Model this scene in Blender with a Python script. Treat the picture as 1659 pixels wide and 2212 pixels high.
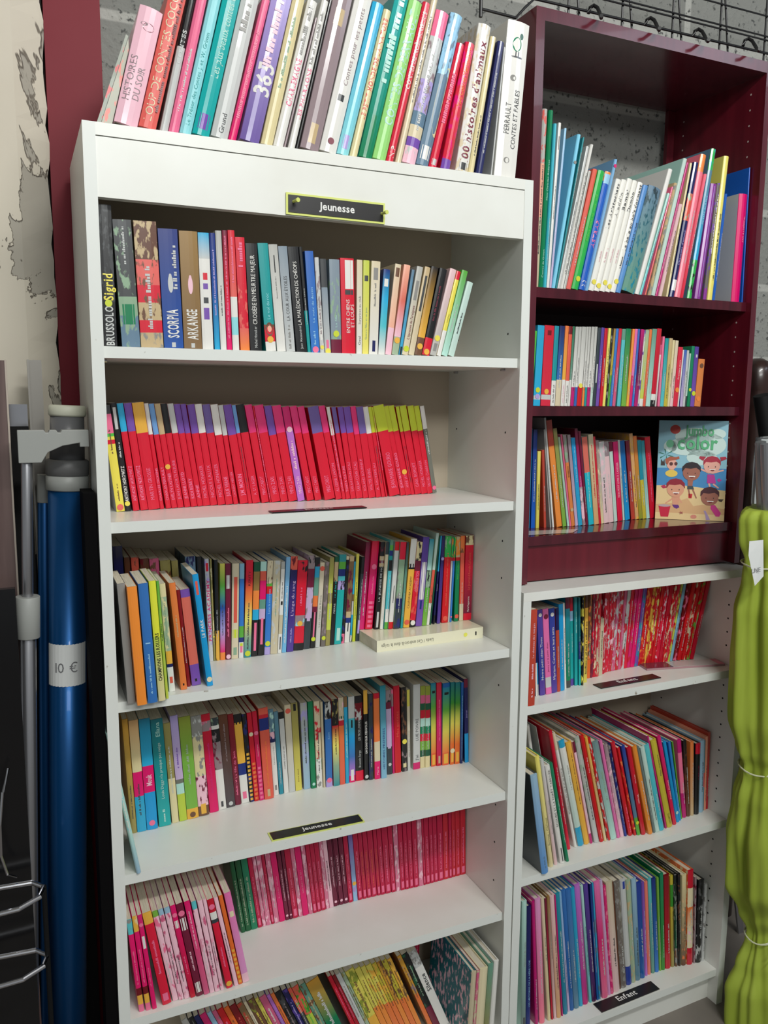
import bpy, math, random
from mathutils import Vector, Matrix
for o in list(bpy.data.objects): bpy.data.objects.remove(o)
SC = bpy.context.scene
COL = SC.collection
R = math.radians
# ------------------------------------------------------------------ camera
cam_d = bpy.data.cameras.new('camera')
cam = bpy.data.objects.new('camera', cam_d)
COL.objects.link(cam)
yaw, pitch, roll = 0.42083322, -0.13746086, 0.00634833
fw = Vector((math.sin(yaw)*math.cos(pitch), math.cos(yaw)*math.cos(pitch), math.sin(pitch)))
r0 = Vector((math.cos(yaw), -math.sin(yaw), 0)); u0 = r0.cross(fw)
rt = math.cos(roll)*r0 + math.sin(roll)*u0; up = -math.sin(roll)*r0 + math.cos(roll)*u0
cam.matrix_world = Matrix(((rt.x, up.x, -fw.x, -0.11272), (rt.y, up.y, -fw.y, -1.36052), (rt.z, up.z, -fw.z, 1.48591), (0, 0, 0, 1)))
cam_d.sensor_fit = 'HORIZONTAL'; cam_d.sensor_width = 36.0; cam_d.lens = 1773.6/1659*36.0
cam_d.clip_start = 0.02
SC.camera = cam
# ------------------------------------------------------------------ light
w = bpy.data.worlds.new('world'); SC.world = w; w.use_nodes = True
w.node_tree.nodes['Background'].inputs[0].default_value = (0.93, 0.98, 1.0, 1)
w.node_tree.nodes['Background'].inputs[1].default_value = 0.28
def area(name, loc, target, sx, sy, power, col=(1, 1, 0.97)):
    l = bpy.data.lights.new(name, 'AREA'); l.shape = 'RECTANGLE'; l.size = sx; l.size_y = sy; l.energy = power; l.color = col
    o = bpy.data.objects.new(name, l); COL.objects.link(o); o.location = loc
    o.rotation_euler = (Vector(target)-Vector(loc)).to_track_quat('-Z', 'Y').to_euler(); return o
area('ceiling_tube_light', (0.8, -1.95, 3.08), (0.6, 0.0, 1.2), 1.25, 0.16, 42)
area('aisle_tube_light', (0.2, -3.6, 3.0), (0.6, 0.0, 1.0), 1.6, 0.5, 44, (0.97, 1, 0.98))
area('added_sheen_light', (2.7, -1.8, 3.1), (1.2, 0.0, 1.8), 1.2, 0.35, 8, (0.78, 0.87, 1.0))  # unseen lamp added for a bluish sheen on the dark red rail
SC.view_settings.view_transform = 'Standard'
SC.view_settings.look = 'None'
SC.view_settings.gamma = 1
SC.view_settings.use_curve_mapping = False
SC.view_settings.exposure = -0.03
# ------------------------------------------------------------------ colours
def lin(c):
    c /= 255.0
    return c/12.92 if c <= 0.04045 else ((c+0.055)/1.055)**2.4
def rgb(r, g, b): return (lin(r), lin(g), lin(b), 1.0)
PAL = {'wh': (226, 224, 218), 'wh2': (226, 224, 218), 'cr': (226, 214, 176), 'cr2': (222, 208, 160), 'cr3': (216, 202, 170), 'cr4': (200, 188, 158), 'cr5': (236, 234, 226), 'lg': (196, 198, 196), 'lg2': (178, 178, 172), 'gy': (140, 138, 134), 'gy3': (112, 104, 98), 'dg': (66, 68, 70), 'dg2': (50, 60, 66), 'dg3': (74, 68, 72), 'bk': (24, 24, 26), 'rd': (214, 18, 48), 'rd2': (214, 40, 66), 'rd3': (206, 20, 30), 'rd4': (216, 20, 56), 'rd5': (196, 10, 44), 'rd6': (200, 30, 50), 'dr': (110, 8, 24), 'dr2': (128, 12, 22), 'ma': (122, 40, 60), 'ma2': (112, 18, 52), 'ma3': (108, 14, 52), 'mg': (222, 20, 120), 'mg2': (224, 10, 104), 'mg3': (212, 30, 110), 'mg4': (190, 20, 112), 'mg5': (224, 4, 106), 'mg6': (190, 14, 66), 'pk': (236, 112, 150), 'pk3': (230, 50, 120), 'pk4': (206, 92, 130), 'pk5': (226, 110, 170), 'pk6': (244, 120, 140), 'pk7': (216, 120, 150), 'lp': (240, 192, 206), 'lp2': (228, 192, 194), 'cp': (226, 100, 92), 'cp2': (216, 108, 92), 'cp3': (222, 92, 72), 'cp4': (186, 66, 48), 'cp5': (236, 126, 108), 'or': (238, 140, 50), 'or2': (240, 136, 60), 'or3': (230, 120, 60), 'or4': (224, 122, 58), 'or5': (226, 96, 50), 'or6': (226, 106, 40), 'or7': (228, 140, 50), 'or8': (216, 128, 66), 'or9': (234, 140, 60), 'am': (232, 176, 66), 'am2': (206, 150, 50), 'ye': (232, 218, 84), 'ye2': (234, 222, 110), 'ye3': (218, 206, 90), 'ye4': (222, 224, 60), 'ye5': (214, 200, 84), 'ye6': (196, 180, 56), 'yg': (200, 212, 50), 'yg2': (196, 206, 80), 'yg3': (186, 204, 66), 'ol': (150, 140, 80), 'ol2': (140, 150, 50), 'gr': (80, 190, 70), 'gr2': (150, 214, 120), 'gr3': (90, 170, 60), 'gr4': (120, 176, 66), 'gr5': (46, 176, 76), 'gr6': (54, 140, 40), 'dn': (30, 110, 74), 'dn2': (0, 124, 78), 'dn3': (16, 84, 56), 'dn4': (20, 130, 90), 'dn5': (10, 92, 50), 'tl': (20, 150, 150), 'tl2': (24, 168, 166), 'tl3': (40, 140, 146), 'tl4': (30, 140, 160), 'tl5': (20, 124, 156), 'tl6': (14, 108, 118), 'tl7': (110, 140, 140), 'tq': (144, 216, 222), 'tq2': (80, 190, 200), 'tq3': (130, 208, 236), 'tq4': (90, 190, 196), 'tq5': (60, 180, 200), 'tq6': (30, 180, 200), 'lb': (150, 200, 230), 'lb2': (110, 160, 216), 'lb3': (130, 180, 206), 'lb4': (126, 176, 216), 'lb5': (110, 180, 220), 'lb6': (150, 184, 206), 'lb7': (92, 146, 206), 'sk': (40, 150, 210), 'sk2': (40, 170, 216), 'sk3': (20, 150, 210), 'sk4': (40, 160, 200), 'bl': (50, 100, 180), 'bl2': (30, 80, 160), 'bl3': (50, 120, 200), 'bl4': (50, 110, 180), 'bl5': (20, 90, 160), 'bl6': (10, 90, 190), 'nv': (30, 40, 110), 'nv2': (26, 32, 90), 'nv3': (24, 44, 120), 'nv4': (24, 24, 84), 'nv5': (36, 60, 150), 'pu': (118, 78, 170), 'pu2': (112, 92, 160), 'pu3': (84, 60, 150), 'pu4': (140, 56, 150), 'li': (176, 160, 216), 'li2': (196, 172, 206), 'li3': (186, 110, 200), 'li4': (220, 150, 200), 'dp': (66, 20, 70), 'br': (110, 74, 52), 'br2': (96, 54, 32), 'br3': (128, 100, 66), 'ta': (196, 172, 130), 'ta2': (150, 116, 60), 'ta3': (214, 164, 110), 'mv': (148, 130, 134), 'sa': (240, 176, 150), 'sa2': (240, 160, 130), 'sl': (100, 128, 150), 'sl2': (130, 144, 156), 'sl3': (90, 130, 150), 'sl4': (104, 122, 120), 'gg': (140, 170, 140), 'gg2': (160, 180, 150), 'gg3': (100, 150, 130), 'gg4': (112, 114, 104), 'mi': (178, 220, 208), 'mi2': (190, 214, 204)}  # some numbered variants carry the dim look of shaded spines in the colour
SHELVES = {}
SHELVES['A0'] = ('A', 1.8934, 'hardcover_book', 'storybooks standing on top of the tall white bookcase', r"""
45.0|12.0|34.9|178.9|14.4|200.0|lp 100|T:HISTOIRES:mv:20:38:30:-26;T:DU SOIR:mv:22:28:30:14;E:ma:80:7:50:4;E:mv:84:3:30:-16|thick pale pink storybook with grey lettering, on top of white bookcase beside the red post
81.8|12.0|26.2|230.5|14.6|200.0|cp 80/cp 20|T:LOUP DE CONTES COCO:cr:5:85:45:-12;S:dr:12:80:22:28|coral storybook with cream lettering beside the thick pale pink one on top of bookcase
114.5|12.0|12.4|241.3|13.4|200.0|bk 45/lg 55|T:CONTES:lg:44:30:50|black and silver book between coral and pink ones on top of white bookcase
127.9|12.0|15.3|241.6|13.6|200.0|pk 100||mid pink glossy book between black and pale turquoise ones on top of white bookcase
144.3|12.0|18.2|242.4|14.1|200.0|tq 100|T:Le Trésor des Contes J. et W. Grimm:tl:6:60:34|pale turquoise book with thin blue handwriting title on top of white bookcase
163.8|12.0|26.9|243.9|14.3|200.0|tl2 100|T:Les plus beaux contes de:mi:38:55:45;P:pu:4:10:60|teal storybook with pale italic title on top of white bookcase
193.1|12.0|27.5|258.7|14.1|200.0|lg 100|T:Grund:dg:3:12:30;S:gy:66:24:40|glossy silver white book between teal and magenta ones on top of white bookcase
222.1|12.0|12.4|232.3|15.1|200.0|pk~mg2 100|S:pk:16:60:40|magenta storybook with pink sheen between silver and purple ones on top of bookcase
239.5|12.0|32.7|255.4|14.2|200.0|li~pu2 100|T:365:wh:30:20:80;S:lp:48:40:40|wide purple storybook with the number 365, on top of white bookcase
275.6|12.0|19.8|261.0|13.8|200.0|cr2 100|S:gg:36:45:26|pale cream green book beside the purple one numbered 365, top of white bookcase
296.7|12.0|16.9|243.2|14.7|200.0|wh 100|T:CHARLEMAGNE:pk:28:32:56;S:gy:62:33:46|white book with pink title CHARLEMAGNE on top of white bookcase
314.9|12.0|3.2|220.2|15.1|200.0|mv 100||narrow taupe book squeezed between the two white history books on top
322.1|12.0|11.7|248.3|14.3|200.0|wh 100|T:LES PHARAONS:pk:20:34:56;S:gy:56:36:46|white book with pink title LES PHARAONS on top of white bookcase
335.7|12.0|4.0|252.2|14.1|200.0|bk 100||thin black book beside the wide mauve brown one on top of white bookcase
342.2|12.0|32.6|274.9|13.8|200.0|mv 100|P:ta:4:12:40;P:ta:76:10:50|wide mauve brown book with tan emblems on top of white bookcase
376.5|12.0|30.0|272.8|14.4|200.0|wh 100|T:Contes pour les petits:mv:42:48:28:6;P:dg:32:4:36;D:ma:7|wide white storybook Contes pour les petits on top of white bookcase
408.1|12.0|21.3|260.9|14.6|200.0|sk2~tq 100|P:li:4:9:60|sky blue picture book between two pale ones on top of white bookcase
431.8|12.0|13.8|254.3|14.4|200.0|cr2 100|T:LE PETIT MONDE DE LA NATURE:cp:26:68:60|cream book with coral capitals down its spine on top of white bookcase
448.1|12.0|24.5|283.9|14.1|200.0|tl2~dn2 100|P:dn2:4:22:30;S:mi:46:50:60|emerald green book with pale swirls on top of white bookcase
474.1|12.0|24.7|277.8|14.3|200.0|gr2 100|T:CONTES DE PERRAULT:mi:22:72:62|light green storybook CONTES DE PERRAULT on top of white bookcase
500.4|12.0|13.7|280.6|14.3|200.0|rd2 100|T:CONTES DE NOËL ANGLAIS:wh:46:48:56;T:NIP:wh:3:7:60|red book Contes de Noel anglais on top of white bookcase
518.2|12.0|11.4|299.8|13.7|200.0|cr3 100|S:gy:36:50:30|narrow cream Alice book between red and patchwork ones on top of bookcase
530.8|12.0|25.8|269.0|13.7|200.0|pk 17/lg+mv 28/li+mv 21/sl 9/cr3 8/pu 6/lp+lg 11||patchwork patterned comic style book with many small pictures on top of bookcase
558.1|12.0|24.2|270.3|14.0|200.0|lb+sl 40/sl 60|E:cr2:20:46:120:40;P:wh:4:9:70|blue book with big pale moon disc on its spine, on top of bookcase
583.8|12.0|15.7|223.1|14.0|200.0|rd2 100|S:pk:36:40:46;P:lg:2:5:60|plain red book without orange title, two from the tall white Perrault book
608.1|12.0|18.4|226.0|12.1|200.0|rd2+mg 92/pu 8|T:Mes Contes Merveilleux:or:50:46:42|red book with orange title and purple foot on top of white bookcase
638.5|12.0|25.9|259.8|9.4|200.0|wh+cr3 100|T:100 histoires d'animaux:ma:7:82:56;P:dg:1:5:60|white book 100 histoires with brown letters on top of white bookcase
665.5|12.0|11.6|244.2|9.8|200.0|cr2 100||plain cream book beside the white animal stories book on top of bookcase
681.5|12.0|13.7|238.5|9.9|200.0|nv2 100|S:lg:16:60:20|navy book standing next to the thick white Perrault book on top
713.3|12.0|2.8|229.6|5.6|200.0|lg 100||thin pale grey book touching the thick white Perrault book on top
720.6|12.0|46.4|274.6|4.7|200.0|wh 100|T:PERRAULT:dg:28:20:24:-18;T:CONTES ET FABLES:dg:19:38:22:18;E:dn4:81:9:40:-4;E:dn3:89:4:16:14;P:dg:78:3:5:-6;P:dg:78:3:5:6;P:dg:77:1:50;E:gy:62:4:26:-8;E:gy:9:4:26:-4|thick white PERRAULT storybook with green bird, at bookcase top's end by dark red bookcase
""")
SHELVES['A1'] = ('A', 1.5640, 'paperback', 'novels on the shelf under the Jeunesse sign', r"""
20.6|22.0|20.7|215.5|-0.4|140.0|bk+dg 100|T:BRUSSOLO:lg:1:28:60;T:Sigrid:ye:33:19:70;D:yg:31|tall dark grey book BRUSSOLO Sigrid with yellow dot, first on shelf under Jeunesse sign
48.5|22.0|28.5|195.2|-2.4|140.0|dg+gg 60/gg 15/sl+gg 25|P:dn2:18:16:66;S:lg:64:30:16|dark green comic style volume beside the tall grey one on shelf under Jeunesse sign
77.7|22.0|35.6|196.0|-1.8|140.0|br2+ta 30/cp+br 20/rd+br 14/ta+br 14/rd 10/ta+gy 12||brown illustrated volume with orange panels on shelf under Jeunesse sign
114.1|22.0|31.2|187.3|-1.6|140.0|nv3~bl2 100|T:SCORPIA:wh:9:24:58;E:lg:47:15:26;E:lg:59:4:14;S:lg:50:40:22:26;P:lg:1:4:20|thick blue paperback SCORPIA on first shelf under the Jeunesse sign
146.0|22.0|29.5|186.6|-1.2|140.0|ta2~br3 100|T:ARKANGE:wh:8:26:58;E:lp:47:15:26;E:lp:59:4:14;P:lg:1:4:20|thick brown paperback ARKANGE on first shelf under the Jeunesse sign
176.2|22.0|18.2|186.3|-1.2|140.0|sk2~lg 22/wh 78|P:rd:60:6:40;P:pu:52:5:44;P:dg:40:5:44;P:pu:26:10:50|white paperback with sky blue top beside brown ARKANGE on shelf under Jeunesse sign
196.2|22.0|9.1|187.1|-1.5|140.0|nv3~bl2~sk2 100|S:li:30:55:30|navy paperback with sky blue tones, seventh along shelf under upper Jeunesse sign
206.2|22.0|10.2|191.7|-1.6|140.0|lg2~wh 100||pale grey paperback with white tones, eighth along shelf under upper Jeunesse sign
217.1|22.0|8.5|193.2|-1.5|140.0|ma2~rd~mg2 100|S:pk:10:85:34|maroon paperback with magenta tones, ninth along shelf under upper Jeunesse sign
226.5|22.0|11.4|194.2|-1.5|140.0|rd~cp 55/wh 17/tq 15/wh 13|S:pk:56:38:30|red paperback with white foot, tenth along shelf under upper Jeunesse sign
240.0|22.0|15.9|184.1|-2.0|140.0|rd 40/rd+cp 40/cp~or2 20|S:pk:74:22:50|red paperback with orange foot, eleventh along shelf under upper Jeunesse sign
256.7|22.0|20.3|175.9|-2.0|140.0|bk 100|T:CROISIÈRE EN MEURTRE MAJEUR:wh:25:64:38;T:Michel Honaker:lg:3:20:24|black paperback CROISIERE EN MEURTRE MAJEUR beside teal one, shelf under Jeunesse sign
284.1|22.0|18.0|177.9|-4.1|140.0|tl~tl 75/rd+br 16/wh 9|T:Le vol du roc:tq:30:24:30;D:am:11;E:br:14:13:70;E:sa:18:6:40|teal paperback with dark haired girl portrait near foot, shelf under Jeunesse sign
303.7|22.0|15.8|177.2|-4.4|140.0|lg2~wh 100|P:bk:74:16:12;S:gy:50:20:12|pale grey paperback with white tones, fourteenth along shelf under upper Jeunesse sign
320.2|22.0|16.0|175.5|-4.3|140.0|sl2~lg 100|T:LA COUR AUX ÉTOILES:dg:30:42:36;S:gy:3:22:24|slate blue paperback with pale grey tones, fifteenth along shelf under upper Jeunesse sign
338.6|22.0|19.3|176.2|-4.9|140.0|bk 100|T:LA MALÉDICTION DE CHÉOPS:wh:26:60:34;T:Jean Alessandrini:lg:3:22:22|black paperback LA MALEDICTION DE CHEOPS, shelf under Jeunesse sign
358.8|22.0|6.1|177.7|-4.9|140.0|bk 60/tl 40||slim black paperback with teal foot, seventeenth along shelf under upper Jeunesse sign
365.6|22.0|15.5|171.4|-3.8|140.0|bl~bl3 100|T:La voix du destin:lb:30:36:26;D:pk:3;S:lb:8:14:24|blue paperback with pink dot, eighteenth along shelf under upper Jeunesse sign
381.9|22.0|7.9|161.9|-3.6|140.0|lg+mv 50/lg+wh 50|S:mv:20:40:34;D:ye:6|slim pale grey paperback with yellow dot, nineteenth along shelf under upper Jeunesse sign
390.5|22.0|11.4|160.2|-3.1|140.0|dg 30/sl2~lg 70|D:ye:2;P:pk:5:9:40|slate blue paperback with dark grey top, twentieth along shelf under upper Jeunesse sign
402.6|22.0|19.4|160.5|-1.4|140.0|sl2+gg 85/ma2 15|T:La fille:mi:28:40:20;D:yg:21|slate blue paperback with maroon foot, twenty-first along shelf under upper Jeunesse sign
422.7|22.0|25.7|164.3|-1.2|140.0|rd 100|P:wh:68:30:62:12;T:ENTRE CHIENS:wh:22:35:26:-2;T:ET LOUPS:wh:28:24:26:30;P:dg:62:5:60:10|red paperback ENTRE CHIENS ET LOUPS with white title plate, shelf under Jeunesse sign
450.2|22.0|10.9|163.4|0.2|140.0|cr3~wh 100|T:Surprises au club:gy:32:30:40;T:Oxal:dg:10:9:40|cream paperback with white tones, twenty-third along shelf under upper Jeunesse sign
461.8|22.0|11.9|163.5|0.5|140.0|yg2~ye2 100|T:Quatre filles et un jean:gg:16:34:30;P:dg:78:6:60|yellow green paperback with yellow tones, twenty-fourth along shelf under upper Jeunesse sign
474.4|22.0|17.5|163.1|1.6|140.0|cr3~wh 100|P:gy:80:13:50;P:nv2:3:12:34;S:gy:52:24:20|cream paperback with white tones, twenty-fifth along shelf under upper Jeunesse sign
492.6|22.0|13.0|150.6|3.8|140.0|nv3~sk2~tq2~wh 100|P:wh:80:9:60|navy paperback with white tones, twenty-sixth along shelf under upper Jeunesse sign
506.4|22.0|12.1|161.8|6.7|140.0|cr3~sa 70/lp 30|P:br:86:10:60|cream paperback with pale pink foot, twenty-seventh along shelf under upper Jeunesse sign
519.3|22.0|13.1|162.0|8.3|140.0|sa~cp2~lp 80/gg2 20|D:am:16|salmon paperback with sage green foot, twenty-eighth along shelf under upper Jeunesse sign
533.3|22.0|5.8|155.3|9.4|140.0|sl~sk2 100|P:bk:0:10:60|slim slate blue paperback with sky blue tones, twenty-ninth along shelf under upper Jeunesse sign
539.8|22.0|12.3|161.5|10.4|140.0|lg2~cr3 100|T:L'épreuve de l'araignee:ma:18:38:40;P:gy:62:22:50;D:yg:7|pale grey paperback with cream tones, thirtieth along shelf under upper Jeunesse sign
553.0|22.0|11.4|162.3|11.4|140.0|ta~cr3 100|P:dg:50:40:40|tan paperback with cream tones, thirty-first along shelf under upper Jeunesse sign
565.3|22.0|14.3|163.4|11.6|140.0|bk~am 80/br 20|D:am:10|black paperback with brown foot, thirty-second along shelf under upper Jeunesse sign
580.6|22.0|15.3|161.7|12.5|140.0|bk~bk 80/rd 20|D:am:4;S:ma:40:40:24|black paperback with red foot, thirty-third along shelf under upper Jeunesse sign
596.9|22.0|13.4|163.7|14.2|140.0|lp2~lg2 100|D:ye:20;P:gy:5:9:50|pale pink paperback with pale grey tones, thirty-fourth along shelf under upper Jeunesse sign
611.5|22.0|8.8|160.9|14.3|140.0|rd 10/ye 60/wh 30|T:Les Pops:dg:40:24:24|yellow paperback with red top, thirty-fifth along shelf under upper Jeunesse sign
621.2|22.0|12.6|162.9|14.6|140.0|gr3~mi 100||green paperback with mint tones, thirty-sixth along shelf under upper Jeunesse sign
635.0|22.0|12.9|142.7|15.7|140.0|mi2 100||mint paperback, thirty-seventh along shelf under upper Jeunesse sign
""")
SHELVES['A2'] = ('A', 1.2859, 'paperback', 'red spined paperbacks on the second shelf', r"""
41.6|130.0|14.2|185.1|-5.7|110.0|dg 8/pk 18/gr 3/ye 3/rd 4/ye 64|S:br:55:22:24;S:br:10:16:20;D:cp:4;B:lg|yellow paperback with striped top, first on the shelf of red spined books
56.6|131.5|10.1|189.8|-5.6|110.0|bk 100|T:ANTHONY HOROWITZ:wh:9:33:56;P:lg:76:20:50;D:ye:7;S:lg:50:14:30|black paperback among red ones, second on the shelf of red spined books
70.1|132.8|10.8|189.3|-6.5|110.0|sk2 26/rd 74|T:ANTHONY HOROWITZ:pk:9:33:50|red paperback with sky blue top, third along shelf of red spines
83.0|134.1|13.0|189.6|-6.8|110.0|pu 26/rd 74|T:ANTHONY HOROWITZ:pk:9:33:50|red paperback with purple top, fourth along shelf of red spines
96.7|135.5|19.9|190.3|-6.7|110.0|am 28/rd 72|T:MARTIN GROSSE:pk:9:30:34|thickest red paperback with broad amber top band on the shelf of red spines
117.5|139.3|7.3|189.5|-6.7|110.0|wh 29/rd 71|T:CHARLES DICKENS:pk:8:31:52|slim red paperback with white top, sixth along shelf of red spines
128.4|141.3|9.3|189.1|-7.6|110.0|lb2 29/rd 71|T:CHARLES PERRAULT:pk:8:32:50|red paperback with light blue top, seventh along shelf of red spines
138.6|143.1|10.3|189.1|-7.6|110.0|ta 29/rd 71|T:EVELYN KASTNER:pk:8:26:50;D:am:40|red paperback with tan top, eighth along shelf of red spines
149.7|145.1|11.1|189.1|-7.6|110.0|bk 28/rd 72|T:JEAN LAPORTE FLEURIE:pk:8:38:46|red paperback with black top, ninth along shelf of red spines
162.7|147.5|10.8|189.3|-7.9|110.0|lg 28/rd 72|T:JEANNE LLOYD:pk:8:26:50|red paperback with pale grey top, tenth along shelf of red spines
174.9|149.7|11.3|188.5|-8.1|110.0|pu 28/rd 72|T:KIDI BEBEY:pk:8:20:50|red paperback with purple top, eleventh along shelf of red spines
187.2|152.0|9.8|188.6|-8.1|110.0|pu 28/rd 72|T:ANNE:pk:8:13:50|red paperback with purple top, twelfth along shelf of red spines
197.8|153.9|13.2|187.5|-7.6|110.0|pu 28/rd 72|T:MICHEL HONAKER:pk:8:32:46|red paperback with purple top, thirteenth along shelf of red spines
211.8|155.2|12.8|188.3|-7.6|110.0|wh 28/rd 72|T:NICOLE LALUX:pk:8:32:46|red paperback with white top, fourteenth along shelf of red spines
225.8|155.6|13.9|187.7|-7.7|110.0|pu2 28/rd 72|T:MICHEL HONAKER:pk:8:33:46|red paperback with purple top, fifteenth along shelf of red spines
240.8|156.2|13.6|187.6|-7.7|110.0|wh 30/rd 70|T:JULIE VERNE:pk:8:20:50|red paperback with white top, sixteenth along shelf of red spines
255.9|156.7|9.0|186.9|-7.9|110.0|lg 30/rd 70|T:LAURENT MERCIER:pk:8:25:46|red paperback with pale grey top, seventeenth along shelf of red spines
268.4|157.1|15.4|187.4|-8.8|110.0|pu 30/rd 70|T:J.M. MORIN:pk:8:22:50|red paperback with purple top, eighteenth along shelf of red spines
284.6|157.6|7.3|187.4|-8.8|110.0|lb2 28/rd 72||slim red paperback with light blue top, nineteenth along shelf of red spines
292.8|157.9|14.9|188.3|-8.8|110.0|bk 28/rd 72|T:A. ST LAGER:pk:8:20:40|red paperback with black top, twentieth along shelf of red spines
311.1|158.5|14.1|187.8|-9.5|110.0|pk3 28/rd 72|T:MINO CABOT:pk:8:19:46|red paperback with hot pink top beside the last black topped one, red spined shelf
326.8|159.0|2.9|187.1|-9.7|110.0|rd 100|S:pk:4:84:60|slim red paperback, twenty-second along shelf of red spines
330.5|159.2|17.6|187.1|-9.8|110.0|pk3 28/rd 72|T:MINO ZARI:pk:8:18:46|red paperback with pink top, twenty-third along shelf of red spines
349.0|159.2|14.4|186.1|-9.6|110.0|pu 30/rd 70|T:MINO ZARI:pk:8:18:46|red paperback with purple top, twenty-fourth along shelf of red spines
364.6|158.4|17.5|186.5|-9.7|110.0|pk3 28/rd 72|T:MINO ZARI:pk:8:18:46|red paperback with pink top, twenty-fifth along shelf of red spines
383.1|157.4|14.1|184.8|-9.5|110.0|mg3 25/li3 75|D:lp:76;S:lp:34:30:40;T:MINO ZARI:lp:8:18:46|lilac spined paperback with magenta top among the red ones
401.8|156.5|14.0|186.0|-10.6|110.0|pk3 28/rd 72|T:MINO CABOT:pk:8:18:46|red paperback with pink top, twenty-seventh along shelf of red spines
417.8|155.6|13.5|185.6|-10.9|110.0|pk3 28/rd 72|T:MINO CABOT:pk:8:18:46|red paperback with pink top, twenty-eighth along shelf of red spines
437.7|154.7|21.7|184.9|-10.8|110.0|pu2 28/rd 72|T:MINO CABOT:pk:8:18:40|red paperback with purple top, twenty-ninth along shelf of red spines
461.3|155.2|12.9|187.0|-11.1|110.0|pk3 28/rd 72|T:ALGERIE LIAISON:pk:8:31:46|red paperback with pink top, thirtieth along shelf of red spines
475.2|155.5|7.2|185.1|-10.5|110.0|wh 30/rd 70|S:pk:8:78:40|slim red paperback with white top, thirty-first along shelf of red spines
483.2|155.6|9.2|184.7|-9.7|110.0|pu2 28/rd 72|T:TONYA CULTURE:pk:8:28:50|red paperback with purple top, thirty-second along shelf of red spines
493.2|155.8|11.3|184.3|-8.9|110.0|pu 28/rd 72|T:SARAH COHN SCALI:pk:8:32:46|red paperback with purple top, thirty-third along shelf of red spines
505.3|156.1|14.2|184.2|-8.8|110.0|pu 28/rd 72|T:SARAH COHN SCALI:pk:8:32:46|red paperback with purple top, thirty-fourth along shelf of red spines
520.5|156.4|11.3|185.3|-8.8|110.0|pk3 30/rd 70|T:ROLAND BOURNEUF:pk:8:35:46|red paperback with pink top, thirty-fifth along shelf of red spines
532.8|156.6|15.0|184.2|-8.9|110.0|pu2 29/rd 71|T:WALTER IRVING:pk:8:24:46|red paperback with purple top, thirty-sixth along shelf of red spines
550.2|159.4|11.2|184.6|-9.4|110.0|wh 29/rd 71|T:A. SAUTEREAU:pk:8:30:46|red paperback with white top, thirty-seventh along shelf of red spines
563.6|161.9|8.0|184.8|-9.8|110.0|yg 28/rd 72||red paperback with yellow green top, thirty-eighth along shelf of red spines
573.7|163.8|3.7|185.0|-10.2|110.0|yg 28/rd 72|S:pk:30:60:40|slim red paperback with yellow green top, thirty-ninth along shelf of red spines
583.1|165.5|23.3|187.8|-11.7|110.0|yg 28/rd 72|T:JEAN MARIE GOURIO:pk:8:40:40|thickest red paperback with yellow green top on the shelf of red spines
610.8|170.6|11.4|187.6|-12.7|109.4|yg 28/rd 72|T:JEAN MARIE GOURIO:pk:8:40:50|red paperback with yellow green top, forty-first along shelf of red spines
623.6|173.0|12.9|188.8|-12.8|107.0|yg 28/rd 72|D:am:26;T:ANNE JAY:pk:8:15:46|red paperback with yellow green top, forty-second along shelf of red spines
637.8|175.6|7.6|186.9|-11.8|104.4|yg 28/rd 72||slim red paperback with yellow green top, forty-third along shelf of red spines
647.3|177.4|15.2|187.8|-11.8|102.6|yg 28/rd 72|T:GAEL BORDET:pk:8:28:46|red paperback with yellow green top, forty-fourth along shelf of red spines
664.1|180.5|14.3|187.3|-11.0|99.5|yg 28/rd 72|T:MICHEL HONAKER:pk:8:30:46|red paperback with yellow green top, forty-fifth along shelf of red spines
679.9|183.5|12.2|187.2|-10.8|96.5|yg 28/rd 72|T:MICHEL CHARRON:pk:8:30:46|red paperback with yellow green top, forty-sixth along shelf of red spines
693.3|186.0|10.0|186.9|-10.3|94.0|wh 26/gg4 74|S:lg:45:28:36;D:pk:6|grey paperback with white top closing the row of red spined books
""")
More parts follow.
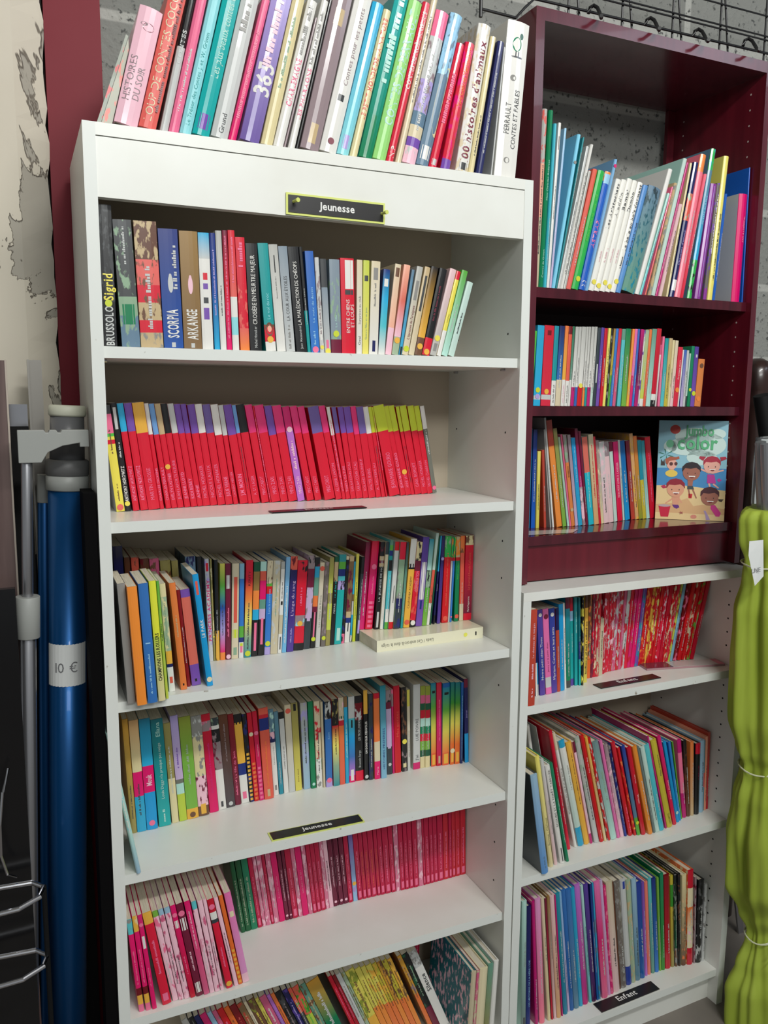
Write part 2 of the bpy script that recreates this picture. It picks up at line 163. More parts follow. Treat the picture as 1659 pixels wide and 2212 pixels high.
SHELVES['A3b'] = ('A', 0.9844, 'paperback', 'paperbacks in the back row of the third shelf', r"""
42.4|163.9|16.3|234.6|-1.6|110.0|nv4 100||navy paperback, first in third shelf's back row
61.2|163.6|9.9|213.1|-1.8|110.0|br2 100||brown paperback, second in third shelf's back row
73.6|163.4|13.3|212.0|-1.9|110.0|cp3+br 100||coral paperback with brown marks, third in third shelf's back row
90.2|163.1|15.6|208.5|-2.2|110.0|br2+dr 100||brown paperback with dark red marks, fourth in third shelf's back row
108.7|162.8|16.9|207.4|-2.8|110.0|pk4+br 100||pink paperback with brown marks, fifth in third shelf's back row
127.3|162.5|18.8|202.6|-2.8|110.0|ol+br2 100||olive paperback with brown marks, sixth in third shelf's back row
147.8|162.2|12.1|201.1|-2.8|110.0|ol 100||olive paperback, seventh in third shelf's back row
165.1|161.9|19.2|206.8|-0.5|110.0|sl+nv4 100||slate blue paperback with navy marks, eighth in third shelf's back row
186.0|161.5|8.8|205.4|-0.5|110.0|bk 100||black paperback, ninth in third shelf's back row
203.7|161.3|8.2|200.1|-1.3|110.0|lg+li 100|T:PRINCESS ACADEMY:mg3:20:60:70;P:rd:88:8:60|pale grey paperback with lilac marks, tenth in third shelf's back row
212.5|161.1|3.7|199.2|-1.0|110.0|ol+cr2 100|D:ye:24|slim olive paperback with cream marks, eleventh in third shelf's back row
216.9|160.8|7.2|196.9|-0.0|110.0|bk 70/am+bk 30||slim black paperback with amber foot, twelfth in third shelf's back row
224.9|160.3|9.9|189.0|0.9|110.0|ye3~gr3~bl2~li~mg2 92/or2 8||yellow paperback with orange foot, thirteenth in third shelf's back row
235.5|159.6|10.0|188.4|0.9|110.0|ma2 100|P:wh:74:14:70;S:pk:24:30:34;D:lp:3|maroon paperback with pale pink dot, fourteenth in third shelf's back row
246.2|158.9|13.6|187.5|1.6|110.0|cr3 100|P:cp3:38:48:50;P:yg:22:9:70;P:gg:4:8:50|cream paperback, fifteenth in third shelf's back row
260.5|158.0|9.3|186.6|1.6|110.0|lb3 16/bl3 50/gr3 12/nv3 5/wh 17|P:pk:6:7:50;P:yg:12:4:60|blue paperback with light blue top, sixteenth in third shelf's back row
270.5|157.9|14.1|192.1|2.3|110.0|rd~rd~or2~ye2~gg~tl3 100|T:KERITY:bk:74:16:30;D:yg:4;S:dg:6:50:22|paperback with red to green rainbow gradient spine, third shelf of tall white bookcase
285.3|158.2|12.3|187.2|2.6|110.0|dn3 10/ta2 20/or2 20/sk2 11/bk 39|P:pk:6:30:40|first of two twin black paperbacks with pink curly lettering, third shelf
298.4|158.5|12.4|187.1|2.6|110.0|mi 10/cp3 10/mg2 20/gg3 10/li2 11/bk 39|P:pk:12:28:40|second of two twin black paperbacks with pink curly lettering, third shelf
311.5|158.8|11.6|187.8|2.8|110.0|cr3+br 24/gr3 3/rd3 8/bl3 57/li 8|D:yg:12;T:Lune la mistresse:lb:44:26:34|blue paperback with cream top, twentieth in third shelf's back row
323.8|159.0|14.5|186.9|2.8|110.0|cr4+lg 100|S:gg:40:40:20|cream paperback with pale grey marks, twenty-first in third shelf's back row
339.0|159.4|7.9|183.8|3.0|110.0|lg2 8/wh 50/cr4 21/wh 21|P:bk:53:4:50;P:dg:4:14:30;S:dg:60:18:20|slim white paperback with pale grey top, twenty-second in third shelf's back row
347.6|159.5|8.9|192.3|3.4|110.0|lb4~lb5 100|S:wh:10:60:34|light blue paperback, twenty-third in third shelf's back row
357.3|159.7|14.2|192.5|3.4|110.0|cp3+dr 14/nv4~pu3 86|T:L'ange du sang:li2:38:40:40;S:li:10:14:20|navy paperback with coral top, twenty-fourth in third shelf's back row
372.2|161.4|20.4|182.8|3.5|110.0|rd+bk 13/rd 48/mv+tq 12/rd 19/bk 8|D:am:30;S:pk:50:20:18|red paperback with orange dot and black foot, third shelf of tall white bookcase
393.3|163.6|14.0|191.0|4.1|110.0|mv+bk 14/ma2 20/li2+mv 33/dg2 33|P:li2:30:34:50|lilac paperback with mauve top, twenty-sixth in third shelf's back row
408.6|165.1|10.2|185.9|4.0|110.0|bk+ma2 10/sk4 12/gg3 20/or3 12/ma2 6/bk 40|P:pk:10:30:30;D:yg:10|black paperback with yellow green dot, twenty-seventh in third shelf's back row
419.8|166.2|9.8|174.5|3.9|110.0|cr3~lg 100|D:cp3:93:50;T:Les chiens de Berne:gy:24:44:40|cream paperback with pale grey tones, twenty-eighth in third shelf's back row
432.2|167.4|9.7|174.3|3.3|110.0|gy3+mv 100|D:yg:10|grey paperback with mauve marks, twenty-ninth in third shelf's back row
442.6|168.4|9.7|182.8|3.3|110.0|ol~yg2 40/ol 12/yg2 30/ol 18||olive paperback, thirtieth in third shelf's back row
453.0|169.5|8.7|183.7|3.6|110.0|dn3 6/ta+br 22/bk 72|T:PIERRE:lg:36:14:40;S:tl:54:20:40|black paperback with dark green top, thirty-first in third shelf's back row
462.4|170.4|15.0|186.6|3.8|109.6|tl3 8/gr3 8/nv3 8/tq2 5/li+bk 10/tl2~tl2 61|P:mi:4:14:50|teal paperback with striped top and pale foot panel, third shelf
478.3|172.0|6.3|182.4|3.8|108.0|cr3 4/bk+nv 85/pk+bk 11||slim black paperback with cream top, thirty-third in third shelf's back row
485.8|172.7|11.0|181.7|3.6|107.3|ta+br 6/br3+ma2 58/ta 7/nv3 6/wh 23|P:bk:13:10:20|brown paperback with tan top, thirty-fourth in third shelf's back row
498.6|174.0|3.7|178.6|3.2|106.0|bk 5/sk2 38/br3 8/lg 16/sk2 24/bk+wh 8||slim sky blue paperback with black top, thirty-fifth in third shelf's back row
504.0|174.5|6.7|184.9|2.9|105.5|ye3~yg 100||slim yellow paperback with yellow green tones, thirty-sixth in third shelf's back row
511.4|174.8|8.3|177.5|4.6|105.2|bk+ma2 20/dg2 80|P:li:9:16:50;S:lg:24:50:20|dark grey paperback with black top, thirty-seventh in third shelf's back row
""")
SHELVES['A3c'] = ('A', 1.0084, 'paperback', 'paperbacks standing on the flat cream book', r"""
519.3|173.8|11.2|184.1|4.7|106.2|ma2~mg3 100||magenta paperback with dark side standing on the flat cream book, third shelf
531.2|169.9|16.0|185.9|4.8|110.0|rd4~mg3~rd4 100|R:pk:2:34;S:pk:40:20:20;D:pk:71|red paperback with pink dot, second standing on the flat cream book, third shelf
549.6|163.9|10.2|183.7|4.3|110.0|bk+ma2 16/ta 5/ma2 3/ta 4/bk 72|T:LA JEUNESSE DE MOLIÈRE:lg:32:52:40;P:lg:2:18:46|black paperback, third standing on the flat cream book, third shelf
560.6|160.3|7.0|183.5|4.2|110.0|dg2 14/cr3~wh 86||slim cream paperback with dark grey top, fourth standing on the flat cream book, third shelf
569.0|157.5|7.6|188.3|4.0|110.0|gg3 6/gr3 6/nv3 6/tl 5/bk 12/tq2 44/wh 15/gr3 8||slim turquoise paperback with sage green top, fifth standing on the flat cream book, third shelf
577.3|154.8|9.9|184.3|4.6|110.0|rd3 10/lg~wh 82/rd3 8|P:dg:30:20:14|pale grey paperback with red top, sixth standing on the flat cream book, third shelf
588.4|151.2|13.4|183.2|4.4|110.0|rd4 20/gg+gy 45/nv2 12/dg2+nv 23||sage green paperback with red top, seventh standing on the flat cream book, third shelf
603.0|150.5|5.6|182.3|4.3|110.0|dg2~gg3~tl 100||slim dark grey paperback with teal tones, eighth standing on the flat cream book, third shelf
609.3|150.2|13.9|188.8|5.1|110.0|wh 28/bk 6/am 66|P:wh:68:30:90;T:CALIFORNIA ACADEMY:br:22:36:34;D:cp3:6|amber paperback with white top standing on the flat book, third shelf
623.9|149.5|12.4|181.2|5.1|110.0|cr2+bk 22/ma2 12/rd+cp3 59/bk 8|T:CONSPIRATION:pk:42:24:50;D:wh:5|red paperback with cream top, tenth standing on the flat cream book, third shelf
638.2|149.9|14.8|190.9|4.7|110.0|pu3~pu 100|P:wh:30:42:70;P:nv3:19:10:30|purple paperback with long white rounded plate standing on the flat book, third shelf
653.6|150.4|10.7|185.9|4.9|110.0|tl4~mi 36/gg+bk 20/gr3~gr4 44||green paperback with teal top, twelfth standing on the flat cream book, third shelf
664.9|151.2|6.6|198.0|5.9|110.0|mi2 40/cp3 36/wh 24||slim mint paperback with white foot, thirteenth standing on the flat cream book, third shelf
672.8|151.7|3.3|191.4|5.7|110.0|dn3 100||slim dark green paperback, fourteenth standing on the flat cream book, third shelf
681.2|152.3|3.9|190.7|4.4|110.0|sk4 40/nv4 50/bk 10|T:Metamorphose:wh:38:30:30|slim navy paperback with sky blue top, fifteenth standing on the flat cream book, third shelf
690.7|152.9|7.8|190.1|2.8|110.0|nv4~pu3 100|D:li:74|slim navy paperback with purple tones, sixteenth standing on the flat cream book, third shelf
702.2|153.7|15.2|188.3|1.9|110.0|gr5+gg 24/rd3 76|S:cp3:20:60:20;D:cp3:5|red paperback with green top, seventeenth standing on the flat cream book, third shelf
718.1|154.0|3.9|186.2|2.3|110.0|gr5+or 24/rd3 4/lg 72||slim pale grey paperback with green top, eighteenth standing on the flat cream book, third shelf
722.6|154.0|4.4|185.9|2.5|110.0|gr5+or 24/rd3 4/bl3 72|D:pk:6|slim blue paperback with green top, nineteenth standing on the flat cream book, third shelf
733.2|154.2|10.3|185.5|0.7|110.0|ta+or 24/rd3 4/dn2 72|D:cp3:6;S:gr:50:20:20|dark green paperback with tan top, twentieth standing on the flat cream book, third shelf
745.9|154.5|9.8|186.7|0.2|110.0|or3+br 20/cp3~cp3 60/cr3 20||coral paperback with orange top, twenty-first standing on the flat cream book, third shelf
756.4|154.7|19.7|185.9|0.8|110.0|cr2+br 11/rd~ma2 81/rd 8|T:Le Journal d'Aurelie Laflamme:cp3:36:44:30;T:Marie Popperette:wh:10:18:24|red and maroon diary paperback, last standing on the flat cream book, third shelf
""")
SHELVES['A3f'] = ('A', 0.9844, 'paperback', 'books standing in front on the third shelf', r"""
33.3|-6.0|12.8|203.0|-2.8|108.0|gy 100|B:dg|grey cloth textured hardcover protruding at shelf edge beside the orange one, third shelf
46.8|-20.7|15.4|199.6|-2.8|108.0|or 100|P:or2:40:1:100|bright orange hardcover protruding at the edge of the third shelf
64.3|-17.0|15.6|202.5|-2.7|108.0|bl4 100|P:lb:50:1:50;S:lb:8:34:20|blue hardcover protruding between orange and yellow green books, third shelf
82.1|-13.2|11.3|204.8|-2.8|108.0|ye4 46/yg3~cr2 54|T:CHAMPIONS LES ROLLERS:bk:17:40:50|yellow green paperback CHAMPIONS LES ROLLERS at the front of the third shelf
95.1|-7.2|4.5|202.5|-2.9|108.0|gr3~yg2 100|S:dg:50:14:40|slim green paperback with yellow green tones, fifth at third shelf's front
105.7|24.0|10.1|190.5|-3.4|108.0|cr2 12/gg2+cr2 50/am 12/nv2 3/wh 23|P:cp3:8:6:50;S:gg:42:40:24|sage green paperback with cream top, sixth at third shelf's front
125.6|25.3|11.0|190.1|-4.6|108.0|or4~or4 100|S:ta:50:20:24;P:bk:4:2:24|orange spined paperback pulled out in front of the back row, third shelf
138.9|37.1|5.9|174.6|-4.7|108.0|dr2 100||slim dark red paperback, eighth at third shelf's front
147.2|38.7|16.1|174.0|-5.3|108.0|pu 8/cp2 70/pu 22|P:bk:4:3:24|coral paperback with purple foot and top at the front of the third shelf
171.2|25.9|10.5|202.2|-6.1|108.0|sk3 100|T:LE PARK:wh:44:16:50;P:cp3:82:12:40;D:cr:6|bright blue thin book leaning, outermost of the front books on third shelf
""")
SHELVES['A4'] = ('A', 0.6764, 'paperback', 'paperbacks on the fourth shelf', r"""
47.2|143.3|10.2|224.7|-2.4|120.0|am2~ol 100||amber paperback with olive tones, first along tall white bookcase's fourth shelf
58.1|143.6|17.1|220.1|-2.3|120.0|ta3~cr2 46/mg2 22/sk4 32||tan paperback with sky blue foot, second along tall white bookcase's fourth shelf
75.9|144.0|20.0|219.6|-2.2|120.0|tl5~sk2 42/mg2 24/sk3 34|T:Mouk:lp:40:10:50;D:pk:6|teal paperback with sky blue foot, third along tall white bookcase's fourth shelf
98.5|147.0|22.5|214.4|-2.7|120.0|tl6~tl2 100|T:Ellana:mi:84:13:36;T:Louis Diggs n'a presque pas neige:mi2:26:52:24;S:mi:4:12:20|wide teal paperback with pale title, fourth shelf of tall white bookcase
123.4|151.3|13.0|201.8|-3.2|120.0|ol~ol 55/cr2 45||olive paperback with cream foot, fifth along tall white bookcase's fourth shelf
137.7|152.7|14.6|214.0|-3.4|120.0|li~li2 60/gg4 4/mi 10/yg3 26|S:pu:50:20:20|lilac paperback with yellow green foot, sixth along tall white bookcase's fourth shelf
153.0|154.2|22.1|208.0|-3.3|120.0|ol2~gr4~gr4 90/am 10|S:gg2:34:40:20;D:br:4:50|wide moss green paperback with amber foot, fourth shelf of tall white bookcase
175.8|156.7|20.4|205.3|-3.3|120.0|gy+lg 20/cr2+gy 40/lp+ma2 30/br 10|P:am:2:10:50|cream paperback with grey top, eighth along tall white bookcase's fourth shelf
198.6|162.2|17.3|203.9|-3.8|117.8|rd5 7/mv+pk 10/rd5~mg2 83|S:mg3:20:50:24|vivid magenta paperback with grey band near its top, fourth shelf
217.0|166.6|15.4|191.4|-3.8|113.4|dg2+gg 8/wh 4/bk+mv 14/mv+ma2 30/wh 44|P:dg:3:6:30|white paperback with dark grey top, tenth along tall white bookcase's fourth shelf
233.4|169.3|17.7|194.7|-3.9|110.7|br2~dg3 100|S:mv:50:40:16;D:lg:4:24|brown paperback with dark grey tones, eleventh along tall white bookcase's fourth shelf
251.9|172.5|11.6|192.4|-3.9|107.5|dr2~ma2 100|T:La fille de Jena:pk:30:30:40;S:pk:10:18:30|dark red paperback with maroon tones, twelfth along tall white bookcase's fourth shelf
264.7|174.6|15.9|188.8|-4.1|105.4|bk 11/am 44/nv3 13/wh 32|P:pk:5:8:50;P:am:47:44:90|amber paperback with black top, thirteenth along tall white bookcase's fourth shelf
281.6|173.7|8.7|187.5|-4.1|106.3|bk+nv 100|R:am:2:58|black paperback with navy marks, fourteenth along tall white bookcase's fourth shelf
291.0|173.1|9.7|189.0|-4.0|106.9|rd5~rd3 100|R:or3:2:46;D:cr:76|red paperback with cream dot, fifteenth along tall white bookcase's fourth shelf
301.4|172.3|9.7|190.6|-4.0|107.7|rd5~mg3 100|R:pk:2:40;D:pk:76;T:Passeport pour:lp:50:20:20|red paperback with magenta tones, sixteenth along tall white bookcase's fourth shelf
311.8|171.6|19.4|194.8|-3.2|108.4|cp3 7/rd6 4/nv3 13/cp3~cp3 76|S:or3:14:50:20;P:ta:3:8:30|coral paperback, seventeenth along tall white bookcase's fourth shelf
334.1|181.2|10.6|185.9|-3.2|98.8|sl3+mi 26/lp+nv3 8/nv2 4/wh~wh 62|T:Caroline aux Indes:gy:36:50:24;P:gy:6:6:40|white paperback with slate blue top, eighteenth along tall white bookcase's fourth shelf
346.0|181.6|8.9|179.3|-3.4|98.4|sl3~tl4 100||slate blue paperback with teal tones, nineteenth along tall white bookcase's fourth shelf
356.0|181.9|10.4|176.3|-3.2|98.1|bk 8/lg~wh 92|T:COMME DANS LE CIEL:dg:30:46:24|pale grey paperback with black top, twentieth along tall white bookcase's fourth shelf
367.1|182.3|13.5|189.6|-2.7|97.7|cr3~lg 100|D:cp3:93:60|cream paperback with pale grey tones, twenty-first along tall white bookcase's fourth shelf
381.3|182.8|14.1|191.3|-2.7|97.2|ol~ye3 100|P:bk:91:8:40;T:Sacre blond:br:10:30:20|pale yellow paperback with black mark at its top, fourth shelf
399.3|182.4|14.5|189.1|-2.2|97.6|lg2+li~lb6 100||pale grey paperback with light blue tones, twenty-third along tall white bookcase's fourth shelf
414.5|179.3|10.7|190.2|-2.1|100.7|dn2~dn2 100|D:mi:5:30|plain dark green paperback, fourth shelf of tall white bookcase
426.0|176.9|12.7|190.0|-1.9|103.1|cr3+rd 66/wh+gg 20/wh+gy 14||cream paperback with white foot, twenty-fifth along tall white bookcase's fourth shelf
439.4|174.1|5.0|188.0|-1.9|105.9|cr4 100||slim cream paperback, twenty-sixth along tall white bookcase's fourth shelf
445.1|172.9|14.3|186.7|-1.0|107.1|bk+lg 20/bl4~bl4 72/li 8|D:pk:8;T:Zazie:lb:56:14:24|blue paperback with black top, twenty-seventh along tall white bookcase's fourth shelf
461.0|171.0|14.0|190.5|-1.3|109.0|bk+ol 30/rd5~ye2~gg~tl3 70|S:bk:36:30:18|paperback with black top and rainbow spine, fourth shelf beside the orange one
475.9|171.8|11.7|191.9|-1.3|108.2|cr4+lp 26/rd6 6/or3~cp3 68|P:dn3:76:3:80|orange paperback with cream top, twenty-ninth along tall white bookcase's fourth shelf
488.7|172.5|7.9|192.2|-1.4|107.5|br3 12/sk2~sk4 88|S:mi:30:40:30|slim sky blue paperback with brown top, thirtieth along tall white bookcase's fourth shelf
497.3|172.9|14.0|190.1|-0.9|107.1|lg 25/tq2~sk3~bl4~li3 67/mg2 8|P:wh:2:13:50;P:bk:64:9:24|turquoise paperback with pale grey top, thirty-first along tall white bookcase's fourth shelf
512.5|173.7|17.9|188.8|-1.1|106.3|bk 8/dr+lg 20/bk 60/rd4 12|T:LES TROIS LEGENDES:lg:48:26:30;T:Brussolo Serge:lg:16:20:28|black paperback with red foot, thirty-second along tall white bookcase's fourth shelf
531.2|169.8|9.2|200.7|-1.1|110.2|am 26/bk 74|T:UN DON POUR S'ENVOLER:wh:30:36:50;D:lg:4|black paperback with amber top, thirty-third along tall white bookcase's fourth shelf
541.1|167.7|10.1|191.5|-0.9|112.3|dg2+nv4 100||dark grey paperback with navy marks, thirty-fourth along tall white bookcase's fourth shelf
552.9|165.2|13.3|192.2|-1.2|114.8|rd5 6/or3~or3 50/cr3 23/mg2 21|T:Marie:lp:5:12:30|orange paperback with pink foot and white plate, fourth shelf
567.3|163.3|13.1|207.8|-1.3|116.7|tl4~lb3 100|T:HISTOIRES PREFEREES:nv3:10:60:36|teal paperback with light blue tones, thirty-sixth along tall white bookcase's fourth shelf
586.7|174.9|12.3|191.3|-1.7|105.1|mv+bk 14/ma2 8/li2 45/dg2 33|P:li2:31:46:60;D:lg:12:30|lilac paperback with mauve top, thirty-seventh along tall white bookcase's fourth shelf
600.0|174.9|4.5|191.5|-1.8|105.1|mv+pk 20/mg3 80||slim magenta paperback with mauve top, thirty-eighth along tall white bookcase's fourth shelf
605.5|174.9|14.5|198.1|-1.9|105.1|rd5~rd3 100|T:Mes petites:cp3:42:34:40|red paperback, thirty-ninth along tall white bookcase's fourth shelf
622.3|174.9|12.8|192.3|-1.6|105.1|bk+br 70/bk+mv 30|P:cr2:5:5:60;D:ye:36|black paperback with yellow dot, at place forty along tall white bookcase's fourth shelf
635.8|174.9|6.8|185.0|-1.3|105.1|ye3 20/cr3~lg 80||slim cream paperback with yellow top, forty-first along tall white bookcase's fourth shelf
649.4|174.9|16.4|194.5|-0.7|105.1|lg~lg 92/mg3 8|T:LUIE POIVRE:dg:34:26:40;T:J'ai:dg:10:7:40|white paperback with magenta foot, fourth shelf of tall white bookcase
666.4|174.9|11.3|188.8|-0.5|105.1|ol2 11/pk4 10/dn3 8/rd5 10/mi 10/dn4 9/rd4 9/gr4 11/dn3 8/cr2 14||first of two paperbacks with many coloured stripes, fourth shelf
678.3|173.7|11.7|187.5|-0.5|106.3|ol2 11/pk4 10/dn3 8/rd5 10/mi 10/dn4 9/rd4 9/gr4 11/dn3 8/cr2 14||second of two paperbacks with many coloured stripes, fourth shelf
692.5|172.4|12.0|192.7|-1.1|107.6|tl5~gr3~ye5~or3 84/or5 16|P:am:2:12:60;P:bk:88:3:60|teal paperback with orange foot, forty-fifth along tall white bookcase's fourth shelf
705.1|170.1|12.1|192.6|-1.0|109.9|rd6~mg3~rd5 100|P:ta:3:9:40;S:pk:30:50:24|red paperback, forty-sixth along tall white bookcase's fourth shelf
717.8|167.8|17.5|190.1|-0.6|112.2|bl5 5/tl5~gr3~ye5~or3 80/or5 15|P:am:2:12:60;P:bk:86:3:60|teal paperback with blue top, forty-seventh along tall white bookcase's fourth shelf
735.9|164.5|10.0|191.0|-0.6|115.5|tl6~gr6~ye5~or6~or6 100|P:am:3:12:60;D:cr:17:90|teal paperback with orange tones, forty-eighth along tall white bookcase's fourth shelf
746.5|162.5|12.3|190.0|-0.5|117.5|tl6~gr6~ye5~or6~or6 100|P:am:3:12:60|teal paperback with orange tones, forty-ninth along tall white bookcase's fourth shelf
759.4|160.4|6.0|188.7|-0.4|119.6|bl5~nv2 100|S:lb:4:80:20|slim blue paperback with navy tones, at place fifty along tall white bookcase's fourth shelf
771.4|160.7|9.6|195.4|-2.0|119.3|ma2 10/nv4 55/sk3 35|T:Journal:li:54:20:30|navy paperback with cyan foot, last book along the fourth shelf
""")
SHELVES['A5'] = ('A', 0.4048, 'paperback', 'pink pocket books in the back row of the fifth shelf', r"""
256.3|160.6|9.0|175.0|-7.9|100.0|dn5 100|S:gg2:8:60:30|dark green paperback, first in fifth shelf's back row
266.1|161.3|11.0|175.0|-7.6|100.0|dn5 100|S:gg2:8:60:30|dark green paperback, second in fifth shelf's back row
277.9|162.1|13.0|175.0|-7.4|100.0|dn4 100|S:gg2:8:60:30|dark green paperback, third in fifth shelf's back row
291.8|163.1|9.0|175.0|-7.4|100.0|mg6 100|S:pk:16:50:26;P:pk:3:9:50|magenta paperback, fourth in fifth shelf's back row
301.7|163.2|7.1|175.0|-7.5|100.0|pk7+lp 100||slim pink paperback with pale pink marks, fifth in fifth shelf's back row
309.5|163.3|10.1|175.0|-7.3|100.0|pk7+lp 100||pink paperback with pale pink marks, sixth in fifth shelf's back row
320.3|163.4|6.2|175.0|-7.3|100.0|mg6 100|S:pk:16:50:26;P:pk:3:9:50|slim magenta paperback, seventh in fifth shelf's back row
327.2|163.5|10.2|175.0|-7.0|100.0|pk7+lp 100||pink paperback with pale pink marks, eighth in fifth shelf's back row
338.1|163.7|12.2|175.0|-7.0|100.0|mg5 100|S:pk:30:30:26|magenta paperback, ninth in fifth shelf's back row
351.0|163.7|8.3|175.0|-6.8|100.0|ma3 100|S:lp:26:40:26;D:lp:6:30|maroon paperback with pale pink dot, tenth in fifth shelf's back row
360.0|163.7|6.3|175.0|-6.6|100.0|ma3 100|S:lp:26:40:26;D:lp:6:30|slim maroon paperback with pale pink dot, eleventh in fifth shelf's back row
367.0|163.7|12.2|175.0|-6.6|100.0|mg6 100|S:pk:16:50:26;P:pk:3:9:50|magenta paperback, twelfth in fifth shelf's back row
380.1|163.7|8.4|175.0|-6.7|100.0|pk7+lp 100||pink paperback with pale pink marks, thirteenth in fifth shelf's back row
389.2|163.7|12.6|175.0|-6.7|100.0|mg5 100|S:pk:30:30:26|magenta paperback, fourteenth in fifth shelf's back row
402.4|163.7|8.6|175.0|-6.4|100.0|pk7+lp 100||pink paperback with pale pink marks, fifteenth in fifth shelf's back row
411.7|163.8|8.8|175.0|-6.2|100.0|mg6 100|S:pk:16:50:26;P:pk:3:9:50|magenta paperback, sixteenth in fifth shelf's back row
421.2|164.6|8.9|175.0|-6.2|100.0|mg6 100|S:pk:16:50:26;P:pk:3:9:50|magenta paperback, seventeenth in fifth shelf's back row
430.8|165.4|10.1|175.0|-6.2|100.0|mg6 100|S:pk:16:50:26;P:pk:3:9:50|magenta paperback, eighteenth in fifth shelf's back row
441.5|166.3|8.0|175.0|-6.0|100.0|pk7+lp 100||slim pink paperback with pale pink marks, nineteenth in fifth shelf's back row
450.1|167.1|9.1|175.0|-6.0|100.0|lp+lp 100||pale pink paperback with pale pink marks, twentieth in fifth shelf's back row
459.8|167.9|9.9|175.0|-5.7|100.0|ma3 100|S:lp:26:40:26;D:lp:6:30|maroon paperback with pale pink dot, twenty-first in fifth shelf's back row
470.3|168.0|1.5|175.0|-5.6|100.0|ma3 100|S:lp:26:40:26;D:lp:6:30|slim maroon paperback with pale pink dot, twenty-second in fifth shelf's back row
473.0|168.0|9.9|175.0|-5.8|100.0|ma3 100|S:lp:26:40:26;D:lp:6:30|maroon paperback with pale pink dot, twenty-third in fifth shelf's back row
483.7|168.0|10.0|175.0|-5.5|100.0|ma3 100|S:lp:26:40:26;D:lp:6:30|maroon paperback with pale pink dot, twenty-fourth in fifth shelf's back row
494.4|168.0|10.0|175.0|-5.2|100.0|mg6 100|S:pk:16:50:26;P:pk:3:9:50|magenta paperback, twenty-fifth in fifth shelf's back row
505.2|168.0|10.0|175.0|-4.9|100.0|pu~lb+li 100|D:am:24|blue and lilac spined paperback with yellow dot, among the pink ones on fifth shelf
516.1|167.9|11.0|175.0|-5.0|100.0|mg6 100|S:pk:16:50:26;P:pk:3:9:50|magenta paperback, twenty-seventh in fifth shelf's back row
527.9|167.6|9.0|175.0|-5.0|100.0|mg6 100|S:cp3:14:50:26;P:pk:3:9:50|magenta paperback, twenty-eighth in fifth shelf's back row
537.6|167.3|10.1|175.0|-4.8|100.0|mg6 100|S:cp3:14:50:26;P:pk:3:9:50|magenta paperback, twenty-ninth in fifth shelf's back row
548.3|167.0|12.2|175.0|-4.7|100.0|mg6 100|S:cp3:14:50:26;P:pk:3:9:50|magenta paperback, thirtieth in fifth shelf's back row
561.2|166.3|8.0|175.0|-4.5|100.0|mg6 100|S:cp3:14:50:26;P:pk:3:9:50|slim magenta paperback, thirty-first in fifth shelf's back row
569.8|165.8|10.2|175.0|-4.5|100.0|mg6 100|S:pk:16:50:26;P:pk:3:9:50|magenta paperback, thirty-second in fifth shelf's back row
580.6|165.3|13.5|175.0|-4.3|100.0|mg6 100|S:pk:16:50:26;P:pk:3:9:50|magenta paperback, thirty-third in fifth shelf's back row
594.7|164.5|10.3|175.0|-4.2|100.0|mg6 100|S:pk:16:50:26;P:pk:3:9:50|magenta paperback, thirty-fourth in fifth shelf's back row
605.6|163.9|10.3|175.0|-3.6|100.0|pk7+lp 100||pink paperback with pale pink marks, thirty-fifth in fifth shelf's back row
616.6|163.3|10.4|175.0|-3.6|100.0|mg6 100|S:pk:16:50:26;P:pk:3:9:50|magenta paperback, thirty-sixth in fifth shelf's back row
627.6|162.7|9.3|175.0|-3.4|100.0|mg6 100|S:pk:16:50:26;P:pk:3:9:50|magenta paperback, thirty-seventh in fifth shelf's back row
637.5|162.2|10.5|175.0|-3.4|100.0|mg6 100|S:pk:16:50:26;P:pk:3:9:50|magenta paperback, thirty-eighth in fifth shelf's back row
648.6|161.6|11.6|175.0|-3.1|100.0|mg6 100|S:pk:16:50:26;P:pk:3:9:50|magenta paperback, thirty-ninth in fifth shelf's back row
660.8|160.9|10.8|175.0|-3.1|100.0|pk7+lp 100||pink paperback with pale pink marks, at place forty in fifth shelf's back row
672.4|161.1|5.1|175.0|-3.2|100.0|mg6 100|S:pk:16:50:26;P:pk:3:9:50|slim magenta paperback, forty-first in fifth shelf's back row
678.2|161.2|11.1|175.0|-3.2|100.0|mg6 100|S:pk:16:50:26;P:pk:3:9:50|magenta paperback, forty-second in fifth shelf's back row
689.9|161.4|8.8|175.0|-2.9|100.0|mg6 100|S:pk:16:50:26;P:pk:3:9:50|magenta paperback, forty-third in fifth shelf's back row
699.3|161.6|10.0|175.0|-2.9|100.0|mg6 100|S:pk:16:50:26;P:pk:3:9:50|magenta paperback, forty-fourth in fifth shelf's back row
709.9|161.8|13.7|175.0|-2.6|100.0|mg6 100|S:pk:16:50:26;P:pk:3:9:50|magenta paperback, forty-fifth in fifth shelf's back row
724.2|162.1|12.6|175.0|-2.3|100.0|rd6 100|S:pk:16:50:26;P:pk:3:9:50|red paperback, forty-sixth in fifth shelf's back row
737.4|162.3|7.7|175.0|-1.9|100.0|mg6 100|S:pk:16:50:26;P:pk:3:9:50|slim magenta paperback, forty-seventh in fifth shelf's back row
745.8|162.5|9.0|175.0|-2.0|100.0|rd6 100|S:pk:16:50:26;P:pk:3:9:50|red paperback, forty-eighth in fifth shelf's back row
755.4|162.7|11.5|175.0|-2.0|100.0|rd6 100|S:pk:16:50:26;P:pk:3:9:50|red paperback, forty-ninth in fifth shelf's back row
767.5|162.9|13.5|175.0|-1.7|100.0|rd6 100|S:pk:16:50:26;P:pk:3:9:50|red paperback, at place fifty in fifth shelf's back row
""")
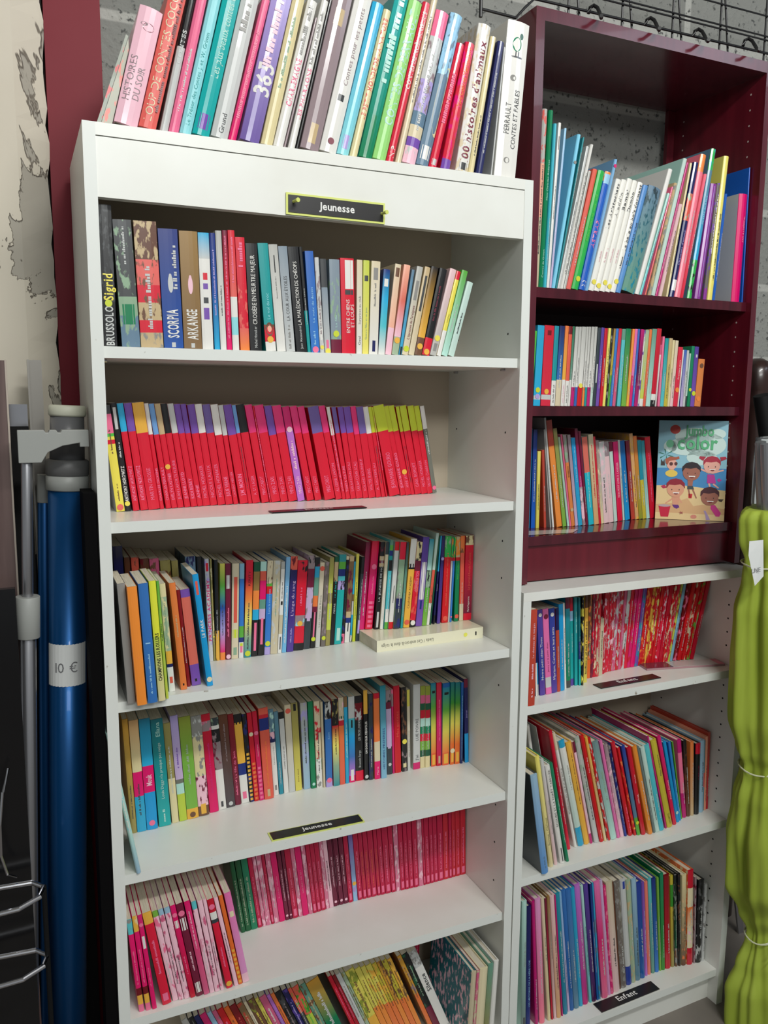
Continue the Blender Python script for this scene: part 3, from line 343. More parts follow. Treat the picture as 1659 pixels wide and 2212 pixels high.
SHELVES['A5f'] = ('A', 0.4048, 'paperback', 'pink books in the front group of the fifth shelf', r"""
35.7|19.6|9.0|181.0|-5.0|110.0|tq4+gy 16/mg2 59/dr 8/am 10/pk 8|S:pk:30:36:30|magenta paperback with turquoise top, first in fifth shelf's front group
47.4|18.1|8.5|185.7|-5.6|110.0|am+cr 16/mg2 59/dr 8/am 10/pk 8|S:pk:30:36:30|magenta paperback with amber top, second in fifth shelf's front group
58.3|16.8|7.8|186.8|-6.2|110.0|mg3 14/mg2 86|P:wh:65:13:60;D:pk:90;S:pk:24:20:30|slim magenta paperback with pink dot, third in fifth shelf's front group
76.7|19.4|15.5|187.5|-9.2|110.0|am 12/rd4~rd4 88|S:pk:34:36:30;P:pk:4:8:60|red paperback with amber top, fourth in fifth shelf's front group
95.2|22.2|9.6|185.4|-9.8|110.0|gr4 6/lp+pk 94||pale pink paperback with green top, fifth in fifth shelf's front group
105.6|20.7|8.8|187.1|-9.8|110.0|lb6 6/lp+pk4 94||pale pink paperback with light blue top, sixth in fifth shelf's front group
115.3|19.3|9.7|188.7|-9.6|110.0|lb6 6/lp+pk4 94||pale pink paperback with light blue top, seventh in fifth shelf's front group
125.9|17.9|9.4|190.4|-9.6|110.0|mg2~rd5 100|P:wh:76:8:70;D:pk:90;S:pk:26:20:30|magenta paperback with red tones, eighth in fifth shelf's front group
136.5|16.8|12.4|191.4|-9.7|110.0|ma2~ma2 100|P:wh:72:13:80;P:wh:4:11:70;D:pk:90;S:lp:28:22:24|dark raspberry book with two white stickers in the front group, fifth shelf
149.8|15.9|10.1|193.2|-9.4|110.0|mg2~pk4 100|S:lp:50:40:24|magenta paperback with pink tones, tenth in fifth shelf's front group
160.7|15.5|8.5|189.8|-9.0|110.0|tq4 8/lp+pk4~lp 92||pale pink paperback with turquoise top, eleventh in fifth shelf's front group
170.0|15.3|9.0|188.4|-8.6|110.0|lp+pk4 100||pale pink paperback with pink marks, twelfth in fifth shelf's front group
180.2|15.2|6.2|188.9|-8.7|110.0|lp~lp+pk 100||slim pale pink paperback, thirteenth in fifth shelf's front group
191.4|15.2|11.7|186.8|-10.0|110.0|rd5 14/wh 8/dg2 4/rd4 74|D:am:5;D:pk:92;S:pk:24:22:24|raspberry book with white band and orange dot in front group, fifth shelf
206.3|15.8|7.3|187.8|-10.7|110.0|lp 100||slim pale pink paperback, fifteenth in fifth shelf's front group
214.4|16.8|7.3|188.6|-10.4|110.0|or6~or6 100|R:am:2:42|orange book with striped foot in the pink front group, fifth shelf
222.5|17.9|12.3|189.5|-9.7|110.0|pk5~li4 90/lp 10|P:cr:74:6:60|outermost lilac pink book of the front group on the fifth shelf
""")
SHELVES['B1'] = ('B', 0.6114, 'picture_book', "picture books on the dark red bookcase's top shelf", r"""
30.3|25.0|11.7|345.4|1.4|200.0|lg2+cp 30/sa 30/cr4 40||cream book with pale grey top, first along dark red bookcase's top shelf
42.8|25.0|10.7|344.9|1.8|200.0|dn2~dn2 100|T:Hans Christian Andersen:mi:50:40:34;T:Contes de Grimm:mi:6:16:34|tall dark green book with pale title, dark red bookcase's top shelf
54.2|25.0|7.3|321.5|2.2|200.0|tq5~tq5 100||slim turquoise book, third along dark red bookcase's top shelf
62.2|25.0|6.2|324.9|2.8|200.0|wh 100|P:gy:84:8:40;S:gy:42:20:30|slim white book taller than its neighbours, dark red bookcase's top shelf
69.1|25.0|5.0|316.9|4.3|200.0|lb~li2 100||slim light blue book with lilac tones, fifth along dark red bookcase's top shelf
74.8|25.0|8.4|312.0|9.3|200.0|tq3 100|D:gy:82:40|light blue hardcover with large blue side, leaning on dark red bookcase's top shelf
84.1|25.0|3.5|309.4|10.3|200.0|tl3 100|S:lg:60:30:40|slim teal book, seventh along dark red bookcase's top shelf
88.7|25.0|6.1|293.7|11.8|200.0|lg 100||slim pale grey book, eighth along dark red bookcase's top shelf
95.7|25.0|7.3|299.2|12.2|200.0|wh 100|S:gy:10:70:34|slim white book, ninth along dark red bookcase's top shelf
103.8|25.0|6.2|246.3|12.4|200.0|lg2 100||slim pale grey book, tenth along dark red bookcase's top shelf
110.9|25.0|11.9|250.9|13.0|200.0|cp3~cp 100||orange red spined paperback beside a green one, dark red bookcase's top shelf
123.8|25.0|17.0|249.2|13.2|200.0|gr5 100|S:gr:40:40:30;D:yg:9|bright green slim book beside the blue magazine spine, dark red bookcase's top shelf
142.8|25.0|15.6|248.8|13.0|200.0|or+wh 8/bl6 92|P:lb:90:8:90;T:ASTRAPI:pk:36:24:56;T:DVD:wh:3:5:60|royal blue book with red and white lettering, dark red bookcase's top shelf
159.5|25.0|7.5|278.2|13.0|200.0|lb4 100|D:mg3:95:50|light blue tall book with pink dot behind white storybooks, dark red bookcase's top shelf
167.9|25.0|13.4|238.8|14.6|200.0|cr5 100|T:Les Aristochats:dg:56:40:60;S:lp2:26:12:30;D:ye:8|white storybook Les Aristochats, dark red bookcase's top shelf
182.5|25.0|13.1|239.5|14.6|200.0|cr5 100|T:Aladdin:gy:66:24:60;S:lp2:26:12:30;D:ye:5|white storybook Aladdin, dark red bookcase's top shelf
197.1|25.0|13.6|242.9|14.5|200.0|cr5 100|T:Bambi:dg:72:18:60;S:lp2:26:12:30;D:ye:8|white storybook Bambi, dark red bookcase's top shelf
211.8|25.0|12.5|241.0|14.6|200.0|cr5 100|T:Dumbo:dg:72:18:60;S:lp2:26:12:30;D:ye:5|white storybook Dumbo, dark red bookcase's top shelf
225.4|25.0|13.7|238.9|14.8|200.0|cr5 100|T:La belle au bois dormant:dg:38:60:60;S:dg:22:12:30;D:ye:10|white storybook La belle au bois dormant, dark red bookcase's top shelf
240.3|25.0|12.6|235.2|15.2|200.0|lb7 100||light blue book, twentieth along dark red bookcase's top shelf
254.1|25.0|35.3|230.8|15.2|200.0|sl+dg2~gg3+tl4 100|B:sl|thick dark teal glassy spined book, dark red bookcase's top shelf
292.1|25.0|11.5|278.4|15.9|200.0|wh 100|B:wh|white book with black arch on its cover, leaning on dark red bookcase's top shelf
305.6|25.0|5.8|228.0|16.5|200.0|mi~tq4 100||slim mint book with turquoise tones, twenty-third along dark red bookcase's top shelf
320.0|25.0|3.7|241.5|14.6|200.0|pk~cp3 100||slim pink book with coral tones, twenty-fourth along dark red bookcase's top shelf
329.4|25.0|7.8|248.8|13.5|200.0|ta+gy 100||slim tan book with grey marks, twenty-fifth along dark red bookcase's top shelf
338.5|25.0|10.4|303.1|13.5|200.0|mi2 100|B:mi|large pale mint picture book rising behind others, dark red bookcase's top shelf
350.1|25.0|5.8|296.3|13.5|200.0|mg4 100||slim magenta book, twenty-seventh along dark red bookcase's top shelf
359.2|25.0|9.0|204.4|12.8|200.0|lp2 100||short pale pink book between magenta and cream spines, dark red bookcase's top shelf
380.7|25.0|5.3|292.8|9.6|200.0|cr2 100||slim cream book, twenty-ninth along dark red bookcase's top shelf
390.0|25.0|13.8|295.0|9.8|200.0|nv2 23/cp3+gg 20/nv2 49/nv2 8|P:wh:5:8:80;T:Chansons d'amour:li:24:50:36|navy book with small picture and white letter label, dark red bookcase's top shelf
404.8|25.0|16.1|313.8|9.8|200.0|or2 12/pk6 88||salmon pink book with orange top, dark red bookcase's top shelf
422.3|25.0|7.8|274.8|10.4|200.0|pk6~rd2 100||slim pink book with red tones, thirty-second along dark red bookcase's top shelf
441.4|25.0|13.7|328.4|8.2|200.0|gr5+tq5 14/sl3~sk2 60/gr5+bk 26|T:PETITE SOURIS:lb:50:20:34|blue and green jungle patterned book, dark red bookcase's top shelf
463.4|25.0|18.4|253.4|6.6|200.0|pu4~pu4 100|P:li:2:96:8|wide violet spine with pale stripe, dark red bookcase's top shelf
489.8|25.0|9.9|256.7|4.9|200.0|gy3+pu 90/pu4 10|S:wh:40:50:36|grey book with purple foot, thirty-fifth along dark red bookcase's top shelf
502.4|25.0|14.8|316.0|4.5|200.0|ye2~ye2 100||lemon yellow book beside the blue one, dark red bookcase's top shelf
517.9|25.0|7.1|236.2|4.6|200.0|bl6 100||slim blue book, thirty-seventh along dark red bookcase's top shelf
576.2|25.0|25.3|240.5|1.0|200.0|mg5 100|B:lg;T:SAM A L'HÔPITAL:lp:56:24:20:20|magenta spined book with white side cover, dark red bookcase's top shelf
609.0|25.0|3.5|300.4|-0.6|200.0|bl6 100||royal blue sided book behind the magenta spined one, dark red bookcase's top shelf
625.0|25.0|10.3|321.0|-0.9|200.0|wh 100|S:lp:64:20:34|pale grey white tall book at the end of dark red bookcase's top shelf
""")  # the wide violet spine's pale stripe is a highlight put into its colour
SHELVES['B2'] = ('B', 0.3718, 'small_picture_book', "paperbacks on the dark red bookcase's middle shelf", r"""
29.2|30.0|8.8|153.6|2.9|140.0|gr~gr 100||bright green paperback first along dark red bookcase's middle shelf
41.9|30.0|17.0|165.1|1.8|140.0|sk4~sk2 87/lg 5/sk2 8|D:yg:20;D:li:12|sky blue wide paperback beside the red one, dark red bookcase's middle shelf
60.5|30.0|23.9|165.8|1.5|140.0|rd6~rd2 86/lg 6/rd2 8|D:am:18;P:dr:88:6:40|wide red paperback with orange dot, dark red bookcase's middle shelf
85.1|30.0|11.1|165.9|1.6|140.0|tl4~tl 68/wh 32|S:gy:4:22:30|teal book with white foot, fourth along dark red bookcase's middle shelf
97.0|30.0|13.1|166.5|1.9|140.0|nv2~bl4 67/cr3 33||navy book with cream foot, fifth along dark red bookcase's middle shelf
111.2|30.0|8.8|167.1|1.9|140.0|or3~am 67/wh 33|S:lp:4:22:30|orange book with white foot, sixth along dark red bookcase's middle shelf
120.8|30.0|8.9|166.6|1.9|140.0|dr+cp 10/cp3 58/wh 32|S:gy:4:22:30|coral book with dark red top, seventh along dark red bookcase's middle shelf
130.5|30.0|5.3|167.0|1.9|140.0|dn~gg3 67/wh 33||slim dark green book with white foot, eighth along dark red bookcase's middle shelf
136.5|30.0|8.5|166.4|2.4|140.0|lg2~wh 76/mg4 24||pale grey book with magenta foot, ninth along dark red bookcase's middle shelf
146.2|30.0|6.5|166.7|2.2|140.0|lg2~wh 76/bl 24||slim pale grey book with blue foot, tenth along dark red bookcase's middle shelf
153.5|30.0|11.4|167.0|2.2|140.0|lg2~wh 75/rd3 25|D:ye:26|pale grey book with red foot, eleventh along dark red bookcase's middle shelf
166.9|30.0|5.4|167.5|1.7|140.0|lg2~wh 76/or2 24||slim pale grey book with orange foot, twelfth along dark red bookcase's middle shelf
173.1|30.0|5.5|167.8|1.7|140.0|lg2~wh 76/tl 24||slim pale grey book with teal foot, thirteenth along dark red bookcase's middle shelf
179.2|30.0|7.9|168.1|2.1|140.0|lg2~wh 76/mg4 24||slim pale grey book with magenta foot, fourteenth along dark red bookcase's middle shelf
187.9|30.0|6.7|168.5|2.1|140.0|lg2~wh 76/mi2 24||slim pale grey book with mint foot, fifteenth along dark red bookcase's middle shelf
195.3|30.0|8.0|166.9|2.5|140.0|dg2 100|P:lg:30:24:40|slim dark grey book, sixteenth along dark red bookcase's middle shelf
204.0|30.0|8.3|167.3|2.5|140.0|pu3~pu 100||purple book, seventeenth along dark red bookcase's middle shelf
214.0|30.0|8.1|166.5|2.1|140.0|rd5~rd3 100||red book, eighteenth along dark red bookcase's middle shelf
222.8|30.0|6.9|167.2|2.6|140.0|ye2~ye2 100||slim yellow book, nineteenth along dark red bookcase's middle shelf
230.4|30.0|4.4|166.4|2.7|140.0|bk+gy 100||slim black book with grey marks, twentieth along dark red bookcase's middle shelf
235.5|30.0|5.6|166.8|3.2|140.0|ta2~ye6 60/gr3 40||slim tan book with green foot, twenty-first along dark red bookcase's middle shelf
241.8|30.0|6.8|167.1|3.2|140.0|bl3 100||slim blue book, twenty-second along dark red bookcase's middle shelf
249.4|30.0|8.2|167.4|3.2|140.0|rd6~pk4 100||red book with pink tones, twenty-third along dark red bookcase's middle shelf
262.2|30.0|9.8|166.6|1.9|140.0|gg3 14/tq4~tq4 86||turquoise book with sage green top, twenty-fourth along dark red bookcase's middle shelf
273.8|30.0|13.5|167.9|1.5|140.0|dn2~gr4 100||dark green book with green tones, twenty-fifth along dark red bookcase's middle shelf
288.0|30.0|7.0|167.8|2.7|140.0|or2~am 100||slim orange book with amber tones, twenty-sixth along dark red bookcase's middle shelf
295.8|30.0|7.1|168.2|2.6|140.0|pk5 60/mg3 40||slim pink book with magenta foot, twenty-seventh along dark red bookcase's middle shelf
303.6|30.0|5.8|168.5|2.6|140.0|bl~bl3 100||slim blue book, twenty-eighth along dark red bookcase's middle shelf
310.1|30.0|9.3|168.0|3.3|140.0|mg4~dp~mg4 100||magenta book, twenty-ninth along dark red bookcase's middle shelf
320.6|30.0|3.1|166.3|3.1|140.0|wh+pu 100||slim white book with purple marks, thirtieth along dark red bookcase's middle shelf
324.6|30.0|9.8|167.4|3.0|140.0|gg2~yg2 90/wh 10||sage green book with white foot, thirty-first along dark red bookcase's middle shelf
335.1|30.0|7.2|168.9|3.0|140.0|or3~cp3 100||slim orange book with coral tones, thirty-second along dark red bookcase's middle shelf
343.1|30.0|12.6|170.3|3.1|140.0|gg3~mi 100||sage green book with mint tones, thirty-third along dark red bookcase's middle shelf
356.4|30.0|12.5|171.7|3.1|140.0|rd6~rd5 84/wh2 8/bk 8|T:Musset:wh:3:8:30|crimson paperback with black foot, dark red bookcase's middle shelf
369.8|30.0|4.1|136.8|3.0|140.0|pk4 16/wh~lg 84||slim white book with pink top, thirty-fifth along dark red bookcase's middle shelf
377.9|30.0|6.1|155.0|1.7|140.0|pk~pk 100||slim pink book, thirty-sixth along dark red bookcase's middle shelf
384.7|30.0|10.1|151.4|2.1|140.0|tl~tq4 100||teal book with turquoise tones, thirty-seventh along dark red bookcase's middle shelf
395.5|30.0|10.2|151.8|2.4|140.0|ta~ye6 100||tan book with yellow tones, thirty-eighth along dark red bookcase's middle shelf
406.4|30.0|6.1|148.1|2.4|140.0|cr2 100||slim cream book, thirty-ninth along dark red bookcase's middle shelf
413.3|30.0|8.9|147.4|2.8|140.0|cr3~lp2 100||cream book with pale pink tones, at place forty along dark red bookcase's middle shelf
422.9|30.0|12.8|133.5|3.3|140.0|rd2 100|T:Premiers mots:wh:46:32:36;D:or2:28|red paperback with white title Premiers mots, dark red bookcase's middle shelf
436.7|30.0|3.4|127.7|3.2|140.0|wh 100||slim white book, forty-second along dark red bookcase's middle shelf
443.6|30.0|7.6|127.7|1.9|140.0|bl~li2 100||slim blue book with lilac tones, forty-third along dark red bookcase's middle shelf
452.0|30.0|6.3|126.9|1.9|140.0|lg 100||slim pale grey book, forty-fourth along dark red bookcase's middle shelf
459.0|30.0|3.6|120.1|2.7|140.0|mi2 80/dg 20||slim mint book with dark grey foot, forty-fifth along dark red bookcase's middle shelf
464.6|30.0|9.1|136.6|2.1|140.0|dn4~dn2 100|D:yg:28|dark green book with yellow green dot, forty-sixth along dark red bookcase's middle shelf
474.4|30.0|12.0|135.9|2.1|140.0|pu3~pu 100|D:yg:22;P:lg:82:5:40|purple book with yellow green dot, forty-seventh along dark red bookcase's middle shelf
487.1|30.0|18.5|108.2|3.0|140.0|or8 100|D:or2:16;D:br:86|short orange paperback, last along dark red bookcase's middle shelf
""")
SHELVES['B3'] = ('B', 0.0983, 'small_picture_book', "paperbacks on the dark red bookcase's lowest shelf", r"""
83.0|111.6|15.7|223.3|0.1|140.0|tl5~sk4 100||wide sky blue paperback, first along dark red bookcase's lowest shelf
100.7|108.7|10.6|221.2|-0.3|140.0|nv3~bl6 100||royal blue paperback beside a yellow one, dark red bookcase's lowest shelf
112.9|106.7|8.3|173.1|-0.6|140.0|ye2~ye5 100||yellow book, third along dark red bookcase's lowest shelf
132.4|103.5|6.4|176.4|-4.1|140.0|cp4~cp4 100||brick orange book leaning beside the slim white one, dark red bookcase's lowest shelf
147.7|101.5|2.5|223.1|-6.8|140.0|lg2 100||slim pale grey book, fifth along dark red bookcase's lowest shelf
154.2|101.3|4.7|249.1|-7.6|140.0|lg~wh 100|T:L'oiseau de bon vent:gy:42:18:40|slim white paperback leaning past orange ones, dark red bookcase's lowest shelf
165.7|101.0|14.4|244.1|-9.1|140.0|cp4 24/or9~or9 76||orange paperback beside a moss green one, dark red bookcase's lowest shelf
181.9|100.4|10.2|226.0|-9.3|140.0|ol~gr4 100||olive book with green tones, eighth along dark red bookcase's lowest shelf
194.5|100.0|5.5|206.7|-9.7|140.0|gg2~mi 100||slim sage green book with mint tones, ninth along dark red bookcase's lowest shelf
200.8|99.8|4.3|212.6|-9.5|140.0|pk4~pk 100||slim pink book, tenth along dark red bookcase's lowest shelf
205.9|99.7|9.3|211.3|-9.3|140.0|mv+gg 30/or8~or8 70|T:BARBIDOU:bk:54:12:40;D:ta:18|orange book with mauve top, eleventh along dark red bookcase's lowest shelf
216.1|99.3|8.1|210.7|-8.7|140.0|mv~li2 100||mauve book with lilac tones, twelfth along dark red bookcase's lowest shelf
225.0|99.0|10.7|203.6|-8.6|140.0|sk3~sk4 100|S:lb:50:40:24|sky blue book, thirteenth along dark red bookcase's lowest shelf
236.5|98.7|8.2|225.2|-8.6|140.0|ma2~mg4 60/lp+mv 40||maroon book with pale pink foot, fourteenth along dark red bookcase's lowest shelf
245.5|98.4|6.6|219.0|-8.5|140.0|ma2 100||slim maroon book, fifteenth along dark red bookcase's lowest shelf
253.3|98.1|14.7|205.0|-8.4|140.0|cp2 40/tq6 60|S:mi:20:40:20|coral over turquoise paperback, dark red bookcase's lowest shelf
269.7|98.7|13.4|210.4|-7.7|140.0|cr4~ta3 100|S:rd:30:60:20|cream book with tan tones, seventeenth along dark red bookcase's lowest shelf
286.9|103.4|6.8|205.3|-7.9|140.0|rd6 100||slim red book, eighteenth along dark red bookcase's lowest shelf
295.6|105.8|8.2|196.3|-7.8|140.0|mv+cr~cr2 100||mauve book with cream tones, nineteenth along dark red bookcase's lowest shelf
306.1|108.7|15.1|192.6|-7.7|140.0|lg+lp~lp2 100||pale grey book with pale pink tones, twentieth along dark red bookcase's lowest shelf
325.5|114.1|13.8|192.4|-8.0|140.0|mv+lg 18/lp2 82||pale pink book with mauve top, twenty-first along dark red bookcase's lowest shelf
345.2|119.5|9.8|191.8|-8.1|140.0|ma2 12/mi2 88||mint book with maroon top, twenty-second along dark red bookcase's lowest shelf
359.7|123.5|14.1|191.1|-7.7|140.0|mg3~rd4 100|T:MON PETIT LIVRE À CARESSER:lp:30:44:40|raspberry paperback with pale capitals, dark red bookcase's lowest shelf
379.9|129.0|5.5|195.1|-7.9|140.0|lg~mi2 100||slim pale grey book with mint tones, twenty-fourth along dark red bookcase's lowest shelf
387.8|130.1|14.2|193.0|-8.4|140.0|bl5~sk3 100||blue book with sky blue tones, twenty-fifth along dark red bookcase's lowest shelf
406.5|130.3|11.5|193.0|-8.7|140.0|ma2~cp4 100||maroon book with coral tones, twenty-sixth along dark red bookcase's lowest shelf
419.4|130.4|10.3|210.5|-8.8|140.0|ta3+am 100||tan book with amber marks, twenty-seventh along dark red bookcase's lowest shelf
431.0|130.5|10.8|204.0|-8.9|140.0|or4~ol2 100||orange book with olive tones, twenty-eighth along dark red bookcase's lowest shelf
442.7|130.6|10.9|193.5|-8.8|140.0|tl4 50/ye6 50||teal book with yellow foot, twenty-ninth along dark red bookcase's lowest shelf
454.4|130.7|10.2|192.3|-8.8|140.0|tl4~mi 100||teal book with mint tones, thirtieth along dark red bookcase's lowest shelf
466.1|130.8|16.2|201.0|-8.7|140.0|rd6~rd5 100|S:pk:20:60:14|shiny crimson book beside the beach colouring book, dark red bookcase's lowest shelf
""")
SHELVES['C1'] = ('C', 0.8833, 'small_picture_book', "children's books on the low white bookcase's top shelf", r"""
26.5|7.9|16.5|205.8|-0.5|150.0|cp4 100|T:Le chateau des nuages:lp:50:36:30;S:lp:8:10:24;S:lp:28:16:24|brick red paperback jutting over the edge of low white bookcase's top shelf
75.3|48.0|4.5|188.8|-3.9|150.0|nv2 60/wh 40||slim navy book with white foot, second along low white bookcase's top shelf
80.5|48.7|2.4|188.1|-4.0|150.0|nv2 60/sk3 26/lg 14||slim navy book with pale grey foot, third along low white bookcase's top shelf
86.9|48.7|13.9|191.1|-5.0|150.0|pu3~nv5 82/pu3 18|T:Notre petit chien Titou:wh:18:50:40;D:wh:94:30|purple book with white dot, fourth along low white bookcase's top shelf
102.9|48.8|14.9|192.0|-5.4|150.0|pk5~pk5 80/lg 12/pk5 8|T:Jenny et le petit chien:ma2:26:50:24;D:ma2:91:60|pink book with maroon dot, fifth along low white bookcase's top shelf
119.1|50.8|15.0|190.3|-4.9|150.0|nv5~pu3 100|T:Myriam, Cerise et leurs amis:wh:16:62:40;D:wh:93:30|navy book with purple tones, sixth along low white bookcase's top shelf
135.5|52.7|8.8|188.7|-4.2|150.0|nv4 26/cp4 74||coral book with navy top, seventh along low white bookcase's top shelf
145.5|54.3|11.4|196.6|-4.2|150.0|sk3 100||sky blue book, eighth along low white bookcase's top shelf
160.3|58.8|5.1|197.2|-4.3|150.0|wh 100||slim white book, ninth along low white bookcase's top shelf
169.4|64.0|11.6|206.2|-3.6|150.0|ma2 12/tl4~dn2 80/dg 8||teal book with maroon top, tenth along low white bookcase's top shelf
187.5|72.4|8.3|202.5|-3.6|150.0|rd5 15/lb+li 11/tl~tl2 66/pu3 8|T:Petit Lapin blanc et la lune:wh:38:40:24|teal book with red top, eleventh along low white bookcase's top shelf
196.5|69.1|8.3|203.3|-3.4|150.0|tl3~tl2 100|S:mi:60:24:24|teal book, twelfth along low white bookcase's top shelf
205.5|65.8|5.3|203.2|-3.4|150.0|tl6 50/nv3 20/tl2 30||slim teal book, thirteenth along low white bookcase's top shelf
211.5|63.6|5.2|204.9|-2.7|150.0|bk+ye 100||slim black book with yellow marks, fourteenth along low white bookcase's top shelf
227.3|76.6|9.3|202.0|-1.7|150.0|br2 14/am~ye3 86|S:br:10:60:50|amber book with brown top, fifteenth along low white bookcase's top shelf
252.8|96.6|9.0|218.8|-0.9|150.0|br+or3 80/or6 20||brown book with orange foot, sixteenth along low white bookcase's top shelf
262.6|97.1|7.7|218.9|-0.6|150.0|ma2+rd 100||slim maroon book with red marks, seventeenth along low white bookcase's top shelf
271.0|97.5|7.7|218.9|-0.6|150.0|rd5+cr 100||slim red book with cream marks, eighteenth along low white bookcase's top shelf
279.4|97.8|8.2|219.0|-0.4|150.0|rd6+cr4 100||red book with cream marks, nineteenth along low white bookcase's top shelf
290.1|101.0|11.0|136.1|-0.6|150.0|cr4 100||cream book, twentieth along low white bookcase's top shelf
302.6|107.0|9.7|218.9|0.4|150.0|rd5+lp 100||red book with pale pink marks, twenty-first along low white bookcase's top shelf
312.9|112.4|8.4|218.9|0.7|150.0|rd6 100||red book, twenty-second along low white bookcase's top shelf
321.8|114.2|8.1|218.8|1.5|150.0|rd4+lg 100||red book with pale grey marks, twenty-third along low white bookcase's top shelf
330.5|114.7|9.6|218.8|1.8|150.0|rd6+lp 100||red book with pale pink marks, twenty-fourth along low white bookcase's top shelf
340.7|115.3|9.6|218.7|2.2|150.0|pk4+lg 100||pink book with pale grey marks, twenty-fifth along low white bookcase's top shelf
351.0|115.9|9.7|218.7|2.5|150.0|rd6+lg 100||red book with pale grey marks, twenty-sixth along low white bookcase's top shelf
361.3|116.5|8.2|218.8|2.9|150.0|pk4 100||pink book, twenty-seventh along low white bookcase's top shelf
370.1|117.0|9.8|218.5|3.3|150.0|lg+rd6 100||pale grey book with red marks, twenty-eighth along low white bookcase's top shelf
380.5|117.6|9.4|217.4|3.7|150.0|rd4 100||red book, twenty-ninth along low white bookcase's top shelf
390.6|117.8|9.4|216.5|4.1|150.0|mg3+rd6 100||magenta book with red marks, thirtieth along low white bookcase's top shelf
400.6|117.8|12.3|215.6|4.5|150.0|mg2 100||magenta book, thirty-first along low white bookcase's top shelf
413.5|117.9|10.9|214.5|4.9|150.0|pu+tl4 100||purple book with teal marks, thirty-second along low white bookcase's top shelf
425.1|118.0|16.8|213.5|5.4|150.0|rd3+or2 100||red book with orange marks, thirty-third along low white bookcase's top shelf
442.5|118.0|7.7|212.0|5.8|150.0|am+rd5 100||slim amber book with red marks, thirty-fourth along low white bookcase's top shelf
450.8|117.5|13.3|211.5|6.2|150.0|rd3+ye2 100||red book with yellow marks, thirty-fifth along low white bookcase's top shelf
464.8|116.8|10.5|210.5|6.7|150.0|rd3 100||red book, thirty-sixth along low white bookcase's top shelf
475.9|116.2|10.6|209.7|7.1|150.0|rd4+lp 100||red book with pale pink marks, thirty-seventh along low white bookcase's top shelf
487.2|115.5|10.6|208.9|7.6|150.0|rd5 100||red book, thirty-eighth along low white bookcase's top shelf
498.5|114.9|9.2|208.2|8.1|150.0|rd3+cr 100||red book with cream marks, thirty-ninth along low white bookcase's top shelf
508.4|114.4|7.8|207.5|8.5|150.0|rd4+ta 100||slim red book with tan marks, at place forty along low white bookcase's top shelf
516.9|113.9|4.8|207.0|9.0|150.0|yg2+rd3 100||slim yellow green book with red marks, forty-first along low white bookcase's top shelf
522.4|113.5|8.1|206.7|9.4|150.0|lb3~lb3 100||light blue book, forty-second along low white bookcase's top shelf
531.2|111.7|10.6|206.6|10.3|150.0|dr2+pk 100||dark red book with pink marks, forty-third along low white bookcase's top shelf
542.5|109.5|11.9|206.3|10.8|150.0|rd3 100||red book, forty-fourth along low white bookcase's top shelf
555.2|107.0|11.9|205.9|11.3|150.0|rd3+cr 100||red book with cream marks, forty-fifth along low white bookcase's top shelf
568.0|104.5|9.4|205.5|11.8|150.0|rd3+gr3 100||red book with green marks, forty-sixth along low white bookcase's top shelf
578.2|102.5|11.0|205.2|12.2|150.0|rd5 100||red book, forty-seventh along low white bookcase's top shelf
""")
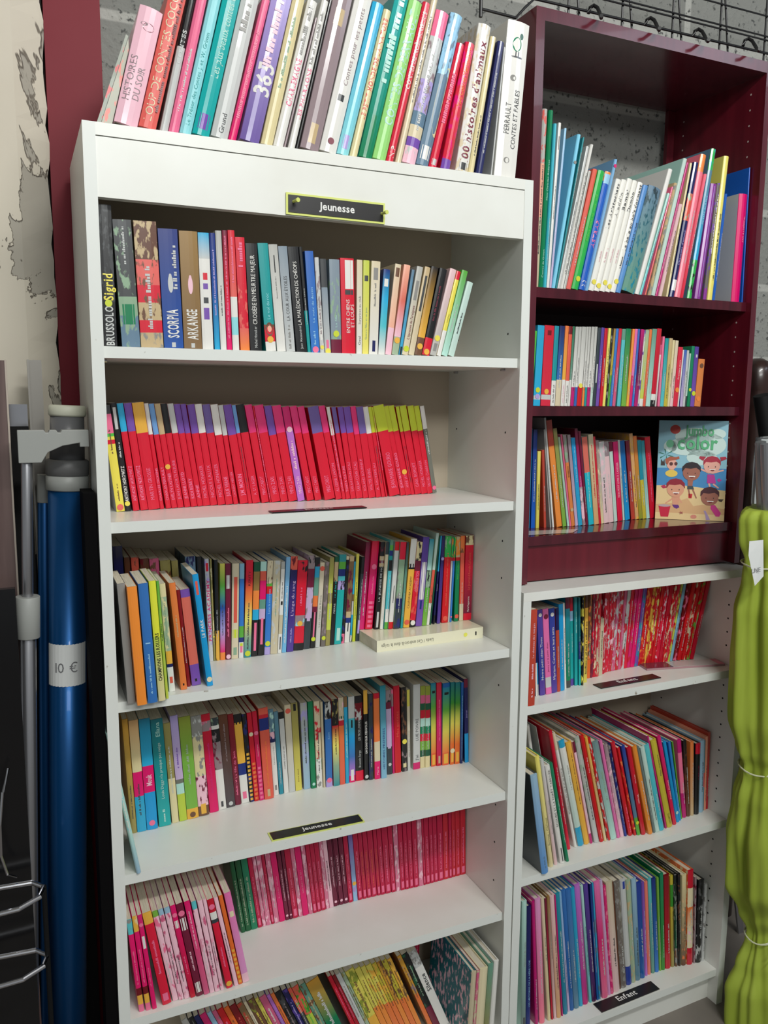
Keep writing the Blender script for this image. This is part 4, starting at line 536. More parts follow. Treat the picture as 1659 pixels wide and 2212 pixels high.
SHELVES['C2'] = ('C', 0.4988, 'picture_book', "hardcovers on the low white bookcase's middle shelf", r"""
151.4|104.6|7.9|299.6|-10.8|167.4|wh 100|T:MANDOUKINE:gy:50:38:44|slim white book, first along low white bookcase's middle shelf
184.6|98.4|1.5|298.7|-13.4|173.6|lg 100|S:gy:60:20:30|slim pale grey book, second along low white bookcase's middle shelf
186.8|58.1|9.2|300.5|-12.6|200.0|rd5~rd4 100||glossy raspberry hardcover beside a thin white book, low bookcase's middle shelf
207.5|59.4|8.1|295.3|-14.7|200.0|cr3 14/wh 86|S:gy:30:40:40|white book with cream top, fourth along low white bookcase's middle shelf
219.4|59.3|16.0|273.3|-14.7|200.0|sk4 6/wh~mi2 76/sk4 18|T:La petite taupe:gy:54:26:30|sky blue book with long white panel, low white bookcase's middle shelf
236.7|59.1|14.3|265.9|-14.4|200.0|am~am 100|S:br:40:50:16|mustard yellow hardcover, low white bookcase's middle shelf
252.2|56.7|6.2|266.0|-14.3|200.0|ma2 10/lp~lp 80/mg4 10||slim pale pink book with maroon top, seventh along low white bookcase's middle shelf
262.9|55.0|13.3|277.4|-15.1|200.0|lg2+gg~lg 100||pale grey book with sage green marks, eighth along low white bookcase's middle shelf
277.4|52.8|9.7|279.8|-15.0|200.0|rd3 100|T:Petit Ours Brun:wh:66:16:30;T:Hachette:wh:3:16:30|red book, ninth along low white bookcase's middle shelf
288.2|51.1|7.2|275.0|-15.0|200.0|am~cr2 100|S:br:30:40:14|slim amber book with cream tones, tenth along low white bookcase's middle shelf
299.0|50.8|7.0|271.9|-15.6|200.0|rd3+lg 100||slim red book with pale grey marks, eleventh along low white bookcase's middle shelf
307.1|50.6|17.6|259.8|-15.6|200.0|tl7~mi 100|S:gg:40:30:24|teal book with mint tones, twelfth along low white bookcase's middle shelf
326.0|50.1|8.3|258.6|-15.2|200.0|pk5 100||pink book, thirteenth along low white bookcase's middle shelf
335.3|49.6|10.7|246.9|-15.1|200.0|mv+lp~lp 100||mauve book with pale pink tones, fourteenth along low white bookcase's middle shelf
347.4|48.9|7.0|249.1|-15.2|200.0|nv4+gy~nv5 100||slim navy book with grey marks, fifteenth along low white bookcase's middle shelf
357.4|46.0|10.9|251.0|-15.7|200.0|rd6~rd3 100|S:pk:4:30:30|red book, sixteenth along low white bookcase's middle shelf
370.7|42.0|5.8|238.3|-16.0|200.0|rd3+or3 100|D:am:8|slim red book with orange marks, seventeenth along low white bookcase's middle shelf
377.4|40.0|10.1|238.9|-15.2|200.0|nv5~sl3 80/gr3 20|D:yg:14|navy book with green foot, eighteenth along low white bookcase's middle shelf
388.6|36.7|12.1|233.9|-15.0|200.0|rd5~rd6 100|T:VITRAIL:wh:36:14:30;T:Rene Fallet:wh:60:20:20|deep red hardcover VITRAIL beside the orange spine, low white bookcase's middle shelf
405.4|31.7|12.3|237.2|-15.9|200.0|or7~or7 100||orange hardcover with blue speck near its foot beside the deep red one, low bookcase
420.5|32.5|6.6|234.7|-16.3|200.0|sl4 100||slim slate blue book, twenty-first along low white bookcase's middle shelf
428.1|32.9|12.5|230.7|-15.8|200.0|mi2~mi2 100||mint book, twenty-second along low white bookcase's middle shelf
441.9|33.6|13.6|232.7|-15.8|200.0|tq4~tq5 100||turquoise hardcover with torn head, low white bookcase's middle shelf
461.9|36.0|4.5|256.2|-17.0|200.0|mg4 100||slim magenta book, twenty-fourth along low white bookcase's middle shelf
468.6|36.8|16.6|240.3|-16.7|200.0|ye6~ye6 100|T:Mes chansons:dg:60:30:30;T:HACHETTE:bk:4:12:30|olive yellow hardcover with black publisher mark, low white bookcase's middle shelf
491.7|40.7|10.7|244.7|-16.3|200.0|mg3~rd4 100|T:Petits Contes:wh:30:26:40|magenta book with red tones, twenty-sixth along low white bookcase's middle shelf
507.9|46.4|9.2|222.4|-15.5|200.0|sk3~sk3 100|D:mi:12|sky blue book with mint dot, twenty-seventh along low white bookcase's middle shelf
519.6|50.5|7.7|215.0|-13.6|200.0|bl3~sk3 100||slim blue book with sky blue tones, twenty-eighth along low white bookcase's middle shelf
531.4|54.7|3.1|212.0|-12.6|200.0|gr3 100||slim green book, twenty-ninth along low white bookcase's middle shelf
538.5|57.2|12.9|208.9|-9.5|200.0|mg4 16/pk 52/mg4 32||purple pink book with pale pink panel, low white bookcase's middle shelf
552.3|57.2|11.5|202.2|-8.1|200.0|bk+br2~br2 100||black book with brown tones, thirty-first along low white bookcase's middle shelf
564.7|57.2|11.1|194.1|-4.7|200.0|or4~ta 100||orange book with tan tones, thirty-second along low white bookcase's middle shelf
577.1|57.2|15.9|185.5|-2.9|200.0|rd5 14/bk 86|S:ma2:50:20:24|black book with pink head near the shelf's end, low white bookcase's middle shelf
595.6|60.5|14.4|189.3|-3.0|200.0|lb6 100||light blue book, thirty-fourth along low white bookcase's middle shelf
610.6|63.5|4.8|186.3|-3.0|200.0|tl4 46/rd3 20/tl4 34||slim teal book, thirty-fifth along low white bookcase's middle shelf
616.1|64.5|8.1|194.3|-2.6|200.0|sa2 100||salmon book, thirty-sixth along low white bookcase's middle shelf
624.8|66.1|8.1|203.8|-2.3|200.0|cp4~rd5 100||coral book with red tones, thirty-seventh along low white bookcase's middle shelf
""")
SHELVES['C2f'] = ('C', 0.4988, 'picture_book', "books standing in front on the low white bookcase's middle shelf", r"""
74.5|1.8|17.4|235.4|-9.8|85.0|lb6~lb7 100|B:dg2;S:sl:4:14:20|pale blue hardcover jutting out at shelf edge beside yellow book, low white bookcase
105.4|16.9|11.4|268.4|-10.7|85.0|ye2~cr2 100|T:Scoupe - Clafoux:dg:20:60:40|yellow book with cream tones, second at front of low white bookcase's middle shelf
121.2|19.7|9.1|258.3|-11.1|85.0|lg~lp2 100|T:Princesse à l'ecoute de maitre loup:gy:30:60:30|pale grey book with pale pink tones, third at front of low white bookcase's middle shelf
136.8|18.6|12.0|242.4|-12.4|85.0|wh 100|T:SCOUBIS ET LA FORÊT TABRIVER:bk:38:58:40;P:dg:2:14:20|white paperback with black capitals beside the green spine, low white bookcase's middle shelf
153.6|19.0|7.8|246.1|-13.3|85.0|dn4 100||slim dark green book, fifth at front of low white bookcase's middle shelf
""")
SHELVES['C3'] = ('C', 0.0973, 'picture_book', "hardcovers on the low white bookcase's bottom shelf", r"""
65.6|43.8|12.9|317.1|-1.8|210.0|mi~sl4 100|P:dg:2:8:40;T:Histoires de chats:gy:50:36:30:0|mint book with slate blue tones, first along low white bookcase's bottom shelf
79.4|43.6|11.5|301.2|-1.9|210.0|nv4~nv3 100|T:LES HISTOIRES DE LA MÈRE L'OIE:lb:18:66:34|thick navy hardcover with pale capitals beside hot pink spine, low bookcase's bottom shelf
104.5|42.9|8.0|310.2|-4.3|210.0|mg4~mg4 100||magenta book, third along low white bookcase's bottom shelf
115.9|42.6|15.0|315.0|-4.8|210.0|li4~pk6 100||wide lilac pink hardcover, low white bookcase's bottom shelf
138.7|41.8|8.6|314.1|-6.1|210.0|cr3~cr2 100|S:gy:50:20:24|cream book, fifth along low white bookcase's bottom shelf
148.5|40.8|4.7|312.1|-6.2|210.0|ma2~rd5 100||slim maroon book with red tones, sixth along low white bookcase's bottom shelf
154.6|40.2|7.7|315.9|-6.3|210.0|ta2~lp2 100|S:gy:50:36:30|slim tan book with pale pink tones, seventh along low white bookcase's bottom shelf
163.2|39.4|11.6|314.8|-6.4|210.0|lp2~ta3 100||pale pink book with tan tones, eighth along low white bookcase's bottom shelf
176.8|39.8|3.4|315.0|-6.6|210.0|mg4 100||slim magenta book, ninth along low white bookcase's bottom shelf
183.7|42.0|11.8|315.2|-7.1|210.0|tl4~tl5 100||teal book, tenth along low white bookcase's bottom shelf
198.2|45.0|6.2|314.8|-7.4|210.0|lb4~li2 100||slim light blue book with lilac tones, eleventh along low white bookcase's bottom shelf
205.3|45.5|11.5|316.1|-7.4|210.0|bl4~bl5 100||blue book, twelfth along low white bookcase's bottom shelf
218.1|46.4|14.7|314.6|-7.5|210.0|bl4~sl3 100||blue book with slate blue tones, thirteenth along low white bookcase's bottom shelf
234.0|47.4|10.7|312.3|-7.6|210.0|sk4~sk4 100||sky blue book, fourteenth along low white bookcase's bottom shelf
245.5|48.1|15.3|317.7|-7.6|210.0|li3~mg4 100||lilac book with magenta tones, fifteenth along low white bookcase's bottom shelf
264.0|47.2|7.2|312.3|-8.0|210.0|mi~tq4 100||slim mint book with turquoise tones, sixteenth along low white bookcase's bottom shelf
272.0|46.7|12.5|312.4|-7.9|210.0|pu3~dp 100||purple book with deep purple tones, seventeenth along low white bookcase's bottom shelf
285.3|46.0|5.9|310.2|-7.3|210.0|nv3~bl5 100||slim navy book with blue tones, eighteenth along low white bookcase's bottom shelf
292.0|45.7|4.3|312.2|-7.3|210.0|sk4+sl3 100||slim sky blue book with slate blue marks, nineteenth along low white bookcase's bottom shelf
301.5|45.2|17.3|312.9|-8.1|210.0|pk5~mg3~pk 100||wide hot pink hardcover standing on the Enfant sign, low bookcase's bottom shelf
320.4|47.5|8.7|310.4|-8.2|210.0|li2~li4 100||lilac book, twenty-first along low white bookcase's bottom shelf
330.0|48.7|8.7|290.8|-8.1|210.0|mg3+pk 100||magenta book with pink marks, twenty-second along low white bookcase's bottom shelf
339.6|50.0|19.1|298.3|-8.1|210.0|cr4~lp2 100||wide cream hardcover standing on the Enfant sign, low bookcase's bottom shelf
360.7|52.7|4.2|293.8|-8.2|210.0|br2 100||slim brown book, twenty-fourth along low white bookcase's bottom shelf
365.6|53.3|17.8|290.6|-8.0|210.0|gy3+gy 100||grey book with grey marks, twenty-fifth along low white bookcase's bottom shelf
385.3|55.8|16.5|287.7|-7.8|210.0|lg~lg 82/nv5 18|P:nv5:92:7:60|white book with navy foot label standing behind Enfant sign, low bookcase
402.8|57.3|13.4|281.3|-7.3|210.0|gg2+ta 100||sage green book with tan marks, twenty-seventh along low white bookcase's bottom shelf
417.1|58.4|15.2|278.4|-6.8|210.0|lb6~sl3 100||light blue book with slate blue tones, twenty-eighth along low white bookcase's bottom shelf
433.2|59.7|15.3|264.4|-6.8|210.0|nv5~bl5 100||navy book with blue tones, twenty-ninth along low white bookcase's bottom shelf
450.4|62.1|8.7|258.1|-6.6|209.9|pu~li3 100||purple book with lilac tones, thirtieth along low white bookcase's bottom shelf
459.8|62.5|10.1|256.1|-6.5|209.5|cp5~cp5 100||coral book, thirty-first along low white bookcase's bottom shelf
471.5|62.0|10.8|262.7|-6.7|210.0|tq4~gg3 100||turquoise book with sage green tones, thirty-second along low white bookcase's bottom shelf
483.2|61.5|12.4|261.2|-6.7|210.0|nv3~bl3 100||navy book with blue tones, thirty-third along low white bookcase's bottom shelf
496.4|60.9|6.6|258.3|-6.2|210.0|gr4~gr4 100||slim green book, thirty-fourth along low white bookcase's bottom shelf
503.8|60.6|11.1|266.8|-5.5|210.0|dn4~gr6 100||dark green book with green tones, thirty-fifth along low white bookcase's bottom shelf
515.6|60.1|17.7|259.8|-5.4|210.0|dr2~rd5 100||wide crimson hardcover beside the yellow green spine, low bookcase's bottom shelf
534.3|58.5|9.3|253.4|-5.4|210.0|ye6 9/gr6 24/ye6~ol 67||yellow book with olive foot, thirty-seventh along low white bookcase's bottom shelf
544.3|56.1|8.1|258.6|-5.4|210.0|bk+gy~dn3 80/gy+br 20||black book with grey foot, thirty-eighth along low white bookcase's bottom shelf
553.2|54.0|8.1|256.5|-4.9|210.0|bk+br2 100||black book with brown marks, thirty-ninth along low white bookcase's bottom shelf
562.0|51.8|14.5|250.1|-4.1|210.0|cr2~br2+or6 100||cream book with brown tones, at place forty along low white bookcase's bottom shelf
577.3|48.2|18.5|260.2|-4.0|210.0|rd5 18/cr 20/or6+cr2~cr+tl4 24/cr+lp 20/rd5 18||picture book with red head and foot and character artwork, low bookcase's bottom shelf
596.5|45.3|5.2|239.4|-3.6|210.0|mv+ma2 100||slim mauve book with maroon marks, forty-second along low white bookcase's bottom shelf
602.5|44.9|18.7|227.2|-2.0|210.0|bk~bk+lg 100||black book near the shelf's end beside a thin white one, low bookcase's bottom shelf
621.9|43.6|8.3|212.1|-1.5|210.0|lg+gy 100||pale grey book with grey marks, forty-fourth along low white bookcase's bottom shelf
""")
WORDS = {'wh': 'white', 'cr': 'cream', 'lg': 'pale grey', 'gy': 'grey', 'dg': 'dark grey', 'bk': 'black', 'rd': 'red', 'dr': 'dark red', 'ma': 'maroon', 'mg': 'magenta', 'pk': 'pink', 'lp': 'pale pink', 'cp': 'coral', 'am': 'amber', 'ye': 'yellow', 'yg': 'yellow green', 'ol': 'olive', 'gr': 'green', 'dn': 'dark green', 'tl': 'teal', 'tq': 'turquoise', 'lb': 'light blue', 'sk': 'sky blue', 'bl': 'blue', 'nv': 'navy', 'pu': 'purple', 'li': 'lilac', 'dp': 'deep purple', 'br': 'brown', 'ta': 'tan', 'mv': 'mauve', 'sa': 'salmon', 'sl': 'slate blue', 'gg': 'sage green', 'mi': 'mint', 'or': 'orange'}
LP = {k: rgb(*v) for k, v in PAL.items()}
# ------------------------------------------------------------------ materials
def mat(name, col=(0.8, 0.8, 0.8, 1), rough=0.5, metal=0.0, spec=0.5, trans=0.0, coat=0.0):
    m = bpy.data.materials.new(name); m.use_nodes = True
    b = m.node_tree.nodes['Principled BSDF']
    b.inputs['Base Color'].default_value = col; b.inputs['Roughness'].default_value = rough
    b.inputs['Metallic'].default_value = metal; b.inputs['Specular IOR Level'].default_value = spec
    b.inputs['Transmission Weight'].default_value = trans; b.inputs['Coat Weight'].default_value = coat
    return m
def nd(m, t): return m.node_tree.nodes.new(t)
def lk(m, a, b): m.node_tree.links.new(a, b)
def bsdf(m): return m.node_tree.nodes['Principled BSDF']
def noise_col(m, c1, c2, scale=8, lo=0.4, hi=0.6, detail=4, vec='Object', stretch=None):
    tc = nd(m, 'ShaderNodeTexCoord'); n = nd(m, 'ShaderNodeTexNoise'); n.inputs['Scale'].default_value = scale; n.inputs['Detail'].default_value = detail
    if stretch:
        mp = nd(m, 'ShaderNodeMapping'); mp.inputs['Scale'].default_value = stretch; lk(m, tc.outputs[vec], mp.inputs[0]); lk(m, mp.outputs[0], n.inputs[0])
    else: lk(m, tc.outputs[vec], n.inputs[0])
    r = nd(m, 'ShaderNodeMapRange'); r.inputs[1].default_value = lo; r.inputs[2].default_value = hi; lk(m, n.outputs[0], r.inputs[0])
    x = nd(m, 'ShaderNodeMix'); x.data_type = 'RGBA'; x.inputs[6].default_value = c1; x.inputs[7].default_value = c2
    lk(m, r.outputs[0], x.inputs[0]); lk(m, x.outputs[2], bsdf(m).inputs['Base Color'])
    return tc, n, r, x
def bump(m, h, strength=0.3, dist=0.002):
    b = nd(m, 'ShaderNodeBump'); b.inputs['Strength'].default_value = strength; b.inputs['Distance'].default_value = dist
    lk(m, h, b.inputs['Height']); lk(m, b.outputs[0], bsdf(m).inputs['Normal']); return b
def cover_mat(name, rough):
    m = mat(name, rough=rough, coat=0.15)
    a = nd(m, 'ShaderNodeAttribute'); a.attribute_name = 'Col'
    a2 = nd(m, 'ShaderNodeAttribute'); a2.attribute_name = 'Col2'
    tc = nd(m, 'ShaderNodeTexCoord'); oi = nd(m, 'ShaderNodeObjectInfo')
    ad = nd(m, 'ShaderNodeVectorMath'); ad.operation = 'ADD'
    sc = nd(m, 'ShaderNodeMath'); sc.operation = 'MULTIPLY'; sc.inputs[1].default_value = 37.0
    lk(m, oi.outputs['Random'], sc.inputs[0]); lk(m, tc.outputs['Object'], ad.inputs[0]); lk(m, sc.outputs[0], ad.inputs[1])
    mp = nd(m, 'ShaderNodeMapping'); mp.inputs['Scale'].default_value = (1, 1, 0.45); lk(m, ad.outputs[0], mp.inputs[0])
    n = nd(m, 'ShaderNodeTexNoise'); n.inputs['Scale'].default_value = 130; n.inputs['Detail'].default_value = 3
    lk(m, mp.outputs[0], n.inputs[0])
    r = nd(m, 'ShaderNodeMapRange'); r.inputs[1].default_value = 0.53; r.inputs[2].default_value = 0.60; lk(m, n.outputs[0], r.inputs[0])
    x = nd(m, 'ShaderNodeMix'); x.data_type = 'RGBA'
    lk(m, r.outputs[0], x.inputs[0]); lk(m, a.outputs[0], x.inputs[6]); lk(m, a2.outputs[0], x.inputs[7])
    lk(m, x.outputs[2], bsdf(m).inputs['Base Color'])
    return m
M_COVER = cover_mat('printed_cover', 0.34)
M_GLOSS = cover_mat('laminated_cover', 0.2)
M_PRINT = cover_mat('printed_ink', 0.45)
def paper_mat():
    m = mat('page_edges', rough=0.8)
    tc, n, r, x = noise_col(m, rgb(226, 218, 200), rgb(190, 178, 154), 60, 0.3, 0.7, 2, 'Object', (30, 0.5, 0.5))
    return m
M_PAPER = paper_mat()
M_WHITE = mat('white_melamine', rgb(226, 227, 221), 0.32)
noise_col(M_WHITE, rgb(228, 229, 223), rgb(220, 220, 212), 6, 0.35, 0.7)
M_EDGE = mat('white_edge_banding', rgb(218, 221, 217), 0.4)
tc, n, r, x = noise_col(M_EDGE, rgb(222, 225, 220), rgb(150, 140, 126), 55, 0.70, 0.78, 6)
M_BACK = mat('fibreboard_back', rgb(190, 176, 156), 0.7)
def wood_mat(name, c1, c2, rough, sc=3):
    m = mat(name, rough=rough, coat=0.2)
    noise_col(m, c1, c2, sc, 0.3, 0.7, 6, 'Object', (14, 14, 0.8)); return m
M_RED = wood_mat('mahogany_veneer', rgb(104, 22, 36), rgb(84, 14, 28), 0.3)
M_REDEDGE = wood_mat('mahogany_edge', rgb(96, 32, 44), rgb(78, 24, 36), 0.25)
M_HOLE = mat('hole_dark', rgb(14, 12, 12), 0.9)
M_BLACK = mat('black_plastic', rgb(9, 9, 10), 0.7, spec=0.25)
M_CHROME = mat('chrome', rgb(200, 200, 205), 0.18, 1.0)
M_ALU = mat('aluminium', rgb(168, 168, 172), 0.32, 0.9)
M_GREY = mat('grey_plastic', rgb(150, 152, 148), 0.45)
M_DGREY = mat('dark_grey_plastic', rgb(92, 92, 92), 0.5)
M_BLUE = mat('blue_lacquered_metal', rgb(8, 74, 130), 0.38, 0.6, coat=0.1)
M_LBL = mat('white_paper', rgb(226, 228, 226), 0.7)
M_INK = mat('pencil_ink', rgb(120, 120, 122), 0.8)
M_BROWN = wood_mat('worn_brown_board', rgb(104, 84, 80), rgb(70, 48, 46), 0.55)
M_DWOOD = wood_mat('dark_turned_wood', rgb(58, 36, 30), rgb(34, 20, 18), 0.3)
# ------------------------------------------------------------------ mesh builder
class MB:
    def __init__(s): s.v = []; s.f = []; s.m = []; s.c = []; s.c2 = []; s.sm = []
    def face(s, pts, mi=0, cols=None, cols2=None, smooth=False):
        i = len(s.v); s.v.extend(pts); s.f.append(tuple(range(i, i+len(pts)))); s.m.append(mi); s.sm.append(smooth)
        if cols is None: cols = [(1, 1, 1, 1)]*len(pts)
        if isinstance(cols, tuple): cols = [cols]*len(pts)
        if cols2 is None: cols2 = cols
        if isinstance(cols2, tuple): cols2 = [cols2]*len(pts)
        s.c.extend(cols); s.c2.extend(cols2)
    def box(s, x0, x1, y0, y1, z0, z1, mi=0, col=None, front=None, bev=0.0):
        P = lambda x, y, z: (x, y, z)
        c = col
        fm = mi if front is None else front
        s.face([P(x0,y0,z0),P(x1,y0,z0),P(x1,y0,z1),P(x0,y0,z1)], fm, c)
        s.face([P(x1,y1,z0),P(x0,y1,z0),P(x0,y1,z1),P(x1,y1,z1)], mi, c)
        s.face([P(x0,y1,z0),P(x0,y0,z0),P(x0,y0,z1),P(x0,y1,z1)], mi, c)
        s.face([P(x1,y0,z0),P(x1,y1,z0),P(x1,y1,z1),P(x1,y0,z1)], mi, c)
        s.face([P(x0,y0,z1),P(x1,y0,z1),P(x1,y1,z1),P(x0,y1,z1)], mi, c)
        s.face([P(x0,y1,z0),P(x1,y1,z0),P(x1,y0,z0),P(x0,y0,z0)], mi, c)
    def lathe(s, prof, c=(0, 0), n=28, mi=0, col=None, axis=None):
        # prof: (r, z[, dx, dy])
        rings = []
        for p in prof:
            r, z = p[0], p[1]; dx = p[2] if len(p) > 2 else 0; dy = p[3] if len(p) > 3 else 0
            rings.append([(c[0]+dx+r*math.cos(2*math.pi*k/n), c[1]+dy+r*math.sin(2*math.pi*k/n), z) for k in range(n)])
        for a in range(len(rings)-1):
            for k in range(n):
                j = (k+1) % n
                s.face([rings[a][k], rings[a][j], rings[a+1][j], rings[a+1][k]], mi, col, None, True)
        s.face(rings[0][::-1], mi, col); s.face(rings[-1], mi, col)
    def tube(s, pts, r, n=10, mi=0, col=None):
        pts = [Vector(p) for p in pts]; rings = []
        for i, p in enumerate(pts):
            d = (pts[min(i+1, len(pts)-1)]-pts[max(i-1, 0)]).normalized()
            a = d.cross(Vector((0.3, 0.2, 1)) if abs(d.z) < 0.9 else Vector((1, 0.2, 0))).normalized(); b = d.cross(a)
            rr = r[i] if isinstance(r, (list, tuple)) else r
            rings.append([tuple(p+rr*(math.cos(2*math.pi*k/n)*a+math.sin(2*math.pi*k/n)*b)) for k in range(n)])
        for i in range(len(rings)-1):
            for k in range(n):
                j = (k+1) % n
                s.face([rings[i][k], rings[i+1][k], rings[i+1][j], rings[i][j]], mi, col, None, True)
        s.face(rings[0], mi, col); s.face(rings[-1][::-1], mi, col)
    def build(s, name, mats, parent=None, mw=None, merge=False):
        me = bpy.data.meshes.new(name); me.from_pydata(s.v, [], s.f)
        if not isinstance(mats, (list, tuple)): mats = [mats]
        for m in mats: me.materials.append(m)
        me.polygons.foreach_set('material_index', s.m); me.polygons.foreach_set('use_smooth', s.sm)
        if any(m in (M_COVER, M_GLOSS, M_PRINT) for m in mats):
            for nm, dat in (('Col', s.c), ('Col2', s.c2)):
                at = me.color_attributes.new(nm, 'FLOAT_COLOR', 'CORNER')
                at.data.foreach_set('color', [q for c in dat for q in c])
        if merge:
            import bmesh
            bm = bmesh.new(); bm.from_mesh(me); bmesh.ops.remove_doubles(bm, verts=bm.verts, dist=1e-5)
            bmesh.ops.recalc_face_normals(bm, faces=bm.faces); bm.to_mesh(me); bm.free()
        o = bpy.data.objects.new(name, me); COL.objects.link(o)
        if parent: o.parent = parent
        if mw is not None: o.matrix_world = mw
        return o
def bevel(o, wd=0.0015, seg=2):
    m = o.modifiers.new('bevel', 'BEVEL'); m.width = wd; m.segments = seg; m.limit_method = 'ANGLE'; m.angle_limit = R(40); return o
def empty(name, mw=None, parent=None):
    o = bpy.data.objects.new(name, None); COL.objects.link(o); o.empty_display_size = 0.02
    if parent: o.parent = parent
    if mw is not None: o.matrix_world = mw
    return o
def tag(o, label=None, cat=None, group=None, kind=None):
    if label: o['label'] = label
    if cat: o['category'] = cat
    if group: o['group'] = group
    if kind: o['kind'] = kind
    return o
T = Matrix.Translation
def frame(x, y, z, yaw, roll): return T((x, y, z)) @ Matrix.Rotation(yaw, 4, 'Z') @ Matrix.Rotation(roll, 4, 'Y')
FR = {'A': Matrix.Identity(4), 'B': frame(0.83428, 0.05996, 1.10026, 0.006223, 0.001266), 'C': frame(0.80209, 0.00188, -0.03040, 0.025828, 0.004763)}
# ------------------------------------------------------------------ lettering
_gl = {}
def glyph(ch, bold=False):
    key = (ch, bold)
    if key in _gl: return _gl[key]
    cu = bpy.data.curves.new('g', 'FONT'); cu.body = ch; cu.size = 1.0; cu.resolution_u = 2
    cu.fill_mode = 'FRONT'
    if bold: cu.offset = 0.022
    o = bpy.data.objects.new('g', cu); COL.objects.link(o)
    dg = bpy.context.evaluated_depsgraph_get(); ev = o.evaluated_get(dg); me = ev.to_mesh()
    vs = [(v.co.x, v.co.y) for v in me.vertices]; fs = [tuple(p.vertices) for p in me.polygons]
    ev.to_mesh_clear(); bpy.data.objects.remove(o); bpy.data.curves.remove(cu)
    if vs:
        x0 = min(v[0] for v in vs); x1 = max(v[0] for v in vs)
        vs = [(v[0]-x0, v[1]) for v in vs]; wd = x1-x0
    else: wd = 0.25
    _gl[key] = (vs, fs, wd); return _gl[key]
def text_faces(txt, bold=False, gap=0.09):
    x = 0; out = []
    for ch in txt:
        if ch == ' ': x += 0.28; continue
        vs, fs, wd = glyph(ch, bold)
        for f in fs: out.append([(vs[i][0]+x, vs[i][1]) for i in f])
        x += wd+gap
    return out, max(x-gap, 0.1)
